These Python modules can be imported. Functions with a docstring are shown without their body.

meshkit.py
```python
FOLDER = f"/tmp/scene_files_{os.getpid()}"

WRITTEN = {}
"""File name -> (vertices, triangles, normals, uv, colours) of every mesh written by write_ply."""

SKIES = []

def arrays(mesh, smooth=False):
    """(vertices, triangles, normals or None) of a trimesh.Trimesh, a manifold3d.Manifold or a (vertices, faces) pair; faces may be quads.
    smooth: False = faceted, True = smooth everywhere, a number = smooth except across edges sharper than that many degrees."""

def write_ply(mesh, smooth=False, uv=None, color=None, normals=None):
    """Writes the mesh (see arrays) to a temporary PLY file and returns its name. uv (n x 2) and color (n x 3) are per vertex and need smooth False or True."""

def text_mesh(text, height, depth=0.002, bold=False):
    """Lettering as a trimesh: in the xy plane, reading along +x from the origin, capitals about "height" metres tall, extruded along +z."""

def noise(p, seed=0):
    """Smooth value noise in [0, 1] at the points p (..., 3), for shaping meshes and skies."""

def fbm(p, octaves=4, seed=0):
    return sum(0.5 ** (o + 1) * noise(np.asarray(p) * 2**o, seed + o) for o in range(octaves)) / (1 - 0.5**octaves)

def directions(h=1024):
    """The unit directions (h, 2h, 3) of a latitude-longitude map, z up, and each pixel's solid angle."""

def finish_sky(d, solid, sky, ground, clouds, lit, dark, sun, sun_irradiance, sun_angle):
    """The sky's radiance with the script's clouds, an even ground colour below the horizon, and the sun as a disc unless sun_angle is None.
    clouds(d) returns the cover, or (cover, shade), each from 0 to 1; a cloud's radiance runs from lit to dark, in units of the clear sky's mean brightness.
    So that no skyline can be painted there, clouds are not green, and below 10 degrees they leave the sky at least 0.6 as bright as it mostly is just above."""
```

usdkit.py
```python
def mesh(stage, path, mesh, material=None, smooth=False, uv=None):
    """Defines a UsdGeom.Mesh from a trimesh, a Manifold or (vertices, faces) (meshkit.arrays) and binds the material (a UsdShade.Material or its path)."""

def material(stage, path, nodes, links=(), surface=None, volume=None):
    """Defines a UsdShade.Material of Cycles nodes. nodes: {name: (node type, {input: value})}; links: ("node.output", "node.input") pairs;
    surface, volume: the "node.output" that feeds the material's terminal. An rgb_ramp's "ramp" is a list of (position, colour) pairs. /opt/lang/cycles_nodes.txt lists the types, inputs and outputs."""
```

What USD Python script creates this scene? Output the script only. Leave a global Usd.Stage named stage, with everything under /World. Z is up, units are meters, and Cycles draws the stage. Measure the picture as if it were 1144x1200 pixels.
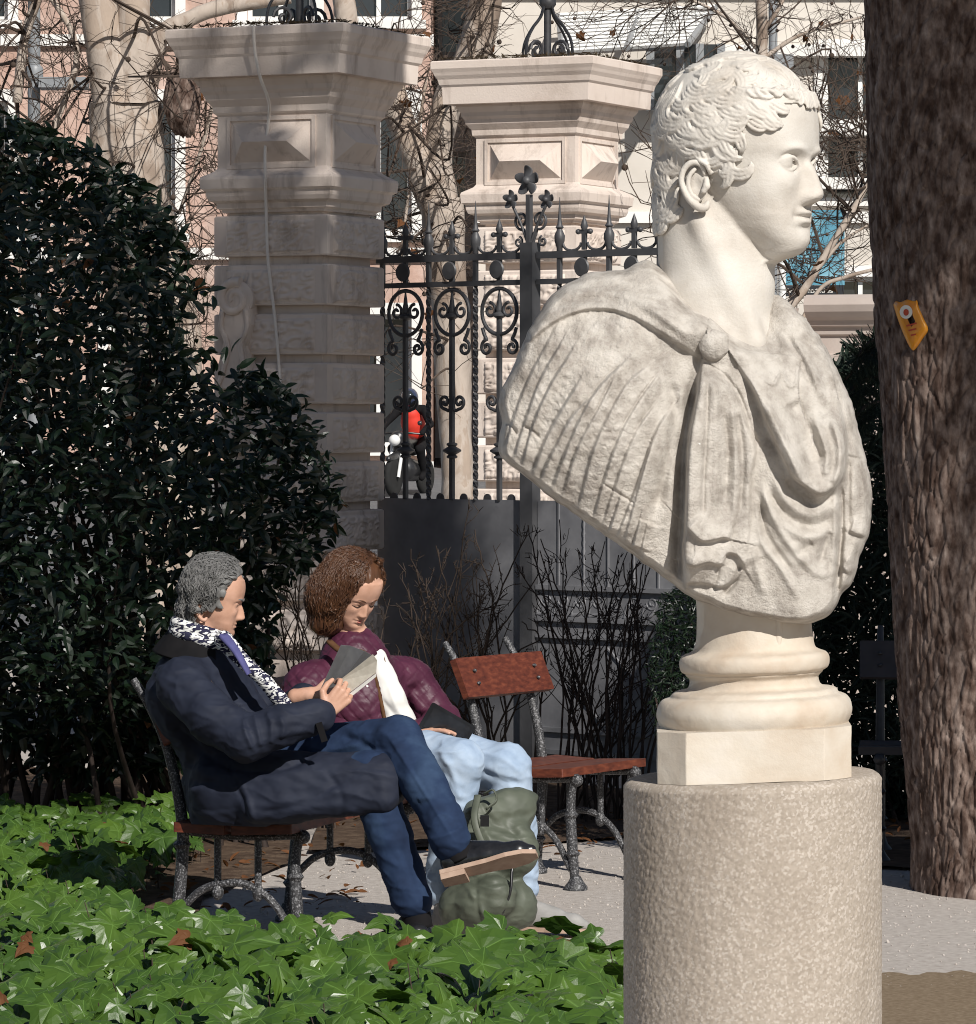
import math
import numpy as np, trimesh, usdkit, meshkit
from pxr import Usd, UsdGeom, UsdLux, UsdShade, Gf, Sdf, Vt
from scipy.spatial import cKDTree
from scipy.ndimage import map_coordinates
from shapely.geometry import Polygon

# ------------------------------------------------------------------ camera, sky, sun, exposure
stage = Usd.Stage.CreateInMemory()
UsdGeom.SetStageUpAxis(stage, UsdGeom.Tokens.z)
UsdGeom.SetStageMetersPerUnit(stage, 1.0)
UsdGeom.Xform.Define(stage, '/World')
FPX, HZ, H = 5000.0, 490.0, 1.70            # focal length and horizon in photograph pixels, eye height in metres
EXPOSURE = 0.2
SUN_AZ, SUN_EL = math.radians(24.0), math.radians(36.0)      # azimuth: right of straight behind the camera
cam = UsdGeom.Camera.Define(stage, '/World/camera')
cam.CreateHorizontalApertureAttr(36.0); cam.CreateVerticalApertureAttr(36.0 * 1200 / 1144)
cam.CreateFocalLengthAttr(36.0 * FPX / 1144)
cam.CreateVerticalApertureOffsetAttr(-(600 - HZ) / 1144 * 36.0)
cam.CreateClippingRangeAttr(Gf.Vec2f(0.1, 2000)); cam.CreateExposureAttr(EXPOSURE)
cam.AddTranslateOp().Set(Gf.Vec3d(0, 0, H)); cam.AddRotateXOp().Set(90.0)
TOSUN = np.array([math.sin(SUN_AZ) * math.cos(SUN_EL), -math.cos(SUN_AZ) * math.cos(SUN_EL), math.sin(SUN_EL)])
sky_m = usdkit.material(stage, '/World/Looks/sky', {
    's': ('sky_texture', {'sky_type': 'single_scattering', 'sun_disc': False, 'sun_elevation': SUN_EL,
                          'sun_rotation': math.atan2(TOSUN[0], TOSUN[1]), 'altitude': 600.0}),
    'b': ('background_shader', {'strength': 0.05})}, [('s.color', 'b.color')], surface='b.background')
dome = UsdLux.DomeLight.Define(stage, '/World/sky')
UsdShade.MaterialBindingAPI.Apply(dome.GetPrim()).Bind(sky_m)
dome.GetPrim().SetCustomDataByKey('kind', 'structure')
sun = UsdLux.DistantLight.Define(stage, '/World/sun')
sun.CreateIntensityAttr(1.25); sun.CreateNormalizeAttr(True); sun.CreateAngleAttr(0.5); sun.CreateColorAttr(Gf.Vec3f(1.0, 0.96, 0.90))
sun.AddRotateZOp().Set(math.degrees(SUN_AZ)); sun.AddRotateXOp().Set(90.0 - math.degrees(SUN_EL))

# ------------------------------------------------------------------ scene helpers
LOC, USED = {}, {}
def numbered(parent, name):
    k = USED.setdefault(parent, {}); n = k.get(name, 0); k[name] = n + 1
    return name if n == 0 else f'{name}_{n:03d}'
def tag(prim, label=None, cat=None, group=None, kind=None):
    for k, v in (('label', label), ('category', cat), ('group', group), ('kind', kind)):
        if v: prim.SetCustomDataByKey(k, v)
    return prim
def thing(name, label, cat, loc=(0, 0, 0), group=None, kind=None):
    p = '/World/' + numbered('/World', name)
    x = UsdGeom.Xform.Define(stage, p); x.AddTranslateOp().Set(Gf.Vec3d(*map(float, loc)))
    LOC[p] = np.asarray(loc, float)
    tag(x.GetPrim(), label, cat, group, kind)
    return p
def va(mesh):
    if hasattr(mesh, 'to_mesh') or isinstance(mesh, (tuple, list)):
        v, f, _ = meshkit.arrays(mesh); return np.asarray(v, float), np.asarray(f, int)
    return np.asarray(mesh.vertices, float), np.asarray(mesh.faces, int)
def cat(ms):
    vs, fs, n = [], [], 0
    for m in ms:
        v, f = va(m); vs.append(v); fs.append(f + n); n += len(v)
    return (np.vstack(vs), np.vstack(fs))
def obj(name, mesh, mat, parent=None, smooth=False, label=None, cat_=None, group=None, kind=None, vary=None):
    """One Mesh; coordinates are world coordinates, shifted to the place of the thing it belongs to."""
    parent = parent or '/World'
    p = parent + '/' + numbered(parent, name)
    root = '/'.join(p.split('/')[:3])
    v, f = va(mesh)
    v = v - LOC.get(root, np.zeros(3))
    usdkit.mesh(stage, p, (v, f), M[mat] if isinstance(mat, str) else mat, smooth=smooth)
    prim = stage.GetPrimAtPath(p)
    if vary is not None:
        UsdGeom.PrimvarsAPI(prim).CreatePrimvar('vein', Sdf.ValueTypeNames.FloatArray, 'vertex').Set(Vt.FloatArray.FromNumpy(np.asarray(vary, np.float32)))
    tag(prim, label, cat_, group, kind)
    return p
def dup(src, loc, label, rotz=0.0, scale=1.0, group=None):
    a = stage.GetPrimAtPath(src); was = a.GetCustomData()
    p = '/World/' + numbered('/World', a.GetName())
    x = UsdGeom.Xform.Define(stage, p)
    x.AddTranslateOp().Set(Gf.Vec3d(*map(float, loc))); x.AddRotateZOp().Set(float(rotz)); x.AddScaleOp().Set(Gf.Vec3f(scale, scale, scale))
    x.GetPrim().GetReferences().AddInternalReference(a.GetPath()); x.GetPrim().SetInstanceable(True)
    tag(x.GetPrim(), label, was.get('category'), group or was.get('group'))
    return p
def scatter(path, proto_mesh, mat, pos, quat, scale, parent_label=None, cat_=None, kind='stuff', vary=None, group=None):
    """A PointInstancer of one small shape. quat: (n,4) w,x,y,z."""
    pi = UsdGeom.PointInstancer.Define(stage, path)
    pr = UsdGeom.Xform.Define(stage, path + '/protos')
    v, f = va(proto_mesh)
    usdkit.mesh(stage, path + '/protos/shape', (v, f), M[mat], smooth=False)
    if vary is not None:
        UsdGeom.PrimvarsAPI(stage.GetPrimAtPath(path + '/protos/shape')).CreatePrimvar('vein', Sdf.ValueTypeNames.FloatArray, 'vertex').Set(Vt.FloatArray.FromNumpy(np.asarray(vary, np.float32)))
    pi.CreatePrototypesRel().SetTargets([path + '/protos/shape'])
    pi.CreateProtoIndicesAttr(Vt.IntArray.FromNumpy(np.zeros(len(pos), np.int32)))
    pi.CreatePositionsAttr(Vt.Vec3fArray.FromNumpy(np.asarray(pos, np.float32)))
    q = [Gf.Quath(float(a), float(b), float(c), float(d)) for a, b, c, d in quat]
    pi.CreateOrientationsAttr(q)
    pi.CreateScalesAttr(Vt.Vec3fArray.FromNumpy(np.asarray(scale, np.float32)))
    tag(pi.GetPrim(), parent_label, cat_, group, kind)

def P(x, y, Y):
    """The point at distance Y that the photograph shows at pixel (x, y)."""
    return np.array([(x - 572) / FPX * Y, Y, H - (y - HZ) / FPX * Y])
def unit(v): v = np.asarray(v, float); return v / (np.linalg.norm(v) + 1e-12)
RNG = np.random.default_rng(7)

# ------------------------------------------------------------------ shapes
def box(lo, hi):
    m = trimesh.creation.box(np.subtract(hi, lo)); m.apply_translation((np.add(lo, hi)) / 2); return (np.array(m.vertices), np.array(m.faces))
def frame_box(c, ax, ay, az, half):
    """Box with centre c, unit axes and half sizes."""
    m = trimesh.creation.box([2, 2, 2]); v = np.array(m.vertices) * np.asarray(half)
    return (np.asarray(c) + v[:, :1] * ax + v[:, 1:2] * ay + v[:, 2:] * az, np.array(m.faces))
def spline(pts, n=8):
    """Catmull-Rom through the points."""
    p = np.asarray(pts, float)
    if len(p) < 3:
        t = np.linspace(0, 1, n + 1)[:, None]; return p[0] * (1 - t) + p[-1] * t
    q = np.vstack([2 * p[0] - p[1], p, 2 * p[-1] - p[-2]])
    out = []
    t = np.linspace(0, 1, n, endpoint=False)[:, None]
    for i in range(len(p) - 1):
        a, b, c, d = q[i:i + 4]
        out.append(.5 * ((2 * b) + (-a + c) * t + (2 * a - 5 * b + 4 * c - d) * t ** 2 + (-a + 3 * b - 3 * c + d) * t ** 3))
    out.append(p[-1:])
    return np.vstack(out)
def tube(pts, r, n=8, caps=True, flat=None, flat_dir=None):
    """Sweep along a polyline with radius r (number or one for each point). flat: squeeze along flat_dir."""
    p = np.asarray(pts, float); m = len(p)
    r = np.broadcast_to(np.asarray(r, float), (m,))
    t = np.gradient(p, axis=0); t /= np.linalg.norm(t, axis=1, keepdims=True) + 1e-12
    ref = np.array([0, 0, 1.0]) if abs(t[0][2]) < .9 else np.array([1.0, 0, 0])
    if flat_dir is not None: ref = np.asarray(flat_dir, float)
    a = np.zeros_like(p); prev = None
    for i in range(m):
        x = ref - t[i] * (ref @ t[i]) if (prev is None or flat_dir is not None) else prev - t[i] * (prev @ t[i])
        nx = np.linalg.norm(x); x = x / nx if nx > 1e-6 else unit(np.cross(t[i], [.3, .5, .8])); a[i] = x; prev = x
    b = np.cross(t, a)
    th = np.arange(n) / n * 2 * np.pi
    fl = 1.0 if flat is None else flat
    v = p[:, None] + r[:, None, None] * (np.cos(th)[None, :, None] * a[:, None] * fl + np.sin(th)[None, :, None] * b[:, None])
    v = v.reshape(-1, 3)
    i, j = np.meshgrid(np.arange(m - 1), np.arange(n), indexing='ij'); j2 = (j + 1) % n
    A, B, C, D = i * n + j, i * n + j2, (i + 1) * n + j2, (i + 1) * n + j
    f = np.vstack([np.stack([A, B, C], -1).reshape(-1, 3), np.stack([A, C, D], -1).reshape(-1, 3)])
    if caps:
        k = np.arange(1, n - 1)
        f = np.vstack([f, np.stack([0 * k, k + 1, k], 1), (m - 1) * n + np.stack([0 * k, k, k + 1], 1)])
    return (v, f)
def lathe(profile, c, n=48, axis=None):
    """profile: (radius, height) pairs from the bottom up, turned about the vertical through c."""
    pr = np.asarray(profile, float); th = np.arange(n) / n * 2 * np.pi
    v = np.stack([np.cos(th)[None] * pr[:, :1], np.sin(th)[None] * pr[:, :1], np.repeat(pr[:, 1:], n, 1)], -1)
    m = len(pr); v = v.reshape(-1, 3)
    if axis is not None:
        az = unit(axis); ax = unit(np.cross(az, [.31, .2, .93] if abs(az[2]) < .9 else [1, 0, 0])); ay = np.cross(az, ax)
        v = v[:, :1] * ax + v[:, 1:2] * ay + v[:, 2:] * az
    v = v + np.asarray(c)
    i, j = np.meshgrid(np.arange(m - 1), np.arange(n), indexing='ij'); j2 = (j + 1) % n
    A, B, C, D = i * n + j, i * n + j2, (i + 1) * n + j2, (i + 1) * n + j
    f = np.vstack([np.stack([A, B, C], -1).reshape(-1, 3), np.stack([A, C, D], -1).reshape(-1, 3)])
    k = np.arange(1, n - 1)
    f = np.vstack([f, np.stack([0 * k, k + 1, k], 1), (m - 1) * n + np.stack([0 * k, k, k + 1], 1)])
    return (v, f)
def prism(poly, o, ax, ay, az, depth):
    """Extrude a 2D polygon (list of points) lying in axes ax, ay at o by depth along az."""
    g = poly if hasattr(poly, 'exterior') else Polygon(poly)
    m = trimesh.creation.extrude_polygon(g if g.is_valid else g.buffer(0), depth, engine='earcut')
    v = np.array(m.vertices)
    return (np.asarray(o) + v[:, :1] * ax + v[:, 1:2] * ay + v[:, 2:] * az, np.array(m.faces))
def grid_faces(m, n, closed=False):
    i, j = np.meshgrid(np.arange(m - 1), np.arange(n if closed else n - 1), indexing='ij'); j2 = (j + 1) % n
    A, B, C, D = i * n + j, i * n + j2, (i + 1) * n + j2, (i + 1) * n + j
    return np.vstack([np.stack([A, B, C], -1).reshape(-1, 3), np.stack([A, C, D], -1).reshape(-1, 3)])
def seg_dist(q, poly):
    """Distance from 2D points q to a polyline, the sign of the side, and the position along it (0..1)."""
    p = np.asarray(poly, float); best = np.full(len(q), 1e9); side = np.zeros(len(q)); along = np.zeros(len(q))
    L = np.concatenate([[0], np.cumsum(np.linalg.norm(np.diff(p, axis=0), axis=1))]); L /= L[-1]
    for k in range(len(p) - 1):
        d = p[k + 1] - p[k]; w = q - p[k]
        t = np.clip((w @ d) / (d @ d + 1e-12), 0, 1)
        e = w - t[:, None] * d
        dist = np.hypot(e[:, 0], e[:, 1])
        m = dist < best
        best[m] = dist[m]; side[m] = np.sign(d[0] * w[m, 1] - d[1] * w[m, 0]); along[m] = L[k] + t[m] * (L[k + 1] - L[k])
    return best, side, along
def relief(q, marks):
    """Carved height at 2D points q. marks: (kind, points, width, height[, width2]). kinds: 'ridge' gaussian; 'step' rises on the right-hand side of travel and fades over width2."""
    out = np.zeros(len(q))
    for mk_ in marks:
        kind, pts, w, hgt = mk_[:4]; w2 = mk_[4] if len(mk_) > 4 else 6 * w
        c = spline(pts, 6)
        reach = max(w2 * 2.5, w * 3.5)
        lo, hi = c.min(0) - reach, c.max(0) + reach
        idx = np.nonzero(((q > lo) & (q < hi)).all(1))[0]
        if not len(idx): continue
        d, s, al = seg_dist(q[idx], c)
        ends = np.clip(np.minimum(al, 1 - al) / .12, 0, 1); ends = .25 + .75 * ends * ends * (3 - 2 * ends)
        if kind == 'ridge': out[idx] += hgt * np.exp(-(d / w) ** 2) * ends
        else:
            sd = d * s
            rise = 1 / (1 + np.exp(-np.clip(sd / w * 4, -30, 30)))
            out[idx] += hgt * rise * np.exp(-(np.maximum(sd, 0) / w2) ** 2) * ends
    return out

# ------------------------------------------------------------------ solid modelling on a grid of distances
class Field:
    def __init__(s, lo, hi, h):
        s.lo, s.h = np.asarray(lo, float), h
        s.n = np.ceil((np.asarray(hi) - s.lo) / h).astype(int) + 1
        s.D = np.full(s.n, .05, np.float32)
    def window(s, lo, hi):
        a = np.clip(np.floor((lo - s.lo) / s.h).astype(int), 0, s.n - 1); b = np.clip(np.ceil((hi - s.lo) / s.h).astype(int) + 1, 1, s.n)
        sl = tuple(slice(i, j) for i, j in zip(a, b))
        g = np.meshgrid(*[s.lo[k] + s.h * np.arange(a[k], b[k]) for k in range(3)], indexing='ij', sparse=True)
        return sl, g
    def blend(s, sl, d, k):
        a = s.D[sl]
        if k <= 0: s.D[sl] = np.minimum(a, d); return
        h = np.clip(.5 + .5 * (a - d) / k, 0, 1); s.D[sl] = a * (1 - h) + d * h - k * h * (1 - h)
    def carve(s, sl, d, k):
        a = s.D[sl]; d = -d
        h = np.clip(.5 - .5 * (a - d) / max(k, 1e-6), 0, 1); s.D[sl] = a * (1 - h) + d * h + k * h * (1 - h)
    def cone(s, a, b, ra, rb, k=.01, cut=False):
        a, b = np.asarray(a, float), np.asarray(b, float); r = max(ra, rb) + 2.2 * k + 2 * s.h
        sl, (x, y, z) = s.window(np.minimum(a, b) - r, np.maximum(a, b) + r)
        d = b - a; dd = d @ d + 1e-12
        t = np.clip(((x - a[0]) * d[0] + (y - a[1]) * d[1] + (z - a[2]) * d[2]) / dd, 0, 1)
        dist = np.sqrt((x - a[0] - t * d[0]) ** 2 + (y - a[1] - t * d[1]) ** 2 + (z - a[2] - t * d[2]) ** 2) - (ra + (rb - ra) * t)
        (s.carve if cut else s.blend)(sl, dist.astype(np.float32), k)
    def chain(s, pts, rs, k=.01, cut=False):
        for i in range(len(pts) - 1): s.cone(pts[i], pts[i + 1], rs[i], rs[i + 1], k, cut)
    def ell(s, c, r, axes=None, k=.01, cut=False):
        c, r = np.asarray(c, float), np.asarray(r, float); R = np.eye(3) if axes is None else np.asarray(axes, float)
        e = np.sqrt(((R * r[:, None]) ** 2).sum(0)) + 2.2 * k + 2 * s.h
        sl, (x, y, z) = s.window(c - e, c + e)
        x, y, z = x - c[0], y - c[1], z - c[2]
        q = [(x * R[i, 0] + y * R[i, 1] + z * R[i, 2]) for i in range(3)]
        k0 = np.sqrt(sum((q[i] / r[i]) ** 2 for i in range(3))); k1 = np.sqrt(sum((q[i] / r[i] ** 2) ** 2 for i in range(3))) + 1e-9
        (s.carve if cut else s.blend)(sl, (k0 * (k0 - 1) / k1).astype(np.float32), k)
    def at(s, p):
        return map_coordinates(s.D, ((np.asarray(p) - s.lo) / s.h).T, order=1, mode='nearest')
    def normal(s, p):
        e = s.h; g = np.stack([s.at(p + e * np.eye(3)[i]) - s.at(p - e * np.eye(3)[i]) for i in range(3)], 1)
        return g / (np.linalg.norm(g, axis=1, keepdims=True) + 1e-9)
    def snap(s, p, level=0.0, n=8):
        p = np.array(p, float)
        for _ in range(n): p = p - s.normal(p) * np.clip(s.at(p) - level, -.03, .03)[:, None]
        return p
    def mesh(s, relax=1):
        D = s.D; neg = D < 0; nx, ny, nz = D.shape
        corner = [(i, j, k) for i in (0, 1) for j in (0, 1) for k in (0, 1)]
        cnt = np.zeros((nx - 1, ny - 1, nz - 1), np.int8)
        for i, j, k in corner: cnt += neg[i:nx - 1 + i, j:ny - 1 + j, k:nz - 1 + k]
        cells = np.argwhere((cnt > 0) & (cnt < 8))
        vals = np.stack([D[cells[:, 0] + i, cells[:, 1] + j, cells[:, 2] + k] for i, j, k in corner], 1)
        pos, num = np.zeros((len(cells), 3)), np.zeros(len(cells))
        for a in range(8):
            for b in range(a + 1, 8):
                ca, cb = np.array(corner[a]), np.array(corner[b])
                if abs(ca - cb).sum() != 1: continue
                va_, vb = vals[:, a], vals[:, b]; m = (va_ < 0) != (vb < 0)
                t = va_[m] / (va_[m] - vb[m]); pos[m] += ca + t[:, None] * (cb - ca); num[m] += 1
        v = s.lo + s.h * (cells + pos / num[:, None])
        idx = np.full((nx - 1, ny - 1, nz - 1), -1, np.int32); idx[tuple(cells.T)] = np.arange(len(cells))
        F = []
        for ax in range(3):
            sh = [slice(None)] * 3; sa, sb = list(sh), list(sh); sa[ax], sb[ax] = slice(0, -1), slice(1, None)
            A, B = neg[tuple(sa)], neg[tuple(sb)]
            e = np.argwhere(A != B)
            o1, o2 = (ax + 1) % 3, (ax + 2) % 3
            e = e[(e[:, o1] > 0) & (e[:, o2] > 0) & (e[:, o1] < D.shape[o1] - 1) & (e[:, o2] < D.shape[o2] - 1)]
            u, w = np.zeros(3, int), np.zeros(3, int); u[o1] = 1; w[o2] = 1
            q = np.stack([idx[tuple((e - u - w).T)], idx[tuple((e - w).T)], idx[tuple(e.T)], idx[tuple((e - u).T)]], 1)
            fl = ~A[tuple(e.T)]; q[fl] = q[fl][:, ::-1]
            F.append(q)
        q = np.vstack(F); q = q[(q >= 0).all(1)]
        f = np.vstack([q[:, [0, 1, 2]], q[:, [0, 2, 3]]])
        if relax:
            n = len(v)
            e = np.vstack([q[:, [0, 1]], q[:, [1, 2]], q[:, [2, 3]], q[:, [3, 0]]])
            for lam in [.5, -.52] * relax:
                acc, c = np.zeros((n, 3)), np.zeros(n)
                for k in range(3): acc[:, k] = np.bincount(e[:, 0], v[e[:, 1], k], n) + np.bincount(e[:, 1], v[e[:, 0], k], n)
                c = np.bincount(e[:, 0], minlength=n) + np.bincount(e[:, 1], minlength=n)
                v = v + lam * (acc / np.maximum(c, 1)[:, None] - v)
        return v, f
def vnormals(v, f):
    return meshkit.arrays((v, f), True)[2]

# ------------------------------------------------------------------ materials
M = {}
def mk(name, cols, scale=8.0, detail=5.0, rough=.8, bump=0.0, bscale=60.0, bdist=.004, spec=.3, stretch=None, metal=0.0, island=0.0, sheen=0.0, distort=0.0,
       translucent=None, coat=0.0, kind='noise', bkind='noise', vein=None, grime=None):
    """A procedural surface: a colour ramp over noise at world positions, with fine bump."""
    n = {'g': ('geometry', {}), 'm': ('mapping', {'scale': stretch or (1, 1, 1)}), 'p': ('principled_bsdf', {'roughness': rough, 'specular_ior_level': spec, 'metallic': metal, 'sheen_weight': sheen, 'coat_weight': coat}),
         'r': ('rgb_ramp', {'ramp': cols if np.ndim(cols[0][-1]) else [(i / max(1, len(cols) - 1), c) for i, c in enumerate(cols)]})}
    L = [('g.position', 'm.vector')]
    if kind == 'noise':
        n['t'] = ('noise_texture', {'scale': scale, 'detail': detail, 'distortion': distort, 'roughness': .6}); src = 't.fac'
    else:
        n['t'] = ('voronoi_texture', {'scale': scale}); src = 't.color'
    L.append(('m.vector', 't.vector'))
    if kind != 'noise':
        n['bw'] = ('rgb_to_bw', {}); L.append(('t.color', 'bw.color')); src = 'bw.val'
    if island:
        n['mx'] = ('mix_float', {'fac': island}); L += [(src, 'mx.a'), ('g.random_per_island', 'mx.b')]; src = 'mx.result'
    n['k'] = ('map_range', {'from_min': .25 if not island else .1, 'from_max': .75 if not island else .9, 'to_min': 0.0, 'to_max': 1.0, 'clamp': True})
    L += [(src, 'k.value'), ('k.result', 'r.fac')]
    col = 'r.color'
    if vein is not None:
        n['va'] = ('attribute', {'attribute': 'vein'}); n['vr'] = ('map_range', {'from_min': .86, 'from_max': 1.0, 'to_min': 0.0, 'to_max': .8, 'clamp': True})
        n['vm'] = ('mix', {'color2': vein}); L += [('va.fac', 'vr.value'), ('vr.result', 'vm.fac'), (col, 'vm.color1')]; col = 'vm.color'
    if grime is not None:      # stains: (colour, scale, stretch, from, to)
        n['gm'] = ('mapping', {'scale': grime[2]}); n['gt'] = ('noise_texture', {'scale': grime[1], 'detail': 9.0, 'roughness': .7}); n['gr'] = ('map_range', {'from_min': grime[3], 'from_max': grime[4], 'to_min': 0.0, 'to_max': .85, 'clamp': True}); n['gx'] = ('mix', {'color2': grime[0]})
        L += [('g.position', 'gm.vector'), ('gm.vector', 'gt.vector'), ('gt.fac', 'gr.value'), ('gr.result', 'gx.fac'), (col, 'gx.color1')]; col = 'gx.color'
    L.append((col, 'p.base_color'))
    if bump:
        if bkind == 'noise':
            n['bt'] = ('noise_texture', {'scale': bscale, 'detail': 5.0, 'roughness': .65}); bs = 'bt.fac'
        else:
            n['bt'] = ('voronoi_texture', {'scale': bscale}); bs = 'bt.distance'
        n['b'] = ('bump', {'strength': bump, 'distance': bdist}); L += [('m.vector', 'bt.vector'), (bs, 'b.height'), ('b.normal', 'p.normal')]
    out = 'p.BSDF'
    if translucent:
        n['tl'] = ('translucent_bsdf', {}); n['tc'] = ('mix', {'mix_type': 'multiply', 'fac': 1.0, 'color2': (1.3, 1.5, .6)})
        n['mc'] = ('mix_closure', {'fac': translucent}); L += [(col, 'tc.color1'), ('tc.color', 'tl.color'), ('p.BSDF', 'mc.closure1'), ('tl.BSDF', 'mc.closure2')]; out = 'mc.closure'
    M[name] = usdkit.material(stage, '/World/Looks/' + name, n, L, surface=out)

# ------------------------------------------------------------------ looks
mk('marble', [(0, (.38, .34, .29)), (.35, (.48, .44, .39)), (.6, (.535, .50, .45)), (1, (.58, .55, .505))], scale=14, detail=10, rough=.65, bump=.45, bscale=260, bdist=.0015, spec=.3)
mk('marble_worn', [(0, (.26, .235, .205)), (.35, (.395, .36, .32)), (.6, (.475, .44, .395)), (1, (.54, .505, .46))], scale=38, detail=12, rough=.8, bump=.8, bscale=330, bdist=.003, spec=.15, grime=((.17, .145, .125), 17, (1, 1, .75), .50, .72))
mk('marble_socle', [(0, (.40, .30, .215)), (.4, (.49, .42, .34)), (.7, (.54, .485, .41)), (1, (.58, .535, .475))], scale=9, detail=8, rough=.6, bump=.3, bscale=200, bdist=.0015, spec=.3)
mk('pebble_concrete', [(0, (.31, .265, .218)), (.5, (.345, .297, .248)), (.85, (.365, .316, .266)), (1, (.43, .38, .33))], scale=330, kind='voronoi', grime=((.23, .19, .15), 7, (1, 1, .35), .48, .78), rough=.85, bump=.5, bscale=420, bdist=.001, spec=.2)
mk('pillar_stone', [(0, (.47, .39, .335)), (.4, (.60, .515, .455)), (1, (.66, .58, .52))], scale=3.2, detail=9, rough=.85, bump=.5, bscale=90, bdist=.003, spec=.2, grime=((.22, .17, .14), 5, (1.6, 1.6, .3), .52, .78))
mk('wall_stone', [(0, (.36, .30, .27)), (1, (.47, .41, .37))], scale=2.5, detail=8, rough=.85, bump=.3, bscale=90, bdist=.002, spec=.2)
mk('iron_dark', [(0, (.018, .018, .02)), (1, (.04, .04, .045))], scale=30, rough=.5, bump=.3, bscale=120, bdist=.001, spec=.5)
mk('gate_bar', [(0, (.035, .035, .038)), (1, (.075, .075, .08))], scale=9, detail=8, rough=.5, bump=.2, bscale=80, bdist=.001, spec=.5)
mk('gate_paint', [(0, (.11, .11, .12)), (.6, (.165, .165, .175)), (1, (.21, .21, .22))], scale=7, detail=8, rough=.5, bump=.2, bscale=80, bdist=.001, spec=.5)
mk('cast_iron_worn', [(0, (.012, .012, .014)), (.55, (.03, .03, .032)), (.75, (.22, .22, .23)), (1, (.38, .38, .38))], scale=170, detail=10, rough=.55, bump=.5, bscale=200, bdist=.002, spec=.5)
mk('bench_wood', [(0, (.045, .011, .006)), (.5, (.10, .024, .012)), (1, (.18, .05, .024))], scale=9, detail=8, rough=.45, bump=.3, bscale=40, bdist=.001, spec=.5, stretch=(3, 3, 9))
mk('bench_wood_shaded', [(0, (.02, .018, .02)), (1, (.05, .045, .05))], scale=9, rough=.55, spec=.4)  # bench wood with the deep shade put into its colour
mk('gravel', [(0, (.30, .265, .235)), (.5, (.42, .38, .345)), (1, (.52, .48, .44))], scale=34, detail=12, rough=.95, bump=.7, bscale=170, bdist=.006, spec=.1)
mk('soil', [(0, (.045, .03, .022)), (.5, (.09, .062, .045)), (1, (.16, .115, .08))], scale=16, detail=12, rough=.97, bump=.8, bscale=90, bdist=.01, spec=.05)
mk('sand', [(0, (.13, .095, .06)), (.5, (.20, .15, .10)), (1, (.28, .22, .155))], scale=60, detail=12, rough=.95, bump=.6, bscale=240, bdist=.004, spec=.1)
mk('asphalt', [(0, (.09, .09, .095)), (1, (.16, .16, .165))], scale=6, detail=10, rough=.9, spec=.2)
mk('pine_bark', [(0, (.025, .014, .010)), (.35, (.085, .056, .045)), (.7, (.21, .158, .134)), (1, (.36, .295, .26))], scale=26, detail=12, rough=.95, bump=.6, bscale=160, bdist=.004, spec=.1, stretch=(1, 1, .5))
mk('plane_bark', [(0, (.15, .11, .085)), (.34, (.26, .205, .165)), (.44, (.35, .295, .25)), (.60, (.41, .35, .30)), (.68, (.33, .265, .215)), (1, (.37, .295, .235))], scale=5.0, detail=12, distort=.6, rough=.9, bump=.5, bscale=45, bdist=.006, spec=.15, stretch=(1, 1, .4))
mk('twig_bark', [(0, (.03, .022, .018)), (1, (.10, .075, .06))], scale=5, rough=.9, spec=.1)
mk('shrub_stem', [(0, (.02, .014, .012)), (1, (.055, .04, .034))], scale=20, rough=.8, spec=.2)
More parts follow.
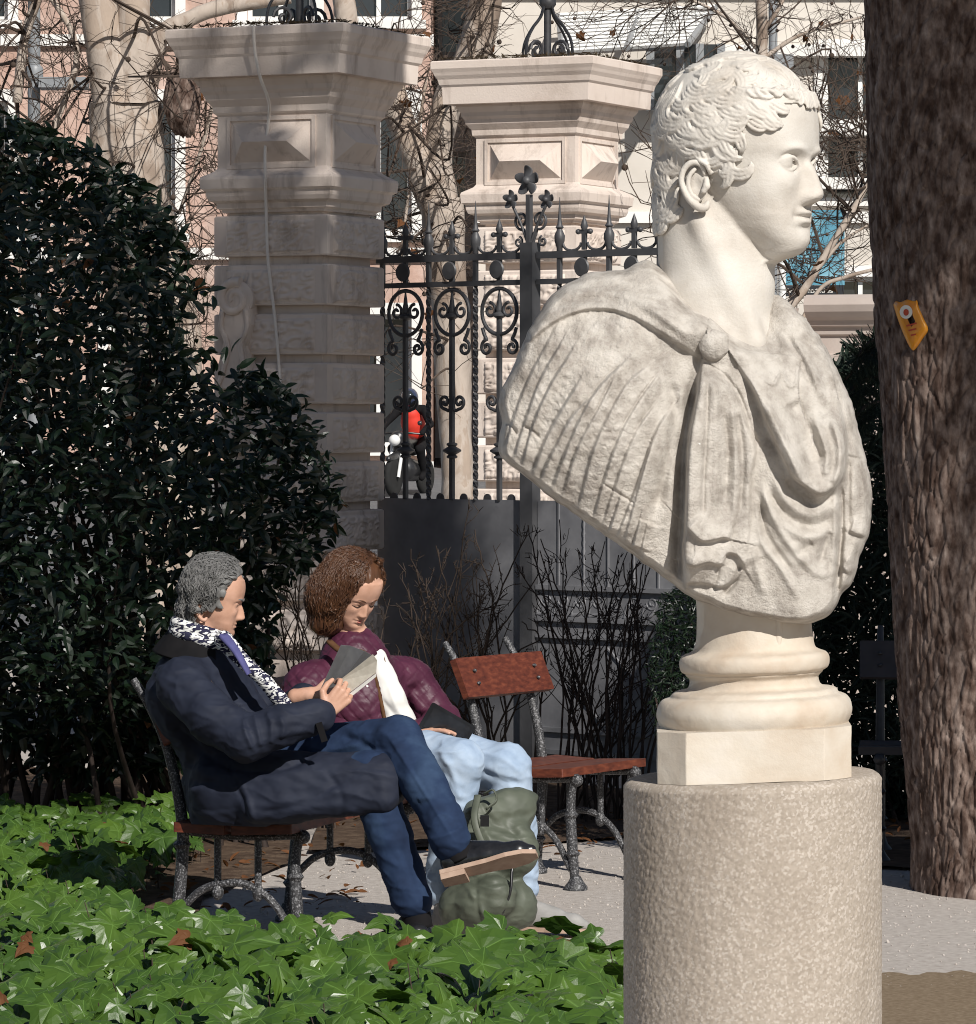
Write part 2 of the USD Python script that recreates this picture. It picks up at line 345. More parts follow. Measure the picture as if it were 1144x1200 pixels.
mk('ivy_leaf', [(0, (.04, .085, .014)), (.3, (.17, .28, .03)), (.6, (.38, .50, .07)), (1, (.62, .68, .19))], scale=3, island=.75, rough=.36, spec=.5, bump=.3, bscale=90, bdist=.002, translucent=.22, vein=(.13, .24, .05))
mk('dead_leaf', [(0, (.12, .05, .02)), (1, (.30, .15, .06))], scale=3, island=.8, rough=.7, spec=.2, translucent=.2)
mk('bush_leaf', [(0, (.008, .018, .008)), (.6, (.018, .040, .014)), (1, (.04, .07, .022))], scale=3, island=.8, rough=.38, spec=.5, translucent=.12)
mk('shade_leaf', [(0, (.02, .035, .012)), (1, (.05, .08, .025))], scale=3, island=.8, rough=.6, spec=.3)
mk('conifer', [(0, (.012, .022, .014)), (1, (.04, .06, .03))], scale=3, island=.8, rough=.6, spec=.3)

# ------------------------------------------------------------------ ground, street
def street_z(y): return np.interp(y, [0, 25, 40, 70, 100, 140, 300], [0, 0, .12, .42, 2.0, 4.2, 12.0])
ys = np.concatenate([np.linspace(-25, 24, 40), np.linspace(25, 300, 80)]); xs = np.linspace(-70, 70, 71)
gy, gx = np.meshgrid(ys, xs, indexing='ij'); gz = street_z(gy)
obj('ground', (np.stack([gx, gy, gz], -1).reshape(-1, 3), grid_faces(len(ys), len(xs))[:, ::-1]), 'gravel', kind='structure', smooth=True)
gy2 = ys[ys > 26]; a2, b2 = np.meshgrid(gy2, np.linspace(-60, 60, 25), indexing='ij')
obj('road', (np.stack([b2, a2, street_z(a2) + .005], -1).reshape(-1, 3), grid_faces(len(gy2), 25)[:, ::-1]), 'asphalt', kind='structure', smooth=True)
def sheet(name, poly, z, mat, kind='structure', seed=0, amp=.0, res=.06):
    """Ground sheet over a polygon with a ragged edge."""
    m = trimesh.creation.triangulate_polygon(Polygon(poly), engine='earcut')
    t = trimesh.Trimesh(np.c_[m[0], np.full(len(m[0]), z)], m[1]).subdivide_to_size(res * 3)
    v = np.array(t.vertices); v[:, 2] += amp * meshkit.fbm(np.c_[v[:, :2] * 3, v[:, 2]], 3, seed)
    f = np.array(t.faces); n = np.cross(v[f[:, 1]] - v[f[:, 0]], v[f[:, 2]] - v[f[:, 0]])
    f[n[:, 2] < 0] = f[n[:, 2] < 0][:, ::-1]
    return obj(name, (v, f), mat, kind=kind, smooth=True)
sheet('sand_strip', [(.5, 6), (6, 6), (6, 13.05)] + [(x, 13.05 + .035 * math.sin(x * 23) + .03 * math.sin(x * 61 + 1)) for x in np.linspace(3, .5, 90)], .004, 'sand')
sheet('planting_bed', [(-6, 7), (.46, 7), (.46, 12.2), (.1, 12.9), (-.5, 13.1), (-.95, 13.2), (-1.0, 15.0), (-.75, 16.2), (-.75, 20.6), (-6, 20.6)], .004, 'soil', amp=.02)
sheet('shrub_bed', [(-.7, 16.6), (.1, 16.9), (.55, 17.2), (1.2, 16.2), (1.8, 15.9), (4, 15.6), (4, 19.0), (1.0, 19.2), (-.5, 20.3), (-.72, 20.3)], .004, 'soil', amp=.02)
pv = np.random.default_rng(5)
pm_ = trimesh.creation.icosphere(1); pvx = np.array(pm_.vertices) * [1, .8, .6]
n_ = 2600; px_ = np.c_[pv.uniform(-.9, 2.2, n_), pv.uniform(12.6, 16.8, n_)]
q_ = pv.normal(size=(n_, 4)); q_ /= np.linalg.norm(q_, axis=1, keepdims=True); s_ = pv.uniform(.002, .005, n_) * (1 + 1.2 * (pv.random(n_) > .97))
scatter('/World/gravel_stones', (pvx, np.array(pm_.faces)), 'gravel', np.c_[px_, s_ * .3], q_, np.c_[s_, s_, s_], 'loose pale gravel stones scattered on the sunlit path', 'gravel')

# ------------------------------------------------------------------ gate pillars
PA = math.radians(25); PEX, PEY, UZ = np.array([math.cos(PA), -math.sin(PA), 0]), np.array([math.sin(PA), math.cos(PA), 0]), np.array([0, 0, 1.0])
HALF = .27
def pil(C, x, y, z): return C + x * PEX + y * PEY + z * UZ
def ring_loft(C, prof):
    """Square rings: (half size, z)."""
    v = np.vstack([[pil(C, sx * h, sy * h, z) for sx, sy in ((-1, -1), (1, -1), (1, 1), (-1, 1))] for h, z in prof])
    f = grid_faces(len(prof), 4, True); k = (len(prof) - 1) * 4
    return (v, np.vstack([f, [[0, 2, 1], [0, 3, 2], [k, k + 1, k + 2], [k, k + 2, k + 3]]]))
def zpy(y, Y=20.0): return H - (y - HZ) / FPX * Y
def verm(C, face, w, h, zc, off, seed, out=.012):
    """A panel of worm-carved relief on face 0 (front) or 1 (right)."""
    nx, nz = 56, 26
    a = np.linspace(-1, 1, nx); b = np.linspace(-1, 1, nz); A, B = np.meshgrid(a, b, indexing='ij')
    p = np.stack([A * w * 9, B * h * 12, np.full_like(A, seed * 3.7)], -1).reshape(-1, 3) * 1.0
    wig = meshkit.fbm(p * 1.6, 2, seed) * 6.0
    worm = np.sin(wig * 2 * np.pi + p[:, 1] * 2.2)
    d = .5 * (1 + worm) * .0105 + (meshkit.noise(p * 6, seed + 3) - .5) * .002
    e = np.minimum(1 - np.abs(A), (1 - np.abs(B)) * h / w).reshape(-1) * w
    d = (d + out * .6) * np.clip(e / .012, 0, 1)
    wav = (meshkit.noise(np.c_[A.reshape(-1) * 4 + seed, 0 * d, 0 * d], seed) - .5) * .012 * np.clip(-B.reshape(-1), 0, 1)
    t, z = A.reshape(-1) * w, zc + B.reshape(-1) * h + wav
    v = np.array(pil(C, 0, 0, 0)) + (t[:, None] * PEX + (-(off + d))[:, None] * PEY if face == 0 else ((off + d)[:, None] * PEX + t[:, None] * PEY)) + z[:, None] * UZ
    f = grid_faces(nx, nz)
    if face == 1: pass
    return (v, f)
def pyramid_panel(C, face, w, h, zc, off, out):
    ins = h * .95
    P_ = [(-w, -h, 0), (w, -h, 0), (w, h, 0), (-w, h, 0), (-w + ins, -.0 * h, out), (w - ins, 0 * h, out)]
    if face == 0: v = np.array([pil(C, x, -(off + o_), zc + z) for x, z, o_ in P_])
    else: v = np.array([pil(C, off + o_, x, zc + z) for x, z, o_ in P_])
    f = np.array([[0, 1, 5], [0, 5, 4], [1, 2, 5], [2, 3, 4], [2, 4, 5], [3, 0, 4]])
    fr = []
    for x0, x1, z0, z1 in ((-w - .03, w + .03, h + .012, h + .03), (-w - .03, w + .03, -h - .03, -h - .012), (-w - .03, -w - .012, -h - .012, h + .012), (w + .012, w + .03, -h - .012, h + .012)):
        c = ((x0 + x1) / 2, (z0 + z1) / 2); hs = ((x1 - x0) / 2, (z1 - z0) / 2)
        fr.append(frame_box(pil(C, c[0], -off - .003, zc + c[1]) if face == 0 else pil(C, off + .003, c[0], zc + c[1]), PEX if face == 0 else PEY, PEY if face == 0 else PEX, UZ, (hs[0], .006, hs[1])))
    return (v, f), cat(fr)
def pillar(label, corner, z0):
    C = np.array([corner[0], corner[1], z0]) - HALF * PEX + HALF * PEY
    t = thing('gate_pillar', label, 'pillar', C, 'rusticated stone gate pillars')
    obj('core', ring_loft(C, [(HALF - .02, 0), (HALF - .02, zpy(240))]), 'pillar_stone', t)
    obj('foot', ring_loft(C, [(HALF + .09, .0), (HALF + .09, .30), (HALF + .05, .36), (HALF + .05, .40)]), 'pillar_stone', t)
    k = 0
    for i in range(12):
        ztop = zpy(251 + 58 * i); zb = ztop - .193
        if zb < .41: break
        o_ = .03; b = .008
        obj('rusticated_block', ring_loft(C, [(HALF + .012, zb), (HALF + o_ - b, zb + .001), (HALF + o_, zb + b), (HALF + o_, ztop - b), (HALF + o_ - b, ztop - .001), (HALF + .012, ztop)]), 'pillar_stone', t)
        blk = t + '/' + ('rusticated_block' if i == 0 else f'rusticated_block_{i:03d}')
        obj('carved_panel', cat([verm(C, 0, HALF - .035, .078, zb + .092, HALF + o_, i * 2 + 1), ]), 'pillar_stone', blk, smooth=True)
        obj('carved_panel', cat([verm(C, 1, HALF - .035, .078, zb + .092, HALF + o_, i * 2 + 2), ]), 'pillar_stone', blk, smooth=True)
    lev = [(0.0, 247), (.004, 244), (.02, 242), (.022, 236), (.05, 233), (.058, 228), (.06, 222), (.078, 219), (.082, 208), (.078, 205), (.03, 198), (.018, 194), (.018, 133), (.024, 131), (.034, 129), (.036, 122), (.045, 119), (.06, 114), (.066, 108), (.078, 104), (.08, 99), (.09, 96), (.10, 92), (.10, 89)]
    obj('frieze', ring_loft(C, [(HALF + o_, zpy(y)) for o_, y in lev]), 'pillar_stone', t)
    cor = [(.10, 88.9), (.150, 88.4), (.152, 78), (.154, 66), (.165, 63), (.168, 60), (.172, 56), (.184, 51), (.190, 47), (.196, 44), (.2, 42), (.2, 33), (.194, 31.5)]
    obj('cornice', ring_loft(C, [(HALF + o_, zpy(y)) for o_, y in cor]), 'pillar_stone', t)
    for face in (0, 1):
        a, b = pyramid_panel(C, face, .205, .092, zpy(165), HALF + .018, .075)
        obj('pyramid_panel', a, 'pillar_stone', t); obj('panel_moulding', b, 'pillar_stone', t)
    return t, C
pil1, C1 = pillar('large stone gate pillar beside the dark bush, half in shade, with a pale cable hanging down it', P(380, 490, 20.0) * [1, 1, 0], 0.0)
c2 = P(672, 490, 22.5) * [1, 1, 0] - HALF * PEX + HALF * PEY
pil2 = dup(pil1, c2 + [0, 0, .06], 'sunlit stone gate pillar standing behind the iron gate and the bust', group='rusticated stone gate pillars')
# scroll bracket on the left pillar
def pbar(pts, w, C=C1, th=.03):  # flat scroll band lying on the front face, pts in (x along the face, z)
    return
sb_ = thing('scroll_bracket', 'carved stone scroll bracket on the shaded face of the left gate pillar', 'bracket', pil(C1, -.28, -.33, zpy(440)))
sx0 = -HALF + .02
spiral = [(.085 * (1 - i / 26) * math.cos(i * .42 + 1.2), .085 * (1 - i / 26) * math.sin(i * .42 + 1.2)) for i in range(22)]
def onface(p, d): return np.array([pil(C1, sx0 + .09 + x, -(HALF + .03) - d, z) for x, z in p])
zs = zpy(350)
obj('volute', cat([tube(onface([(x, zs + z) for x, z in spiral], .055), np.linspace(.026, .012, 22), 8), lathe([(.085, 0), (.09, .04), (.07, .06)], pil(C1, sx0 + .09, -(HALF + .03), zs), 24, axis=-PEY)]), 'pillar_stone', sb_, smooth=50)
obj('console_body', prism([(-.07, .0), (.07, 0), (.085, -.12), (.05, -.22), (.075, -.36), (.10, -.42), (-.10, -.42), (-.085, -.3), (-.06, -.2), (-.09, -.1)], pil(C1, sx0 + .09, -(HALF + .001), zs), PEX, UZ, -PEY, .085), 'pillar_stone', sb_)
for s2 in (-1, 1):
    obj('scroll_rib', tube(onface(spline([(s2 * .06, zs - .05), (s2 * .07, zs - .13), (s2 * .035, zs - .22), (s2 * .06, zs - .34), (s2 * .09, zs - .41)], 6), .06), .012, 8), 'pillar_stone', sb_, smooth=True)
# cable
cbl = [(297, 30, -.24), (299, 60, -.21), (305, 90, -.19), (315, 118, -.12), (315, 140, -.06), (311, 175, -.075), (311, 205, -.10), (312, 240, -.05), (314, 300, -.05), (319, 345, -.05), (324, 390, -.045), (328, 440, -.045), (331, 480, -.045)]
def on_front(px, py, off):
    """Point on the front face plane of the left pillar, off metres in front of the shaft."""
    n = -PEY; o_ = pil(C1, 0, -HALF + off, 0); d = P(px, py, 1.0) - [0, 0, H]; t = ((o_ - [0, 0, H]) @ n) / (d @ n); return np.array([0, 0, H]) + d * t
mk('cable_white', [(0, (.62, .57, .52)), (1, (.70, .66, .61))], rough=.6)
obj('hanging_cable', tube(spline([on_front(*c) for c in cbl], 6), .0075, 8), 'cable_white', smooth=True, label='pale cable hanging down the front of the left gate pillar', cat_='cable')
# iron scroll stands on the pillars
def stand(C, zt, label):
    t = thing('iron_stand', label, 'lamp base', C + [0, 0, zt], 'iron scroll stands on the gate pillars')
    obj('rod', tube([C + [0, 0, zt - .0], C + [0, 0, zt + .9]], .02, 10), 'iron_dark', t, smooth=40)
    for k in range(4):
        a = k * math.pi / 2 + .5; d = np.array([math.cos(a), math.sin(a), 0])
        sp = spline([C + d * r + [0, 0, zt + z] for r, z in ((.17, .0), (.175, .06), (.16, .13), (.11, .20), (.05, .26), (.02, .34))], 6)
        obj('leg', tube(sp, .012, 8, flat=.6), 'iron_dark', t, smooth=50)
        sp = [C + d * (.085 + (.055 * (1 - i / 20)) * math.cos(i * .5)) + [0, 0, zt + .075 + .055 * (1 - i / 20) * math.sin(i * .5)] for i in range(17)]
        obj('scroll', tube(sp, .009, 6), 'iron_dark', t, smooth=50)
    obj('collar', lathe([(.03, 0), (.045, .02), (.045, .05), (.03, .07)], C + [0, 0, zt + .3], 16), 'iron_dark', t, smooth=40)
    return t
ztop = zpy(31.5)
st1 = stand(C1, ztop, 'black iron scroll stand on the shaded left gate pillar')
dup(st1, c2 + [0, 0, .06 + ztop], 'black iron scroll stand on the sunlit gate pillar behind the bust', rotz=20, group='iron scroll stands on the gate pillars')
mk('litter', [(0, (.05, .035, .018)), (.5, (.11, .08, .035)), (1, (.09, .10, .03))], scale=2, island=.9, rough=.95)
lr = np.random.default_rng(8)
def litter(C, zt, label):
    ms = []
    n = 900; r = HALF + .185
    A = lr.uniform(-r, r, (n, 2)); hgt = .018 * np.clip(1 - np.abs(A / r).max(1), 0, .4) / .4 + meshkit.fbm(np.c_[A * 6, A[:, :1] * 0], 3, 2) * .02
    dirs = lr.normal(size=(n, 3)) * [1, 1, .35]; dirs /= np.linalg.norm(dirs, axis=1, keepdims=True)
    L = lr.uniform(.012, .04, n); w = lr.uniform(.002, .006, n)
    c = np.array([pil(C, x, y, zt + h) for (x, y), h in zip(A, hgt)]); sd = np.cross(dirs, [0.1, .2, 1]); sd /= np.linalg.norm(sd, axis=1, keepdims=True)
    v = np.stack([c - dirs * L[:, None] - sd * 0, c + sd * w[:, None] + [0, 0, .003], c + dirs * L[:, None], c - sd * w[:, None]], 1).reshape(-1, 3)
    f = np.array([[4 * i + a for a in t] for i in range(n) for t in ((0, 1, 2), (0, 2, 3))])
    obj('leaf_litter', (v, f), 'litter', label=label, cat_='plant litter', kind='stuff')
litter(C1, ztop + .003, 'dry moss and leaf litter on top of the shaded left pillar'); litter(c2 + 0, ztop + .063, 'dry moss and leaf litter on top of the sunlit right pillar')

# ------------------------------------------------------------------ iron gate
GL = P(441, 490, 20.6)[:2]; GR = P(840, 490, 19.25)[:2]; GD = unit(GR - GL); GLEN = np.linalg.norm(GR - GL); G3 = np.array([GD[0], GD[1], 0]); GN = np.array([GD[1], -GD[0], 0])   # GN towards the camera
def gt(px):
    a = (px - 572) / FPX; return (a * GL[1] - GL[0]) / (GD[0] - a * GD[1])
def gp(t, z, out=0.0): return np.array([GL[0] + GD[0] * t, GL[1] + GD[1] * t, z]) + GN * out
def gz_(px, py): Y = GL[1] + GD[1] * gt(px); return H - (py - HZ) / FPX * Y
def gpt(px, py, out=0.0): return gp(gt(px), gz_(px, py), out)
def bar(t, z0, z1, w=.009, d=.009, out=0): return frame_box(gp(t, (z0 + z1) / 2, out), G3, GN, UZ, (w, d, (z1 - z0) / 2))
def twisted(t, z0, z1, r=.011):
    zz = np.linspace(z0, z1, 60); th = zz * 38; k = np.arange(4) * np.pi / 2
    v = np.stack([[gp(t, z) + r * 1.25 * (math.cos(a + q) * G3 + math.sin(a + q) * GN) for q in k] for z, a in zip(zz, th)]).reshape(-1, 3)
    return (v, grid_faces(60, 4, True))
def scroll(cx, cz, r, a0, turns, sgn=1, w=.006, tail=None, n=26):
    pts = [(cx + sgn * r * (1 - .78 * i / n) * math.cos(a0 + turns * 2 * math.pi * i / n), cz + r * (1 - .78 * i / n) * math.sin(a0 + turns * 2 * math.pi * i / n)) for i in range(n + 1)]
    if tail: pts = list(map(tuple, spline([*tail, pts[0]], 4)[:-1])) + pts
    return tube([gp(x, z) for x, z in pts], w, 6)
ZR1, ZR2, ZP = gz_(600, 300), gz_(600, 331), gz_(540, 585)
def ball(c, r, sz=1.0): m = trimesh.creation.icosphere(2); return (np.array(m.vertices) * [r, r, r * sz] + c, np.array(m.faces))
def leaf_of_gate(t0, t1, label, decor):
    L = thing('iron_gate', label, 'gate', gp(t0, 0), 'leaves of the iron gate')
    for z, hh in ((ZR1, .016), (ZR2, .012)): obj('rail', frame_box(gp((t0 + t1) / 2, z), G3, GN, UZ, ((t1 - t0) / 2, .014, hh)), 'gate_bar', L)
    pitch = 27.45; n = int(round((t1 - t0) / (gt(558.6) - gt(503.6)) * 2)); step = (gt(558.6) - gt(503.6)) / 2
    off = gt(448.5) if t0 < .5 else gt(656)
    i = 0
    while True:
        t = off + i * step
        if t > t1 - .01: break
        tall = i % 2 == 0
        zb = ZP - .004
        if tall:
            obj('twisted_bar', cat([twisted(t, zb, ZR2 - .008), bar(t, ZR2, ZR1 + .05, .010, .010)]), 'gate_bar', L, smooth=30)
            b = L + '/twisted_bar' + ('' if i == 0 else f'_{i // 2:03d}')
            obj('lance_head', lathe([(.012, 0), (.014, .01), (.024, .045), (.025, .07), (.016, .09), (.012, .10), (.02, .108), (.012, .12), (.008, .15), (.001, .25)], gp(t, ZR1 + .018), 12), 'gate_bar', b, smooth=40)
        else:
            zr = (ZR1 + ZR2) / 2
            obj('short_bar', bar(t, zb, gz_(530, 372), .010, .010), 'gate_bar', L)
            b = L + '/short_bar' + ('' if i == 1 else f'_{i // 2:03d}')
            obj('spear_point', lathe([(.010, 0), (.034, .015), (.034, .022), (.014, .035), (.018, .045), (.012, .075), (.002, .15)], gp(t, gz_(530, 375)), 12), 'gate_bar', b, smooth=40)
            obj('disc', cat([lathe([(.002, 0), (.040, .003), (.045, .010), (.040, .017), (.002, .02)], gp(t, zr, .010), 20, axis=GN), bar(t, ZR2, ZR1, .011, .009)]), 'gate_bar', b, smooth=40)
            z0 = ZR1 + .018
            obj('cross_head', cat([bar(t, z0, z0 + .09, .011, .008), frame_box(gp(t, z0 + .085), G3, GN, UZ, (.036, .0075, .010)), ball(gp(t - .036, z0 + .085), .013), ball(gp(t + .036, z0 + .085), .013), lathe([(.011, 0), (.018, .02), (.012, .04), (.001, .07)], gp(t, z0 + .09), 10)]), 'gate_bar', b, smooth=40)
            zc = gz_(530, 366); r = .108
            obj('ring', tube([gp(t + r * math.cos(a), zc + r * math.sin(a) * 1.0) for a in np.linspace(0, 2 * np.pi, 41)], .010, 6, caps=False), 'gate_bar', b, smooth=True)
            for sg in (-1, 1):
                obj('scroll', scroll(t + sg * .058, zc + .005, .038, math.pi * .5, 1.2, sg, .008), 'gate_bar', b, smooth=True)
                obj('scroll', scroll(t + sg * .045, gz_(530, 471), .034, -math.pi * .5, -1.3, -sg, .0085, tail=[(t, gz_(530, 460)), (t + sg * .014, gz_(530, 480))]), 'gate_bar', b, smooth=True)
                obj('scroll', scroll(t + sg * .078, gz_(530, 408), .038, math.pi * .5, 1.3, -sg, .0085, tail=[(t + sg * .105, gz_(530, 385)), (t + sg * .095, gz_(530, 392))]), 'gate_bar', b, smooth=True)
            zk = gz_(530, 528)
            obj('knob', lathe([(.011, -.04), (.026, -.034), (.026, -.026), (.018, -.02), (.044, -.004), (.044, .004), (.018, .02), (.026, .026), (.026, .034), (.011, .04)], gp(t, zk), 16), 'gate_bar', b, smooth=40)
        i += 1
    for zc_, k_ in ((ZR1 + .016, 1), (ZP, 0)):
        tt = off + step / 2
        while tt < t1 - .02:
            if k_ == 0: obj('scallop', prism([(.024 * math.cos(a), .028 * math.sin(a)) for a in np.linspace(0, math.pi, 10)], gp(tt, ZP, -.003), G3, UZ, GN, .006), 'gate_bar', L)
            else: obj('scallop', tube([gp(tt + .055 * math.cos(a), ZR1 + .052 + .036 * math.sin(a)) for a in np.linspace(math.pi, 2 * math.pi, 9)], .007, 6), 'gate_bar', L, smooth=True)
            tt += step
    if not decor:
        obj('sheet_panel', frame_box(gp((t0 + t1) / 2, ZP / 2 + .03), G3, GN, UZ, ((t1 - t0) / 2, .003, ZP / 2 - .03)), 'gate_paint', L)
    else:
        obj('sheet_panel', frame_box(gp((t0 + t1) / 2, ZP / 2 + .03), G3, GN, UZ, ((t1 - t0) / 2, .003, ZP / 2 - .03)), 'gate_paint', L)
        i = 0
        while off + i * step < t1:
            t = off + i * step
            obj('twisted_bar', twisted(t, gz_(700, 692), ZP + .02, .008) if i % 2 else bar(t, gz_(700, 692), ZP + .02, .004, .006, .004), 'gate_paint', L, smooth=30); i += 1
        for py in (690, 727, 748, 858, 884):
            obj('cross_bar', frame_box(gp((t0 + t1) / 2, gz_(700, py), .008), G3, GN, UZ, ((t1 - t0) / 2, .012, .011 if py != 748 else .006)), 'gate_paint', L)
        zb_ = gz_(700, 708); t = t0 + .03; k = 0
        while t < t1 - .03:
            sg = 1
            obj('s_scroll', cat([scroll(t + .022, zb_ + .012, .034, math.pi, 1.4, 1, .0065, tail=[(t - .035, zb_ - .06), (t - .03, zb_ - .02)]), tube(spline([gp(t - .035, zb_ - .06, .003), gp(t + .02, zb_ - .045, .006), gp(t + .04, zb_ - .015, .003)], 5), np.linspace(.012, .002, 11), 6)]), 'gate_paint', L, smooth=True); t += .105; k += 1
        zc = gz_(710, 806)
        tc = gt(712); dm = [(-.22, 0), (0, .185), (.22, 0), (0, -.19)]
        for a, b in zip(dm, dm[1:] + dm[:1]): obj('diamond_moulding', tube([gp(tc + a[0], zc + a[1], .005), gp(tc + b[0], zc + b[1], .005)], .007, 6), 'gate_paint', L)
    return L
TP = gt(622)
leaf_of_gate(.01, TP - .045, 'shaded left leaf of the iron gate with a dark sheet panel below its bars', False)
leaf_of_gate(TP + .045, GLEN, 'lit grey right leaf of the iron gate with a scroll band on its panel', True)
gpost = thing('gate_post', 'iron gate post crowned with three iron flowers between the two gate leaves', 'gate post', gp(TP, 0))
obj('post', frame_box(gp(TP, (ZR1 + .06) / 2, .004), G3, GN, UZ, (.038, .03, (ZR1 + .06) / 2)), 'gate_bar', gpost)
obj('rod', bar(TP, ZR1 + .06, gz_(622, 228), .012, .012, .01), 'gate_bar', gpost)
def flower(c, r, name):
    ms = [ball(c + GN * .012, r * .3)]
    for k in range(5):
        a = k * 2 * math.pi / 5 + .3; d = math.cos(a) * G3 + math.sin(a) * UZ
        e = trimesh.creation.icosphere(2); v = np.array(e.vertices); s2 = -math.sin(a) * G3 + math.cos(a) * UZ
        v = c + d * r * .6 + v[:, :1] * d * r * .42 + v[:, 1:2] * s2 * r * .36 + v[:, 2:] * GN * r * .14 + GN * (.25 * r * (v[:, :1] ** 2)); ms.append((v, np.array(e.faces)))
    obj(name, cat(ms), 'gate_bar', gpost, smooth=50)
flower(gpt(621, 212, .01), .072, 'flower'); flower(gpt(601, 234, .01), .046, 'flower'); flower(gpt(643, 234, .01), .046, 'flower')
for sg in (-1, 1):
    obj('stem', tube(spline([gpt(622, 290, .01), gpt(622 + sg * 10, 262, .01), gpt(622 + sg * 20, 240, .01)], 6), .007, 6), 'gate_bar', gpost, smooth=True)
    tc = TP + sg * .055; obj('scroll', scroll(tc, gz_(622, 258), .045, -math.pi * .6, 1.5, sg, .007, tail=[(TP + sg * .01, gz_(622, 288))]), 'gate_bar', gpost, smooth=True)
    obj('scroll', scroll(tc + sg * .02, gz_(622, 283), .026, math.pi * .6, 1.3, sg, .006), 'gate_bar', gpost, smooth=True)
# wall pier behind, to the right
wp0, wp1 = P(950, 490, 23.0), P(1190, 490, 22.6)
wd = unit((wp1 - wp0) * [1, 1, 0]); wn_ = np.array([wd[1], -wd[0], 0])
wt = thing('stone_wall', 'low stone wall with a moulded coping behind the bust and the pine trunk', 'wall', wp0 * [1, 1, 0])
def zw(y): return H - (y - HZ) / FPX * 23.0
prf = [(0, 0), (.0, zw(440)), (.03, zw(436)), (.03, zw(416)), (.0, zw(414)), (0, zw(394)), (.02, zw(392)), (.025, zw(384)), (.05, zw(382)), (.06, zw(376)), (.09, zw(372)), (.12, zw(366)), (.135, zw(358)), (.125, zw(350)), (.08, zw(346)), (-.5, zw(345)), (-.5, 0)]
L_ = float(np.linalg.norm((wp1 - wp0)[:2]))
m_ = trimesh.creation.extrude_polygon(Polygon(prf), L_, engine='earcut'); vv = np.array(m_.vertices)
obj('coping_and_wall', (wp0 * [1, 1, 0] + vv[:, :1] * wn_ + vv[:, 1:2] * UZ + vv[:, 2:] * wd, np.array(m_.faces)), 'wall_stone', wt)
for (x0, x1, y0, y1, out) in ((908, 934, 362, 382, .03), (905, 930, 381, 398, .10), (912, 944, 398, 452, .04)):
    a, b = P(x0, y1, 22.9), P(x1, y0, 22.9); m = trimesh.creation.box(b - a + [0, .3, 0]).subdivide().subdivide().subdivide(); v = np.array(m.vertices); v += (meshkit.fbm(v * 9 + x0, 3, 4) - .5)[:, None] * v * .5 + (a + b) / 2 - [0, out, 0]
    obj('rough_stone', (v, np.array(m.faces)), 'wall_stone', wt)

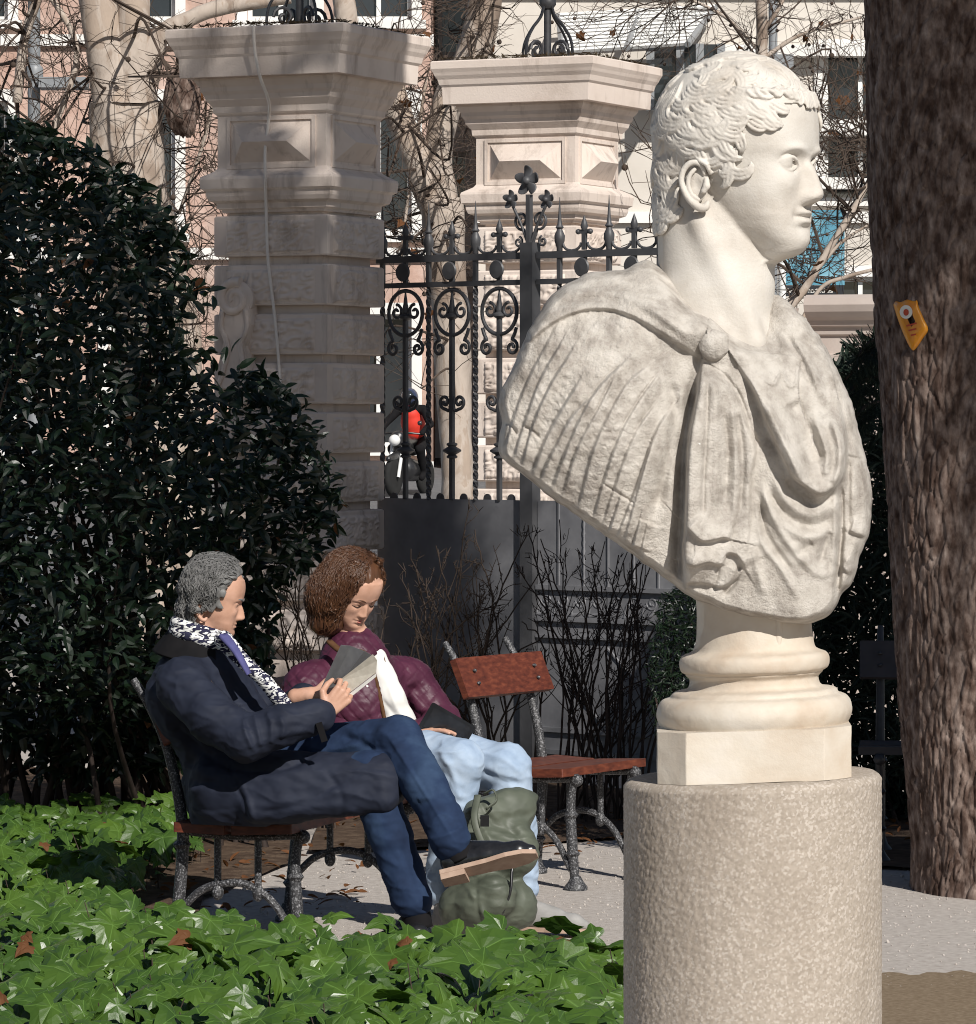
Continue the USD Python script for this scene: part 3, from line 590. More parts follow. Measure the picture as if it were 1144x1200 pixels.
# ------------------------------------------------------------------ heads: a loft along the profile, carved with features; (u forward, v sideways, y down) in head units
def smin(a, b, k):
    h = np.clip(.5 + .5 * (b - a) / k, 0, 1); return b * (1 - h) + a * h - k * h * (1 - h)
from scipy.interpolate import PchipInterpolator, RBFInterpolator
class Head:
    TOP = dict(y=[118, 135, 157, 175, 188, 200, 215, 230, 248, 256, 262, 268, 280, 292, 299, 306],
               f=[100, 106, 108, 108, 105, 103, 102, 101.5, 101, 101, 101, 100.5, 100, 97, 90, 70],
               b=[-30, -30, -30, -30, -30, -28, -24, -16, -6, 4, 8, 14, 28, 44, 52, 58],
               w=[74, 76, 77, 75, 72, 71, 69, 66, 60, 57, 54, 51, 42, 30, 24, 14])
    def __init__(s, F, o, fwd, up, k, lat=None, T=None, nose=1.0, cran=(12, 154, 94, 84, 88), lids=0.0, cheek=4.0):
        s.F, s.o, s.k = F, np.asarray(o, float), k
        s.fw = unit(fwd); s.up = unit(np.asarray(up) - s.fw * (np.asarray(up) @ s.fw)); s.la = np.cross(s.fw, s.up)
        if lat is not None and s.la @ lat < 0: s.la = -s.la
        T = T or s.TOP
        lo, hi = s.box(-110, 130, 92, 50, 320)
        sl, (x, y, z) = F.window(lo, hi)
        x, y, z = x - s.o[0], y - s.o[1], z - s.o[2]
        u = ((x * s.fw[0] + y * s.fw[1] + z * s.fw[2]) / k).astype(np.float32); v = ((x * s.la[0] + y * s.la[1] + z * s.la[2]) / k).astype(np.float32)
        Y = (155 - (x * s.up[0] + y * s.up[1] + z * s.up[2]) / k).astype(np.float32)
        yy_ = np.linspace(40, 330, 581); f, b, w = (np.interp(Y, yy_, PchipInterpolator(T['y'], T[n])(np.clip(yy_, 118, 306))).astype(np.float32) for n in 'fbw')
        G = lambda a, m, sd: np.exp(-((a - m) / sd) ** 2)
        av = np.abs(v)
        N = np.interp(Y, [180, 186, 194, 203, 212, 221, 227, 231, 235, 239, 242, 244], [0, 3, 8, 13, 18, 22, 25, 25, 22, 15, 6, 0]) * nose * .84
        wn = np.interp(Y, [180, 194, 212, 229, 240], [9, 9, 10.5, 13, 13])
        d = N * np.exp(-(av / wn) ** 2.6)
        d += 7 * nose * G(av, 13, 6) * G(Y, 234, 6.5)                                     # wings of the nose
        d -= 6 * np.exp(-((av - 34) / 16) ** 2 - ((Y - 194) / 9.5) ** 2)                   # eye sockets
        d += 3.2 * np.exp(-((av - 31) / 23) ** 2 - ((Y - 178 - ((av - 32) / 22) ** 2 * 4.5) / 5.5) ** 2)      # brow ridge
        d -= 4.0 * np.exp(-(av / 15) ** 2 - ((Y - 190) / 7) ** 2)
        d -= 3.0 * np.exp(-(av / 20) ** 2 - ((Y - 269.5) / 4) ** 2)
        d += cheek * np.exp(-((av - 44) / 16) ** 2 - ((Y - 218) / 14) ** 2)
        d += 4.6 * np.exp(-(av / 20) ** 4) * G(Y, 251, 3.8) * (1 + .15 * np.cos(v / 4))      # lips
        d -= 2.6 * np.exp(-(av / 23) ** 6) * G(Y, 256.3, 1.7)
        d += 4.2 * np.exp(-(av / 16) ** 4) * G(Y, 261.5, 4.2)
        d -= 2.2 * G(av, 25, 5) * G(Y, 256, 6)
        d -= 2.0 * np.exp(-(av / 3.2) ** 2) * G(Y, 245, 3.5)
        d += 4.0 * np.exp(-(av / 19) ** 2 - ((Y - 284) / 11) ** 2)                          # chin
        uc, a = (f + b) / 2, (f - b) / 2
        S = np.clip(((u - uc) / a - .1) / .45, 0, 1); S = S * S * (3 - 2 * S)
        n = 2.5
        q = (np.abs((u - d * S - uc) / a) ** n + np.abs(v / w) ** n) ** (1 / n)
        L = (q - 1) * np.minimum(a, w) * .9
        L = np.maximum(np.maximum(L, Y - 306), 116 - Y)
        c = cran
        k0 = np.sqrt(((u - c[0]) / c[2]) ** 2 + (v / c[3]) ** 2 + ((Y - c[1]) / c[4]) ** 2); C = (k0 - 1) * 84
        F.blend(sl, (smin(L, C, 9) * k).astype(np.float32), .004)
        s.cran = c
        for e in (-1, 1):                                                                  # eyeballs and lids
            cx = 82.0
            F.ell(s.p(104, e * 36, 194.5), np.array([14.5, 20.5, 11.5]) * k, axes=[unit(s.fw + e * .25 * s.la), unit(s.la - e * .25 * s.fw), s.up], k=5 * k, cut=True)
            F.ell(s.p(cx, e * 36, 194.5), np.array([15.8] * 3) * k, k=.3 * k); F.ell(s.p(87, e * 24.5, 196), np.array([10.5, 8, 9]) * k, k=2 * k)
            up_ = [(98, e * 18, 196.5), (100, e * 27, 188.5 + lids), (98, e * 36, 185.5 + lids), (92.5, e * 45, 188.5 + lids), (82, e * 54, 197)]
            lw_ = [(98, e * 18, 197.5), (98, e * 28, 202), (96, e * 36, 203.5), (91, e * 45, 202), (82, e * 54, 198)]
            F.chain([s.p(*q_) for q_ in spline(up_, 3)], [2.1 * k] * 13, 1.0 * k)
            F.chain([s.p(*q_) for q_ in spline(lw_, 3)], [1.5 * k] * 13, 1.0 * k)
            if lids > 2: F.ell(s.p(cx + .8, e * 36, 191), np.array([15.8, 15.8, 11.5]) * k, axes=[s.fw, s.la, s.up], k=.6 * k)
    def p(s, u, v, y): return s.o + s.k * (u * s.fw + v * s.la + (155 - y) * s.up)
    def box(s, u0, u1, v1, y0, y1):
        c = np.array([s.p(u, v, y) for u in (u0, u1) for v in (-v1, v1) for y in (y0, y1)]); return c.min(0), c.max(0)
    def coords(s, q):
        q = (np.asarray(q) - s.o) / s.k; return q @ s.fw, q @ s.la, 155 - q @ s.up
    def ear(s, e, v=74, scale=1.0, du=0, dy=0):
        c = np.array([-6 + du, 222 + dy])
        def q(u, y, dv): return s.p(c[0] + (u - c[0]) * scale, e * (v + dv), c[1] + (y - c[1]) * scale)
        k = s.k
        rim = [(9, 205, 1), (8, 196, 3), (1, 189, 6), (-10, 190, 8), (-19, 200, 9), (-22, 214, 9), (-18, 229, 8), (-9, 243, 6), (3, 252, 4), (11, 252, 2), (14, 245, 0)]
        r = [2.5, 3.2, 3.6, 3.9, 3.9, 3.8, 3.8, 4.4, 5.6, 5.2, 3.4]
        s.F.ell(q(-6, 220, -3), np.array([19, 5.5, 29]) * k * scale, axes=[unit(s.fw - .25 * s.up), s.la, unit(s.up + .25 * s.fw)], k=3 * k)
        s.F.ell(q(-1, 221, 6), np.array([10, 8, 14]) * k * scale, axes=[s.fw, s.la, s.up], k=2 * k, cut=True)
        sp = spline([q(*a) for a in rim], 3); s.F.chain(sp, np.interp(np.linspace(0, 10, len(sp)), range(11), r) * k * scale, 1.5 * k)
        an = spline([q(-4, 198, 4), q(-11, 207, 6), (q(-13, 220, 6)), q(-8, 234, 5), q(1, 241, 3)], 3); s.F.chain(an, [3 * k * scale] * len(an), 1.5 * k)
        s.F.chain([q(12, 214, 0), q(13, 222, 2), q(9, 229, 3)], [3.4 * k, 4 * k, 3.4 * k], 2 * k)
    def hair(s, Fh, region, n, flow, thick=7.0, step=6.0, nseg=6, rad=4.0, strands=3, curl=.35, seed=1, spread=3.6, cap=True, blend=1.2, lift=0.0, skip=None, cap_to=400):
        """Cap over the skull where region(u, v, y) < 0, then locks that follow flow(u, v, y) -> (du, dv, dy) over it."""
        k, c, rng = s.k, s.cran, np.random.default_rng(seed)
        lo, hi = s.box(-125, 130, 105, 40, 330)
        sl, (x, y, z) = Fh.window(lo, hi)
        x, y, z = x - s.o[0], y - s.o[1], z - s.o[2]
        u = (x * s.fw[0] + y * s.fw[1] + z * s.fw[2]) / k; v = (x * s.la[0] + y * s.la[1] + z * s.la[2]) / k; Y = 155 - (x * s.up[0] + y * s.up[1] + z * s.up[2]) / k
        base = s.F.D[sl] / k - thick
        surf = Field(s.F.lo, s.F.lo + s.F.h * (np.array(s.F.n) - 1), s.F.h); surf.D = (s.F.D - thick * k).astype(np.float32)
        if cap: Fh.blend(sl, (np.maximum(np.maximum(base, region(u, v, Y)), Y - cap_to) * k).astype(np.float32), 0)
        d = rng.normal(size=(n * 6, 3)); d /= np.linalg.norm(d, axis=1, keepdims=True)
        q = np.array([s.p(c[0], 0, c[1] + 20)]) + d * 95 * k
        q = surf.snap(q); U, V, W = s.coords(q)
        q = q[region(U, V, W) < -3]
        keep = []; 
        if len(q):
            t = cKDTree(q); dead = np.zeros(len(q), bool); gap = 82 * k * math.sqrt(3.2 / n)
            for i in range(len(q)):
                if dead[i]: continue
                keep.append(i); dead[t.query_ball_point(q[i], gap)] = True
        q = q[keep]; m = len(q); path = [q]; sg = np.sign(meshkit.noise((q - s.o) / (26 * k), seed) - .45) * rng.uniform(.6, 1.3, m); cu = sg * curl * .25; cu2 = sg * curl * .22
        U0, V0, W0 = s.coords(q); short = np.where((U0 > 35) | (W0 > 235), .62, 1.0); cu = cu * np.where(U0 > 45, .45, 1); cu2 = cu2 * np.where(U0 > 45, .45, 1); ang = rng.normal(0, .25, m); sides = []
        for j in range(nseg):
            U, V, W = s.coords(q); fu, fv, fy = flow(U, V, W)
            g = fu[:, None] * s.fw + fv[:, None] * s.la - fy[:, None] * s.up
            nn = surf.normal(q); g -= nn * (g * nn).sum(1, keepdims=True); g /= np.linalg.norm(g, axis=1, keepdims=True) + 1e-9
            sd = np.cross(nn, g); ang = ang + cu + cu2 * j
            g = g * np.cos(ang)[:, None] + sd * np.sin(ang)[:, None]; sides.append(np.cross(nn, g))
            q = surf.snap(q + g * (step * short)[:, None] * k, 0, 4); path.append(q)
        sides.append(sides[-1]); path = np.stack(path, 1); sides = np.stack(sides, 1)
        nrm = surf.normal(path.reshape(-1, 3)).reshape(path.shape)
        prof = np.interp(np.linspace(0, 1, nseg + 1), [0, .2, .5, .8, 1], [.55, 1, 1, .75, .25])
        wid = np.interp(np.linspace(0, 1, nseg + 1), [0, .3, .7, 1], [.6, 1, .9, .15])
        rise = np.interp(np.linspace(0, 1, nseg + 1), [0, .25, .7, 1], [-.6, .1, .65, .25])
        for i in range(m):
            if skip is not None and (skip(*s.coords(path[i])) < 0).any(): continue
            h = rng.uniform(.7, 1.0) * rad * 1.1
            for t in range(strands):
                off = (t - (strands - 1) / 2) * spread * k
                pp = path[i] + sides[i] * (off * wid)[:, None] + nrm[i] * ((h * rise + lift + rng.uniform(-.5, .5)) * k)[:, None]
                Fh.chain(pp, prof * rad * k * rng.uniform(.8, 1.1), blend * k)

# ------------------------------------------------------------------ marble bust on its pebble-dash pedestal
BY, BK = 5.5, 5.5 / FPX
bust = thing('marble_bust', 'weathered white marble bust of a curly-haired draped figure on the round pedestal', 'statue', P(882, 908, BY))
alpha = math.radians(26); hf = np.array([math.cos(alpha), -math.sin(alpha), 0]); hl = np.array([-math.sin(alpha), -math.cos(alpha), 0])
o = P(850, 155, BY)
FH = Field(P(735, 450, BY) + [0, -.13, 0], P(990, 48, BY) + [0, .13, 0], .0015)
FH.cone(P(840, 262, BY), P(836, 350, BY), 62 * BK, 64 * BK, .006); FH.cone(P(836, 350, BY), P(838, 440, BY), 66 * BK, 78 * BK, .01)
FH.cone(P(820, 262, BY - .062), P(885, 400, BY - .062), 9 * BK, 10 * BK, .02)
hd = Head(FH, o, hf, [0, 0, 1], BK, lat=hl, cheek=5, lids=2.6)
FH.cone(P(858, 250, BY), P(850, 330, BY), 50 * BK, 55 * BK, .02)
FH.cone(P(814, 205, BY), P(828, 300, BY), 46 * BK, 56 * BK, .01)
for e in (1, -1): hd.ear(e, v=76, scale=.82)
def bust_hairline(u, v, y):
    av = np.abs(v)
    side = np.maximum(u - np.interp(y, [118, 132, 150, 185, 222], [70, 58, 52, 42, 36]), y - 207)          # temples and sideburn
    front = np.maximum(y - np.interp(av, [0, 30, 50, 62, 75], [126, 126, 128, 134, 150]), -u)              # fringe
    back = np.maximum(u + np.interp(y, [150, 190, 250, 300], [-20, 5, 22, 48]), y - 296)
    ear_gap = 33 - np.hypot((u + 6) / .75, y - 222)
    return np.maximum(np.minimum(np.minimum(side, front), back), np.where(av > 40, ear_gap, -50))
def bust_flow(u, v, y):
    du, dv, dy = (u + 35) / 60, v / 75, (y - 95) / 70
    low = np.clip((y - 130) / 60, 0, 1)
    du = du * (1 - low) + low * np.where(u > 10, .75, np.where(u < -30, -.1, .1)); dy = dy + .55 + low * .6
    return du, dv * .6, dy
FHair = Field(FH.lo, P(990, 48, BY) + [0, .13, 0], .0015)
hd.hair(FHair, bust_hairline, 270, bust_flow, thick=2.2, step=5.6, nseg=8, rad=2.7, strands=3, curl=.30, seed=4, spread=5.0, blend=.3, cap_to=226, skip=lambda u, v, y: np.where(np.abs(v) > 40, np.maximum(np.hypot((u + 5) / .8, y - 224) - 27, 0) - .01 + 0 * u, 1))
hv, hfc = FH.mesh(1); obj('head', (hv, hfc), 'marble', bust, smooth=True)
hv, hfc = FHair.mesh(1); obj('hair', (hv, hfc), 'marble', bust, smooth=True)
del FH, FHair

OUT = [(757, 302), (731, 317), (691, 318), (647, 343), (617, 391), (604, 425), (584, 464), (585, 482), (590, 494), (585, 510), (583, 529), (587, 536), (647, 584), (726, 639), (796, 690), (803, 697), (824, 706), (857, 720),
       (927, 733), (953, 731), (972, 723), (981, 711), (984, 697), (999, 684), (1004, 670), (1008, 652), (1017, 634), (1019, 622), (1023, 590), (1022, 566), (1014, 535), (1006, 500), (997, 468), (980, 429), (958, 390), (931, 359), (911, 343), (880, 350), (830, 345), (790, 322)]
CTRL = np.array([(757, 305, 25), (700, 330, 60), (650, 370, 88), (610, 450, 92), (588, 520, 88), (650, 575, 104), (720, 630, 104), (790, 680, 92), (700, 420, 125), (690, 500, 136), (740, 560, 126), (775, 480, 116), (800, 410, 96), (785, 345, 66),
                 (826, 380, 88), (830, 410, 88), (850, 450, 92), (840, 550, 100), (835, 650, 98), (868, 413, 80), (890, 420, 76), (906, 412, 62), (900, 450, 82), (940, 500, 92), (950, 560, 98), (900, 600, 104), (940, 650, 98), (900, 715, 96), (960, 700, 86),
                 (985, 450, 48), (1000, 520, 46), (1005, 600, 50), (1000, 670, 48), (930, 380, 38), (914, 365, 30), (830, 350, 5), (870, 365, 5), (885, 385, 25)], float)
MARKS = [('step', [(822, 420), (777, 392), (743, 372), (713, 363), (680, 365), (650, 378), (620, 402), (606, 430)], 4, 11, 30), ('ridge', [(705, 326), (745, 345), (800, 388)], 7, 5), ('ridge', [(665, 345), (720, 343), (772, 368), (815, 400)], 6, 4), ('ridge', [(640, 362), (690, 350), (740, 356)], 5, -3),
         ('step', [(757, 304), (790, 345), (823, 375), (850, 398), (871, 410), (903, 414)], 3, 14, 26),
         ('step', [(802, 688), (800, 645), (803, 615), (806, 527), (814, 477), (823, 422)], 2.6, 42, 50), ('ridge', [(797, 690), (795, 645), (797, 600), (800, 527), (808, 477), (818, 430)], 7, -15),
         ('ridge', [(830, 441), (828, 504), (825, 559), (824, 610)], 3, -5), ('ridge', [(846, 436), (866, 463), (878, 500), (889, 523)], 3, -7), ('ridge', [(848, 482), (853, 527), (850, 590)], 4, -5), ('ridge', [(864, 480), (871, 538), (868, 600)], 4, -5), ('ridge', [(838, 440), (840, 520), (838, 600)], 5, 5), ('ridge', [(858, 470), (862, 530), (860, 610)], 4, 4),
         ('step', [(866, 463), (885, 520), (880, 565), (879, 610), (876, 655)], 4, 9, 26), ('step', [(859, 633), (848, 631), (835, 634), (822, 634), (812, 626), (802, 615)], 2.2, 13, 26), ('step', [(874, 668), (864, 652), (852, 650), (846, 662), (830, 660), (814, 664), (802, 660)], 2.2, 10, 20), ('step', [(872, 664), (866, 676), (855, 684), (842, 688), (826, 684), (800, 684)], 2.4, 9, 18),
         ('ridge', [(868, 662), (862, 680), (848, 697)], 3, -8), ('ridge', [(842, 662), (840, 676), (836, 690)], 2.5, -5),
         ('step', [(983, 470), (991, 510), (990, 548), (983, 566), (973, 577), (959, 580), (940, 568), (928, 557), (916, 534), (900, 499), (884, 459), (866, 430)], 3.5, 27, 44), ('ridge', [(922, 560), (940, 580), (960, 592), (984, 576)], 6, -9), ('ridge', [(939, 565), (930, 540), (915, 510), (897, 470)], 6, 10), ('ridge', [(950, 566), (948, 540), (938, 512)], 6, -5), ('ridge', [(976, 570), (984, 548), (984, 520), (975, 490)], 5, 10), ('ridge', [(925, 470), (945, 505), (962, 545)], 12, -13), ('ridge', [(968, 560), (968, 530), (955, 490)], 5, 8),
         ('ridge', [(905, 560), (925, 590), (950, 603), (978, 588)], 6, 6), ('ridge', [(900, 575), (922, 604), (950, 616), (978, 606)], 5, -5), ('ridge', [(896, 580), (915, 612), (945, 630), (978, 622)], 6, 6), ('ridge', [(894, 566), (903, 602), (921, 632), (939, 654), (960, 673), (978, 670)], 5, 6), ('ridge', [(890, 584), (896, 620), (912, 648), (930, 672)], 4, -5), ('ridge', [(887, 584), (893, 636), (914, 664), (934, 700)], 4, 4), ('ridge', [(882, 600), (884, 650), (896, 700)], 5, 4),
         ('ridge', [(986, 566), (987, 614), (984, 648), (981, 704)], 4, -15), ('ridge', [(973, 622), (966, 642), (961, 660)], 4, -7), ('ridge', [(953, 636), (942, 644), (934, 652)], 5, -5), ('ridge', [(978, 570), (979, 620), (977, 680)], 4, 5), ('ridge', [(992, 535), (1004, 537), (1017, 539)], 1.6, -3), ('ridge', [(994, 536), (994, 590), (995, 623)], 4, -8), ('step', [(1019, 630), (1006, 627), (994, 622)], 2, 8, 16), ('ridge', [(1002, 632), (998, 650), (990, 660)], 4, 5), ('step', [(1006, 668), (996, 672), (984, 664)], 2.5, 8, 14),
         ('ridge', [(892, 440), (899, 447), (907, 450), (912, 442), (917, 437), (921, 446), (927, 453), (933, 448), (934, 436), (937, 426)], 2.4, 3.5), ('ridge', [(930, 395), (950, 430), (966, 470)], 5, 5), ('ridge', [(920, 390), (938, 420), (952, 455)], 5, -4), ('ridge', [(912, 390), (918, 405), (910, 418), (895, 422)], 3, 3),
         ('step', [(677, 597), (693, 533), (713, 487), (737, 447), (767, 423)], 2.6, 8, 24), ('step', [(730, 637), (747, 577), (760, 530), (773, 497), (790, 475)], 2.6, 9, 22), ('ridge', [(770, 600), (778, 560), (788, 513), (792, 478), (783, 443)], 7, -8), ('ridge', [(775, 560), (764, 600), (752, 640)], 8, -4)]
for i, ln in enumerate([[(777, 430), (750, 467), (727, 507), (710, 553), (697, 597), (694, 612)], [(697, 460), (670, 487), (648, 527), (630, 567)], [(680, 443), (653, 487), (636, 520), (622, 558)], [(647, 390), (620, 440), (603, 483), (590, 530)], [(660, 397), (633, 443), (613, 497), (600, 540)],
          [(670, 410), (643, 453), (623, 500), (610, 547)], [(720, 440), (700, 480), (678, 520), (658, 580)], [(727, 580), (713, 622)], [(750, 607), (740, 642)], [(758, 612), (750, 646)], [(735, 420), (700, 455), (672, 505), (645, 575)], [(762, 520), (745, 570), (722, 630)], [(770, 470), (745, 505), (725, 555), (705, 615)]]):
    MARKS.append(('step', ln[::-1], 1.8, 6.0 + 1.4 * (i % 3), 13)); MARKS.append(('ridge', ln, 1.6, -3.4))
MARKS += [('ridge', [(613, 500), (624, 505), (633, 513)], 1.5, -4), ('ridge', [(707, 567), (725, 578), (743, 590)], 1.4, -3), ('ridge', [(590, 494), (600, 500), (606, 510)], 1.6, -4)]
def outline_at(pts, c, n):
    q = np.asarray(pts, float) - c; q = np.vstack([q, q[:1]])
    th = np.arange(n) / n * 2 * np.pi - np.pi; R = np.zeros(n); d = np.stack([np.cos(th), np.sin(th)], 1)
    for a, b in zip(q[:-1], q[1:]):
        e = b - a; den = d[:, 0] * e[1] - d[:, 1] * e[0]; den = np.where(np.abs(den) < 1e-9, 1e-9, den)
        t = (a[0] * e[1] - a[1] * e[0]) / den; w = (a[0] * d[:, 1] - a[1] * d[:, 0]) / den
        ok = (w >= -1e-6) & (w <= 1 + 1e-6) & (t > 0); R = np.where(ok & (t > R), t, R)
    return d, R
NA, NR, NB = 760, 230, 26
cc = np.array([820.0, 520.0]); dd_, RR = outline_at(OUT, cc, NA)
from scipy.ndimage import gaussian_filter1d
RR = gaussian_filter1d(RR, 3.0, mode='wrap') + gaussian_filter1d(np.random.default_rng(2).normal(0, 1.2, NA), 2, mode='wrap')
sf = np.linspace(0.002, 1, NR) ** .85
qf = cc + (sf[:, None] * RR[None])[..., None] * dd_[None]
qq = qf.reshape(-1, 2); ss = np.repeat(sf, NA)
edge = (RR[None] * (1 - sf[:, None])).reshape(-1)                                       # px to the outline
rim = np.sqrt(np.clip(1 - (1 - np.clip(edge / 11.0, 0, 1)) ** 2, 0, 1))
dep = RBFInterpolator(CTRL[:, :2], CTRL[:, 2], smoothing=2.0, kernel='thin_plate_spline')(qq)
car = relief(qq, MARKS)
n3 = np.c_[qq / 9.0, np.zeros(len(qq))]
rough = (meshkit.fbm(n3 * 1.6, 5, 3) - .5) * 3.6 * np.clip((800 - qq[:, 0]) / 60, .35, 1) + (meshkit.fbm(n3 / 4, 3, 9) - .5) * 5
dep = (np.maximum(dep, 8) + (car + rough) * np.clip(edge / 6, 0.15, 1)) * (.12 + .88 * rim)
front = np.stack([P(0, 0, 1) * 0 + P(x, y, BY - d * BK) for (x, y), d in zip(qq, dep)]) if False else np.c_[(qq[:, 0] - 572) / FPX * (BY - dep * BK), BY - dep * BK, H - (qq[:, 1] - HZ) / FPX * (BY - dep * BK)]
sb = np.linspace(1, .02, NB)[1:]
qb = (cc + (sb[:, None] * RR[None])[..., None] * dd_[None]).reshape(-1, 2); db = -48 * np.sqrt(np.clip(1 - np.repeat(sb, NA) ** 5, 0, 1))
back = np.c_[(qb[:, 0] - 572) * BK, BY - db * BK, H - (qb[:, 1] - HZ) * BK]
tv = np.vstack([front, back]); tf = grid_faces(NR + NB - 1, NA, True)[:, ::-1]
obj('draped_torso', (tv, tf), 'marble_worn', bust, smooth=True)
bm = trimesh.creation.icosphere(4); bv = np.array(bm.vertices); bv = bv * (1 + .14 * (meshkit.fbm(bv * 1.6, 3, 5) - .5)[:, None] * 2)
obj('brooch', (P(837, 405, BY - 108 * BK) + bv * np.array([17, 11, 18]) * BK, np.array(bm.faces)), 'marble_worn', bust, smooth=True)
TILT = 11 / 300.0
def tilt(v, c): v = np.array(v); v[:, 2] += (v[:, 0] - c[0]) * TILT; return v
sc0 = P(882, 908, BY); zf = lambda y: (908 - y) * BK
prof = [(60, 856), (104, 852), (110, 848), (113.5, 840), (114.5, 832), (112, 823), (107, 817), (99, 814), (97, 811), (93, 808), (82, 806), (77, 803), (75.5, 797), (76, 793), (80, 789), (81, 787), (86, 784), (88, 778), (87.5, 771), (84, 766), (76, 763), (71, 759), (68.5, 748), (67, 730), (68, 700), (70, 660), (60, 640)]
sp_ = spline(prof, 3); v, f = lathe([(r * BK, zf(y)) for r, y in sp_], sc0 + [2 * BK, 0, 0], 160)
v = v + vnormals(v, f) * ((meshkit.fbm(v * 60, 4, 2) - .5) * .0022)[:, None]
obj('socle', (tilt(v, sc0), f), 'marble_socle', bust, smooth=True)
kn = trimesh.creation.icosphere(3); kv = np.array(kn.vertices)
obj('socle_tenon', cat([lathe([(4 * BK, 0), (5 * BK, .02), (4.5 * BK, .045), (7 * BK, .052), (7 * BK, .06), (2 * BK, .064)], P(912, 765, BY - .066), 16)]), 'marble_socle', bust, smooth=50)
a_, c_ = .123, .036
pl = Polygon([(-a_ + c_, -a_), (a_ - c_, -a_), (a_, -a_ + c_), (a_, a_ - c_), (a_ - c_, a_), (-a_ + c_, a_), (-a_, a_ - c_), (-a_, -a_ + c_)]).buffer(-.003, join_style=2).buffer(.003)
r3 = math.radians(-2.0); ex3, ey3 = np.array([math.cos(r3), math.sin(r3), 0]), np.array([-math.sin(r3), math.cos(r3), 0])
pm = prism(pl, [sc0[0], BY, sc0[2]], ex3, ey3, np.array([0, 0, 1.0]), .0655)
tmp = trimesh.Trimesh(*pm, process=True); tmp = tmp.subdivide_to_size(.012); v = np.array(tmp.vertices)
v += (meshkit.fbm(v * 40, 3, 6) - .5)[:, None] * .002
obj('plinth', (tilt(v, sc0), np.array(tmp.faces)), 'marble_socle', bust, smooth=40)

ped = thing('round_pedestal', 'round pebble-dash concrete pedestal carrying the marble bust', 'pedestal', (sc0[0], BY, 0))
PR, zt = .1655, sc0[2] - .0005
zz = np.concatenate([np.linspace(0, .86, 12), np.arange(.864, zt - .008, .0021)]); th = np.arange(520) / 520 * 2 * np.pi
pr = [(PR, z) for z in zz] + [(PR - .0025, zt - .004), (PR - .008, zt)] + [((PR - .008) * t, zt) for t in (.9, .8, .7, .5, .2)]
v, f = lathe(pr, [sc0[0], BY, 0], 520)
r2 = np.random.default_rng(3); seeds_t = r2.uniform(0, 2 * np.pi, 16000); seeds_z = r2.uniform(.84, zt + .01, 16000)
ks = cKDTree(np.c_[np.cos(seeds_t) * PR + sc0[0], np.sin(seeds_t) * PR + BY, seeds_z]); dn, ix = ks.query(v)
szs = r2.uniform(.0018, .0040, 16000)[ix]; bump_ = np.sqrt(np.clip(1 - (dn / szs) ** 2, 0, 1)) * szs * .26
wall = (np.hypot(v[:, 0] - sc0[0], v[:, 1] - BY) > PR - .004) & (v[:, 2] > .863)
nv = np.c_[(v[:, 0] - sc0[0]), v[:, 1] - BY, 0 * v[:, 0]] / PR
v = v + nv * (np.where(wall, bump_, 0))[:, None]
top = v[:, 2] > .9; v[top, 2] += (v[top, 0] - sc0[0]) * TILT * np.clip((v[top, 2] - .9) / (zt - .9), 0, 1)
obj('shaft', (v, f), 'pebble_concrete', ped, smooth=True)

# ------------------------------------------------------------------ plants
def leaf_shape(outline, fold=.25, droop=.2, centre=(0, 0), rings=False, wavy=0.0):
    """A flat leaf as a fan: outline points (x across, y along, vein flag)."""
    o_ = np.array(outline, float); n = len(o_); c = np.array(centre, float); k = 2 if rings else 1
    v = np.zeros((k * n + 1, 3)); v[0, :2] = c; v[1:n + 1, :2] = o_[:, :2]
    if rings: v[n + 1:, :2] = c + (o_[:, :2] - c) * .55
    v[:, 2] = fold * np.abs(v[:, 0]) - droop * (v[:, 0] ** 2 + (v[:, 1] - c[1]) ** 2) + wavy * np.sin(v[:, 0] * 9 + v[:, 1] * 6) * np.hypot(v[:, 0], v[:, 1] - c[1])
    if not rings: return v, np.array([[0, 1 + i, 1 + (i + 1) % n] for i in range(n)]), np.r_[1.0, o_[:, 2]]
    i = np.arange(n); j = (i + 1) % n; A, B, C, D = 1 + i, 1 + j, n + 1 + j, n + 1 + i
    f = np.vstack([np.stack([0 * i, D, C], 1), np.stack([D, A, B], 1), np.stack([D, B, C], 1)])
    return v, f, np.r_[1.0, o_[:, 2] * .97, np.where(o_[:, 2] > .6, 1.0, o_[:, 2] * .5)]
IVY = [(0, -.02, 1), (.09, -.14, 0), (.20, -.20, .5), (.30, -.17, 1), (.36, -.06, .4), (.36, .04, 0), (.45, .10, .5), (.54, .19, 1), (.46, .28, .4), (.33, .32, 0), (.29, .38, 0), (.25, .52, .2), (.13, .70, .5), (.0, .86, 1)]
IVY = IVY + [(-x, y, q) for x, y, q in IVY[-2:0:-1]]
ivy_leaf = leaf_shape(IVY, .16, .55, (0, .08), True, .10)
OVAL = [(0, 0, 1), (.13, .12, 0), (.20, .32, 0), (.19, .55, 0), (.11, .80, 0), (0, 1.0, 1), (-.11, .80, 0), (-.19, .55, 0), (-.20, .32, 0), (-.13, .12, 0)]
oval_leaf = leaf_shape(OVAL, .35, .25, (0, .45))
def basis(n, fwd):
    """Rotation matrices (k,3,3) with columns x, y (along the leaf), z (its normal)."""
    z = n / (np.linalg.norm(n, axis=1, keepdims=True) + 1e-9); y = fwd - z * (fwd * z).sum(1, keepdims=True); y /= np.linalg.norm(y, axis=1, keepdims=True) + 1e-9
    return np.stack([np.cross(y, z), y, z], 2)
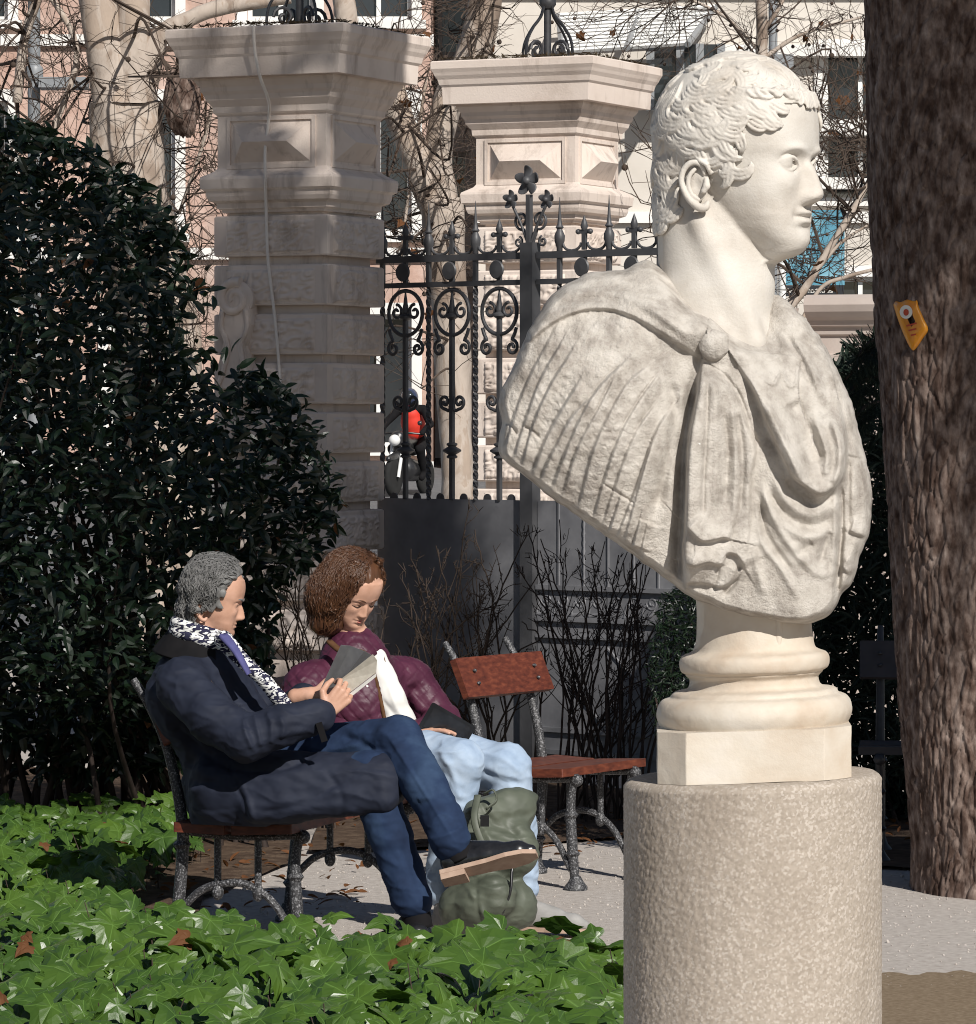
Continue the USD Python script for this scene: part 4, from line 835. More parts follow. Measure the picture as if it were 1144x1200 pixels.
def place(shape, pos, R, size):
    v, f, q = shape
    V = (np.einsum('kij,nj->kni', R, v) * np.asarray(size)[:, None, None] + pos[:, None]).reshape(-1, 3)
    Fc = (f[None] + (np.arange(len(pos)) * len(v))[:, None, None]).reshape(-1, 3)
    return V, Fc, np.tile(q, len(pos))
def leaves(parent, shape, pos, n, fwd, size, mat, first=300, names=('leaf', 'leaf_mass'), rank=None):
    """The leaves that show largest become parts of their own, the rest one part."""
    R = basis(n, fwd); size = np.asarray(size)
    order = np.argsort(-(rank if rank is not None else size / pos[:, 1]))
    a, b = order[:first], order[first:]
    for i in a:
        V, Fc, q = place(shape, pos[i:i + 1], R[i:i + 1], size[i:i + 1]); obj(names[0], (V, Fc), mat, parent, vary=q)
    if len(b):
        V, Fc, q = place(shape, pos[b], R[b], size[b]); obj(names[1], (V, Fc), mat, parent, kind='stuff', vary=q)
def in_frame(p, m=20):
    x = 572 + FPX * p[:, 0] / p[:, 1]; y = HZ - FPX * (p[:, 2] - H) / p[:, 1]
    return (x > -m) & (x < 1144 + m) & (y > -m) & (y < 1200 + m), x, y
er = np.random.default_rng(21)
def ivy(label, poly, n, zfun, smean, first, seed):
    r = np.random.default_rng(seed); g = Polygon(poly); x0, y0, x1, y1 = g.bounds
    import shapely
    p = np.c_[r.uniform(x0, x1, n * 3), r.uniform(y0, y1, n * 3)]; p = p[shapely.contains_xy(g, p[:, 0], p[:, 1])][:n]
    top = zfun(p); lay = r.random(len(p)) ** .55
    pos = np.c_[p, top * (.25 + .75 * lay) + r.normal(0, .012, len(p))]
    nn = np.c_[r.normal(.12, .55, len(p)), r.normal(-.45, .5, len(p)), np.ones(len(p))]
    fw = np.c_[r.normal(0, .8, len(p)), r.normal(-.7, .8, len(p)), r.normal(-.35, .3, len(p))]
    size = smean * np.clip(r.lognormal(0, .28, len(p)), .5, 1.6) * (.75 + .35 * lay)
    t = thing('ivy', label, 'ivy', (pos[:, 0].mean(), pos[:, 1].mean(), 0))
    ok, X, Yp = in_frame(pos, 0)
    leaves(t, ivy_leaf, pos, nn, fw, size, 'ivy_leaf', first, rank=lay * size / pos[:, 1] * 100 * (ok & (X < 760)))
    st = [tube(spline([[a, b, 0], [a + dx * .4, b + dy * .4, c * .6], [a + dx, b + dy, c]], 3), [.0025, .002, .002, .002, .0018, .0015, .0015], 4) for a, b, c, dx, dy in zip(pos[::3, 0] - .03, pos[::3, 1] + .04, pos[::3, 2], r.normal(0, .03, len(pos)), r.normal(0, .03, len(pos)))]
    obj('stems', cat(st), 'twig_bark', t, kind='stuff')
    k = r.choice(len(pos), len(pos) // 70, replace=False)
    V, Fc, q = place(ivy_leaf, pos[k] + [0, -.01, .02], basis(nn[k], fw[k]), size[k] * .45); obj('dead_leaves', (V, Fc), 'dead_leaf', t, kind='stuff')
def hump(p, base=.27): return base * (.72 + .56 * meshkit.fbm(np.c_[p * 1.7, p[:, :1] * 0 + 3], 3, 4))
ivy('bed of bright green ivy in the foreground, left of the pedestal', [(-1.5, 8.6), (.27, 8.6), (.36, 9.6), (.42, 11.0), (.40, 12.0), (.05, 12.35), (-.4, 12.25), (-.95, 12.6), (-1.6, 12.9)], 2200, lambda p: hump(p, .285) * np.interp(p[:, 1], [10.4, 12.2], [1, .88]), .098, 300, 31)
ivy('ivy growing in half shade behind the occupied bench at the left', [(-1.95, 13.4), (-1.13, 13.4), (-1.17, 14.4), (-1.15, 15.2), (-1.05, 16.0), (-1.1, 16.8), (-2.1, 16.8)], 800, lambda p: hump(p, .21), .082, 200, 32)

lq = np.random.default_rng(66); n_ = 700; lp_ = np.c_[lq.uniform(-1.3, 1.9, n_), lq.uniform(14.6, 18.6, n_), lq.uniform(.012, .03, n_)]; lp_ = lp_[(lp_[:, 1] > 16.4) | (lp_[:, 0] < -.45)]; n_ = len(lp_)
V, Fc, q = place(oval_leaf, lp_, basis(np.c_[lq.normal(0, .4, (n_, 2)), np.ones(n_)], lq.normal(size=(n_, 3)) * [1, 1, .2]), lq.uniform(.03, .07, n_)); obj('fallen_leaves', (V, Fc), 'dead_leaf', label='brown fallen leaves strewn over the soil behind the benches', cat_='fallen leaves', kind='stuff', vary=q)
# big dark evergreen bush at the left
def region_bush(n, poly, y0, y1, seed, front=.5):
    """Points in a crown whose outline is given in photograph pixels at the distance of its middle."""
    import shapely
    r = np.random.default_rng(seed); ym = (y0 + y1) / 2; w = np.array([P(x, y, ym)[[0, 2]] for x, y in poly]); g = Polygon(w); x0, z0, x1, z1 = g.bounds
    p = np.c_[r.uniform(x0, x1, n * 4), r.uniform(z0, z1, n * 4)]; p = p[shapely.contains_xy(g, p[:, 0], p[:, 1])][:n]
    d = shapely.distance(shapely.boundary(g), shapely.points(p)); th = np.clip(d / .5, .25, 1) * (y1 - y0) / 2
    y = ym + th * (r.random(len(p)) ** .6 * np.where(r.random(len(p)) < .5 + front * .5, -1, 1))
    return np.c_[p[:, 0], y, p[:, 1]], d
BUSHP = [(-80, 130), (30, 140), (75, 160), (100, 172), (150, 205), (185, 232), (200, 255), (236, 300), (255, 350), (262, 400), (290, 432), (340, 452), (375, 500), (395, 560), (405, 600), (380, 640), (330, 690), (322, 740), (318, 800), (312, 880), (200, 900), (-80, 920)]
bp_, bd = region_bush(15000, BUSHP, 15.9, 18.3, 41)
keep = (meshkit.fbm(bp_ * 2.6, 3, 8) > .42) | (bd > .16); bp_, bd = bp_[keep], bd[keep]
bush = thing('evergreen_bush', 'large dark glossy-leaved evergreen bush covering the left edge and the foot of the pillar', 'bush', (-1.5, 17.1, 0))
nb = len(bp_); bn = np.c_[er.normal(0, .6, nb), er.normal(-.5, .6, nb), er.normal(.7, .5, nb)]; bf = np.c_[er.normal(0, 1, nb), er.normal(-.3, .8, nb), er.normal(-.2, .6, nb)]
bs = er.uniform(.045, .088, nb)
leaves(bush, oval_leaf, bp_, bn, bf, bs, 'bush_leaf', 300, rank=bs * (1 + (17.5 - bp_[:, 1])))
bst = []
br_ = np.random.default_rng(44)
for k in range(70):
    i = br_.integers(nb); e = bp_[i]; b0 = np.array([-1.5 + br_.normal(0, .35), 17.2 + br_.normal(0, .2), 0])
    bst.append(tube(spline([b0, b0 * .45 + e * .55 + br_.normal(0, .12, 3) + [0, 0, .2], e], 5), np.linspace(.014, .003, 11), 5))
obj('stem', cat(bst), 'shrub_stem', bush, smooth=True, kind='stuff')
k = br_.choice(nb, 46, replace=False); V, Fc, q = place(oval_leaf, bp_[k] + [0, -.15, 0], basis(bn[k], bf[k]), bs[k]); obj('dead_leaves', (V, Fc), 'dead_leaf', bush, kind='stuff')

# clipped shrub and dark conifer hedge behind the bust
def blade_plant(name, label, cat_, poly, y0, y1, n, size, mat, seed, wide=.5):
    p, d = region_bush(n, poly, y0, y1, seed); r = np.random.default_rng(seed)
    t = thing(name, label, cat_, (p[:, 0].mean(), p[:, 1].mean(), 0)); m = len(p)
    V, Fc, q = place(oval_leaf, p, basis(np.c_[r.normal(0, .7, m), r.normal(-.6, .6, m), r.normal(.6, .5, m)], r.normal(0, 1, (m, 3)) + [0, -.2, .3]) * np.array([wide, 1, 1])[None, None, :], r.uniform(.7, 1.3, m) * size)
    obj('foliage', (V, Fc), mat, t, kind='stuff', vary=q)
    b0 = np.array([p[:, 0].mean(), p[:, 1].mean(), 0]); ms = [tube(spline([b0 + r.normal(0, .05, 3) * [1, 1, 0], b0 * .5 + p[i] * .5, p[i]], 4), np.linspace(.012, .003, 9), 5) for i in r.integers(0, m, 16)]
    obj('stem', cat(ms), 'shrub_stem', t, kind='stuff'); return t
blade_plant('clipped_shrub', 'small dense dark shrub against the grey gate panel beside the socle', 'shrub', [(775, 700), (800, 688), (830, 690), (850, 740), (850, 900), (790, 890), (768, 850), (760, 790), (766, 740)], 16.2, 16.8, 2600, .035, 'bush_leaf', 51)
blade_plant('conifer_hedge', 'tall dark conifer hedge between the bust and the pine trunk', 'hedge', [(945, 480), (975, 425), (1000, 405), (1035, 395), (1150, 380), (1150, 960), (950, 960)], 17.2, 18.9, 13000, .075, 'conifer', 52, .5)
# pine branch tufts at the top of the hedge
pb = thing('pine_branch', 'dark pine branch with needle tufts under the wall beside the trunk', 'branch', P(1030, 420, 16.6))
pr_ = np.random.default_rng(53); ms = []; wood = []
for a, b in (((1040, 412), (990, 445)), ((1036, 440), (985, 470)), ((1034, 400), (1005, 418)), ((1030, 470), (992, 505))):
    pa, pb_ = P(*a, 16.6), P(*b, 16.4); wood.append(tube(spline([pa, (pa + pb_) / 2 + [0, 0, .03], pb_], 4), .006, 5))
    for j in range(12):
        c = pa + (pb_ - pa) * (j + 1) / 12
        dr = pr_.normal(size=(28, 3)) + unit(pb_ - pa) * 1.1; dr /= np.linalg.norm(dr, axis=1, keepdims=True)
        for q in dr: ms.append((np.array([c, c + q * .09 + [.0015, 0, 0], c + q * .09 - [.0015, 0, .001], c + [0.002, 0, 0]]), np.array([[0, 1, 2], [0, 3, 1]])))
obj('needles', cat(ms), 'conifer', pb, kind='stuff'); obj('bough', cat(wood), 'shrub_stem', pb, smooth=True)

# leafless shrubs in front of the gate
def bare_shrub(label, feet, tips, n, seed, mat='shrub_stem', th=.006):
    r = np.random.default_rng(seed); f0 = np.array(feet).mean(0)
    t = thing('bare_shrub', label, 'shrub', f0 * [1, 1, 0]); tw = []
    for k in range(n):
        a = np.array(feet[r.integers(len(feet))], float) + r.normal(0, .03, 3) * [1, 1, 0]; a[2] = 0
        tp = np.array(tips[r.integers(len(tips))], float) + r.normal(0, .09, 3)
        mid = a * .5 + tp * .5 + r.normal(0, .05, 3) + [0, 0, .12]
        c = spline([a, mid, tp], 9); rad = np.linspace(th, th * .38, len(c)) * r.uniform(.75, 1.2)
        c[1:-1] += r.normal(0, .004, (len(c) - 2, 3))
        obj('stem', tube(c, rad, 6), mat, t, smooth=True)
        for j in range(r.integers(6, 11)):
            i = r.integers(len(c) // 3, len(c) - 1); d = unit(c[min(i + 1, len(c) - 1)] - c[i - 1]); sd = unit(np.cross(d, r.normal(size=3))); L = r.uniform(.08, .3) * (1.2 - i / len(c))
            e = c[i] + (d * .75 + sd * .6 + [0, 0, .15]) * L
            tw.append(tube(spline([c[i], (c[i] + e) / 2 + r.normal(0, .008, 3), e], 4), np.linspace(rad[i] * .6, .0014, 9), 4))
            for q in range(3):
                b = c[i] + (e - c[i]) * r.uniform(.3, .95); tw.append(tube([b, b + unit(r.normal(size=3) + d) * r.uniform(.012, .05)], [.0022, .001], 4))
    obj('twigs', cat(tw), mat, t, kind='stuff')
Yb = 17.9
bare_shrub('leafless shrub of dark stems before the lit grey gate panel', [P(655, 905, Yb), P(690, 905, Yb), P(715, 905, Yb), P(735, 905, Yb)], [P(x, y, Yb) for x, y in ((640, 660), (655, 640), (672, 625), (690, 655), (705, 680), (720, 640), (742, 655), (755, 690), (770, 730), (640, 720), (765, 800), (745, 850))], 34, 61)
bare_shrub('leafless shrub lost in the shade before the dark gate panel', [P(500, 910, 18.2), P(550, 910, 18.2), P(600, 910, 18.2)], [P(x, y, 18.2) for x, y in ((470, 690), (490, 660), (520, 640), (550, 690), (580, 670), (605, 640), (560, 650), (615, 690), (460, 760), (610, 760))], 30, 62, 'twig_bark')
bare_shrub('leafless shrub in deep shade behind the seated couple', [P(330, 905, 17.6), P(385, 905, 17.6)], [P(x, y, 17.6) for x, y in ((325, 560), (350, 600), (380, 640), (410, 700), (310, 640), (440, 740))], 14, 63, 'twig_bark', .005)

# ------------------------------------------------------------------ pine trunk at the right
def bark(pts, rads, nth, mat, parent, name, cell=.042, deep=.02, seed=0, dz=.007, squash=3.2):
    c = spline(pts, 10); L = np.concatenate([[0], np.cumsum(np.linalg.norm(np.diff(c, axis=0), axis=1))]); R_ = np.interp(np.linspace(0, 1, len(c)), np.linspace(0, 1, len(rads)), rads)
    m = int(L[-1] / dz); s_ = np.linspace(0, L[-1], m); c = np.stack([np.interp(s_, L, c[:, k]) for k in range(3)], 1); R_ = np.interp(s_, L, R_)
    v, f = tube(c, R_, nth); a, _ = tube(c, R_ * 0 + 1e-6, nth); nv = unit_rows(v - a)
    q = v * [1, 1, 1 / squash]; w = q + .6 * cell * np.stack([meshkit.noise(q / cell * .7, seed + i) - .5 for i in range(3)], 1) * 2
    r = np.random.default_rng(seed); area = (q.max(0) - q.min(0)); npt = int(2 * math.pi * R_.mean() * (s_[-1] / squash) / (cell ** 2 * .7))
    i = r.integers(0, len(q), npt); kd = cKDTree(q[i]); d, j = kd.query(w, k=2)
    gap = np.clip((d[:, 1] - d[:, 0]) / (cell * .30), 0, 1); hgt = np.sqrt(gap) * (.55 + .45 * r.random(npt)[j[:, 0]]) + .25 * (meshkit.fbm(v * [40, 40, 14], 3, seed) - .5)
    big = meshkit.fbm(v * [3, 3, 1.2], 3, seed + 5) - .5
    return obj(name, (v + nv * (hgt * deep + big * .03)[:, None], f), mat, parent, smooth=True)
def unit_rows(a): return a / (np.linalg.norm(a, axis=1, keepdims=True) + 1e-12)
TY = 15.42
pine = thing('pine_tree', 'thick leaning pine trunk with furrowed bark at the right edge', 'tree', [1.95, TY, 0])
led = [(1085, 1062, .40), (1070, 980, .39), (1060, 850, .385), (1050, 700, .38), (1038, 520, .375), (1028, 350, .37), (1021, 180, .365), (1018, 0, .36), (1016, -80, .355)]
pp_ = [P(x, y, TY) + [r_, 0, 0] for x, y, r_ in led]; pp_[0][2] = -.02; pp_[0][0] += -.03
bark(pp_, [.43] + [l[2] for l in led[1:]], 420, 'pine_bark', pine, 'trunk', cell=.027, deep=.015, squash=4.2, seed=3)
up_ = [pp_[-1] - [0, 0, .05], pp_[-1] + [-.05, 0, 2], pp_[-1] + [-.15, -.1, 5], pp_[-1] + [-.1, .1, 8]]
obj('upper_trunk', tube(spline(up_, 8), np.linspace(.355, .16, 25), 20), 'pine_bark', pine, smooth=True)

# ------------------------------------------------------------------ benches
def seat_thing(name, label, cat_, rear, fwd, length, frames, ends, wood='bench_wood', iron='cast_iron_worn', planks=True):
    rear = np.array([rear[0], rear[1], 0.0]); fw = unit([fwd[0], fwd[1], 0]); ln = unit([length[0], length[1], 0])
    t = thing(name, label, cat_, rear)
    def q(x, y, z): return rear + fw * x + ln * y + UZ * z
    for y in frames:
        S = lambda pts, n=6: spline([q(a, y, b) for a, b in pts], n)
        F_ = t + '/' + numbered(t, 'side_frame'); x_ = UsdGeom.Xform.Define(stage, F_)
        back = S([(0, .0), (.012, .12), (.03, .30), (.032, .41), (.012, .54), (-.03, .69), (-.09, .81), (-.135, .875)])
        obj('rear_leg', cat([tube(back, np.interp(np.linspace(0, 1, len(back)), [0, .1, .45, 1], [.022, .02, .019, .012]), 10), lathe([(.045, 0), (.045, .012), (.03, .03), (.02, .06)], q(0, y, 0), 14), lathe([(.021, -.012), (.03, 0), (.021, .012)], q(.012, y, .13), 12), lathe([(.021, -.012), (.029, 0), (.021, .012)], q(.03, y, .36), 12)]), iron, F_, smooth=40)
        fl = S([(.43, .0), (.415, .15), (.408, .30), (.42, .38), (.44, .41)])
        obj('front_leg', cat([tube(fl, np.interp(np.linspace(0, 1, len(fl)), [0, .3, .7, 1], [.016, .02, .014, .018]), 10), lathe([(.042, 0), (.042, .012), (.028, .03), (.017, .05)], q(.43, y, 0), 14), lathe([(.018, -.012), (.028, 0), (.018, .012)], q(.416, y, .13), 12), lathe([(.018, -.012), (.026, 0), (.018, .012)], q(.41, y, .27), 12), ball(q(.435, y, .395), .022)]), iron, F_, smooth=40)
        obj('seat_rail', tube(S([(.02, .405), (.15, .392), (.30, .392), (.43, .40)]), .012, 8), iron, F_, smooth=40)
        for x in (.15, .285): obj('strut', cat([tube(S([(x, .39), (x, .30), (x, .215)]), .0115, 8), ball(q(x, y, .215), .019, 1.4)]), iron, F_, smooth=40)
        obj('arc_brace', tube(S([(.03, .16), (.09, .215), (.15, .238), (.22, .245), (.285, .225), (.35, .17), (.41, .07)]), .0125, 8), iron, F_, smooth=40)
    y0, y1 = ends
    def plank(x0, z0, x1, z1, th):
        a, b = q(x0, 0, z0), q(x1, 0, z1); d = unit(b - a); nn = np.cross(ln, d); nn = nn if nn @ (UZ * .7 + fw * .3) > 0 else -nn
        pl_ = Polygon([(y0, 0), (y1, 0), (y1, np.linalg.norm(b - a)), (y0, np.linalg.norm(b - a))]).buffer(-.006).buffer(.006, quad_segs=3)
        return prism(pl_, a, ln, d, nn, th)
    obj('seat_plank', plank(.035, .408, .205, .402, .030), wood, t); obj('seat_plank', plank(.228, .402, .43, .412, .030), wood, t)
    bp2 = plank(.005, .675, -.055, .815, .026); obj('back_plank', bp2, wood, t)
    for y in frames:
        for dx, dz in ((-.014, .72), (-.032, .765)):
            obj('bolt', ball(q(dx + .028, y, dz + .012), .008, .8), iron, t, smooth=True)
    return t
BF, BL = np.array([.954, -.30]), np.array([.30, .954])
seat_thing('garden_bench', 'long garden bench with the couple sitting on it', 'bench', ((203 - 572) / FPX * 13.42, 13.42), BF, BL, [0, 1.05], (-.09, 1.2))
seat_thing('garden_bench', 'empty single garden seat with red wooden planks right of the woman', 'bench', (-.045, 15.6), (.84, -.54), (.54, .84), [0, .41], (-.09, .50))
seat_thing('garden_bench', 'garden bench darkened in colour for the deep shade between the pedestal and the pine trunk', 'bench', (1.46, 16.75), (-.1, -1), (1, -.1), [.08, 1.0], (0, 1.2), wood='bench_wood_shaded', iron='iron_dark')  # wood and iron coloured darker here to stand in for shade

# ------------------------------------------------------------------ people
mk('skin', [(0, (.40, .22, .15)), (.5, (.47, .27, .19)), (1, (.52, .31, .23))], scale=28, rough=.5, bump=.15, bscale=220, bdist=.001, spec=.35)
mk('navy_cloth', [(0, (.008, .0105, .021)), (1, (.019, .0235, .040))], scale=12, rough=.72, bump=.3, bscale=420, bdist=.0008, spec=.22)
mk('black_cloth', [(0, (.006, .006, .007)), (1, (.014, .013, .014))], scale=12, rough=.9, bump=.3, bscale=300, bdist=.001, spec=.1)
mk('dark_denim', [(0, (.008, .014, .034)), (.5, (.016, .030, .068)), (1, (.035, .062, .115))], scale=7, detail=8, rough=.85, bump=.4, bscale=500, bdist=.0008, spec=.15)
mk('light_denim', [(0, (.20, .27, .38)), (.5, (.30, .38, .49)), (1, (.42, .50, .60))], scale=8, detail=8, rough=.85, bump=.4, bscale=500, bdist=.0008, spec=.15)
mk('maroon_cloth', [(0, (.042, .009, .022)), (1, (.085, .022, .045))], scale=10, rough=.5, bump=.2, bscale=200, bdist=.001, spec=.28)
mk('brown_cord', [(0, (.06, .03, .015)), (1, (.12, .06, .03))], scale=20, rough=.9, bump=.6, bscale=150, bdist=.001, spec=.1)
mk('white_cloth', [(0, (.60, .59, .56)), (1, (.70, .69, .66))], scale=10, rough=.85, spec=.2)
mk('scarf_print', [(0, (.70, .70, .68)), (.46, (.66, .66, .64)), (.5, (.02, .02, .04)), (1, (.03, .03, .06))], scale=30, detail=1, distort=2.0, rough=.9, spec=.1, stretch=(1, 1, 2.2))
mk('purple_cloth', [(0, (.05, .05, .14)), (1, (.09, .09, .22))], scale=20, rough=.8, spec=.2)
mk('shoe_leather', [(0, (.006, .006, .007)), (1, (.02, .02, .022))], scale=30, rough=.25, bump=.2, bscale=160, bdist=.001, spec=.6)
mk('shoe_sole', [(0, (.30, .20, .15)), (1, (.42, .31, .24))], scale=30, rough=.85, spec=.15)
mk('sneaker', [(0, (.20, .195, .185)), (1, (.30, .29, .28))], scale=20, rough=.7, spec=.3)
mk('grey_hair', [(0, (.09, .088, .085)), (.45, (.36, .355, .35)), (1, (.78, .77, .76))], scale=30, island=.7, rough=.45, spec=.5)
mk('brown_hair', [(0, (.06, .025, .012)), (.45, (.19, .085, .036)), (1, (.46, .26, .13))], scale=20, island=.7, rough=.4, spec=.5)
mk('paper_grey', [(0, (.10, .10, .105)), (1, (.16, .16, .165))], scale=22, rough=.7)
mk('paper_beige', [(0, (.34, .31, .26)), (1, (.46, .43, .37))], scale=60, rough=.75)
mk('olive_nylon', [(0, (.05, .058, .042)), (1, (.10, .112, .084))], scale=9, rough=.55, bump=.3, bscale=300, bdist=.001, spec=.4)
mk('black_plastic', [(0, (.008, .008, .009)), (1, (.015, .015, .016))], rough=.3, spec=.5)
mk('eye_dark', [(0, (.02, .012, .008)), (1, (.03, .02, .012))], rough=.1, spec=.6)

def hand(F, w, d, n, curl, k=1.0, side=1, thumb=.6, spread=.12):
    """Palm, four bent fingers of different lengths and a thumb. d: along the hand, n: out of the palm, side: which side the thumb is on."""
    d = unit(d); n = unit(np.asarray(n) - d * (np.asarray(n) @ d)); s = np.cross(d, n) * side
    w = np.asarray(w, float); m = .001 * k
    kn = [w + d * (86 - abs(i - 1) * 4) * m + s * (26 - 17 * i) * m for i in range(4)]
    for i in range(4): F.cone(w + s * (12 - 8 * i) * m, kn[i], 15 * m, 10.5 * m, .006 * k)
    F.cone(w, w - d * .05 * k, .024 * k, .026 * k, .008)
    for i, (l, c) in enumerate(zip((70, 79, 74, 58), (.95, 1.0, 1.05, 1.15))):
        a = 0; p = kn[i]; r = 8.6 - .5 * (i == 3); dd0 = unit(d + s * (1.5 - i) * spread)
        for j, fr in enumerate((.46, .30, .24)):
            a += curl * c * (.85, 1.0, .7)[j]; q = p + (dd0 * math.cos(a) + n * math.sin(a)) * l * fr * m
            F.cone(p, q, (r - j * .8) * m, (r - (j + 1) * .8) * m, .0015); p = q
    t0 = w + d * 22 * m + s * 20 * m; t1 = t0 + (d * .55 + s * .75 + n * .25) * 38 * m; t2 = t1 + (d * .85 + s * (.35 - thumb * .6) + n * thumb) * 30 * m; t3 = t2 + (d * .9 + s * (.1 - thumb * .6) + n * thumb) * 24 * m
    F.cone(t0, t1, 14 * m, 10.5 * m, .005); F.cone(t1, t2, 10 * m, 9 * m, .002); F.cone(t2, t3, 9 * m, 7 * m, .002)
def to_px(v): return np.c_[572 + FPX * v[:, 0] / v[:, 1], HZ - FPX * (v[:, 2] - H) / v[:, 1]]
def cloth(F, marks, rough_=.004, scale=14, seed=0, relax=1, unit_m=.001, quilt=0, crease=.0):
    """The solid's surface with folds where the camera side shows them and small creases all over."""
    v, f = F.mesh(relax); n = vnormals(v, f)
    d = (meshkit.fbm(v * scale, 3, seed) - .5) * 2 * rough_
    if crease: w = v + .06 * np.stack([meshkit.noise(v * 7, seed + i) for i in range(3)], 1); d = d + crease * (.35 - np.abs(meshkit.fbm(w * [9, 9, 15], 3, seed + 4) - .5) * 5).clip(-.7, .35)
    if marks: d = d + relief(to_px(v), marks) * unit_m * np.clip(-n[:, 1] * 1.6, 0, 1)
    if quilt:
        q = to_px(v); a, b = (q[:, 0] * .75 + q[:, 1] * .66) / quilt, (q[:, 0] * .75 - q[:, 1] * .66) / quilt
        d = d + .0032 * np.minimum(1, 1.9 * np.sqrt(np.abs(np.sin(a * math.pi) * np.sin(b * math.pi)))) + .003 * (meshkit.fbm(v * 45, 2, seed + 2) - .5)
    return v + n * d[:, None], f
def strands(F, roots, n, fall, steps, step, r, seed, wave=.0, loft=.0045, drop=None):
    """Hair strands that lie on a solid and fall along it."""
    rg = np.random.default_rng(seed); q = F.snap(roots(rg, n)); paths = [q]; ph = rg.uniform(0, 6, len(q)); wd = rg.normal(0, .25, (len(q), 3))
    for j in range(steps):
        nn = F.normal(q); g = fall(q) + wd + wave * np.sin(ph + j * .9)[:, None] * np.cross(nn, fall(q))
        g -= nn * (g * nn).sum(1, keepdims=True); g = unit_rows(g); q = F.snap(q + g * step, rg.uniform(-.004, .004), 3); paths.append(q)
    A = np.stack(paths, 1)
    if drop is not None: A = A[~drop(A.reshape(-1, 3)).reshape(A.shape[:2]).any(1)]
    lift_ = rg.uniform(-.001, loft, len(A)); N0 = F.normal(A.reshape(-1, 3)).reshape(A.shape)
    A = A + N0 * lift_[:, None, None]
    k = 4; th = np.arange(k) * np.pi / 2; T = unit_rows(np.gradient(A, axis=1).reshape(-1, 3)).reshape(A.shape); B = np.cross(T, N0)
    rr = r * np.interp(np.linspace(0, 1, steps + 1), [0, .2, .8, 1], [.6, 1, .9, .25])
    V = A[:, :, None] + rr[None, :, None, None] * (np.cos(th)[None, None, :, None] * B[:, :, None] + .6 * np.sin(th)[None, None, :, None] * N0[:, :, None])
    f1 = grid_faces(steps + 1, k, True); m = (steps + 1) * k
    return V.reshape(-1, 3), (f1[None] + (np.arange(len(A)) * m)[:, None, None]).reshape(-1, 3)
def sole_and_upper(t, heel, toe, down, L, name, up_mat, sole_mat, ankle=None, w=.047, low=False):
    """A shoe from heel to toe; down points out of the sole."""
    heel = np.asarray(heel, float); f_ = unit(np.asarray(toe) - heel); dn = unit(np.asarray(down) - f_ * (np.asarray(down) @ f_)); s = np.cross(f_, dn)
    out = [(-.0, -.028), (-.0, .028), (.08, .032), (.16, .036), (.21, .048), (.255, .040), (.285, .018), (.285, -.014), (.25, -.036), (.20, -.042), (.14, -.032), (.07, -.03)]
    pl_ = Polygon([(a * L / .285, b) for a, b in out]).buffer(.006).buffer(-.002)
    so = cat([prism(pl_, heel, f_, s, -dn, .014), prism(pl_.intersection(Polygon([(-.1, -.1), (.075, -.1), (.075, .1), (-.1, .1)])).buffer(-.001), heel + dn * .018, f_, s, -dn, .0185)])
    obj(name + '_sole', so, sole_mat, t)
    F = Field(np.minimum(heel, heel + f_ * L) - .12, np.maximum(heel, heel + f_ * L) + .14, .0035); g = lambda a, h, y=0: heel + f_ * a * L / .285 - dn * h + s * y
    F.cone(g(.035, .045), g(.14, .04), .036, .036, .012); F.cone(g(.14, .036), g(.235, .028), .036, .034, .012); F.cone(g(.235, .026, .004), g(.272, .024, .004), .030, .018, .012)
    F.cone(g(.045, .07), g(.055, .105), .034, .036, .01); F.cone(g(.09, .07), g(.17, .048), .03, .03, .012)
    sl, (x, y, z) = F.window(F.lo, F.lo + F.h * F.n); cutp = heel - dn * .013; F.D[sl] = np.maximum(F.D[sl], (x - cutp[0]) * dn[0] + (y - cutp[1]) * dn[1] + (z - cutp[2]) * dn[2])
    v, f = F.mesh(1); obj(name, (v, f), up_mat, t, smooth=True)
    for i in range(4): a_ = .105 + i * .018; obj('lace', tube(spline([g(a_, .082 - i * .009, -.02), g(a_ + .004, .094 - i * .0095, 0), g(a_, .082 - i * .009, .02)], 4), .0022, 5), up_mat if not low else 'white_cloth', t + '/' + name, smooth=True)
V3 = lambda x, y, Y: P(x, y, Y)

# --- the man
man = thing('person', 'grey-haired man in a long navy coat and jeans reading a leaflet with crossed legs', 'person', P(240, 960, 13.35) * [1, 1, 0] + [0, 0, .44], 'couple sitting on the garden bench')
mf = unit([.975, -.04, -.20]); mup = unit([.2, 0, .98]); MK = .00102
FB = Field(P(160, 880, 13.9) - [0, 1.05, 0], P(450, 632, 13.0) + [0, .75, 0], .0032)
mo = P(246, 687, 13.35)
hm = Head(FB, mo, mf, mup, MK, nose=1.12, cheek=5, lids=3.5)
for e in (1, -1): hm.ear(e, v=73, scale=1.12)
nb0 = P(236, 772, 13.36)
FB.cone(hm.p(-18, 0, 235), nb0, .056, .062, .015); FB.cone(hm.p(20, 0, 262), nb0 + [.02, 0, 0], .045, .055, .02)
FB.cone(nb0, P(256, 850, 13.38), .085, .10, .03); FB.cone(P(222, 795, 13.22), P(262, 790, 13.55), .05, .05, .03)
FB.chain([P(222, 795, 13.2), P(290, 866, 13.04), P(378, 838, 13.06)], [.045, .036, .026], .012); FB.chain([P(262, 790, 13.55), P(328, 852, 13.55), P(362, 816, 13.36)], [.045, .036, .026], .012)
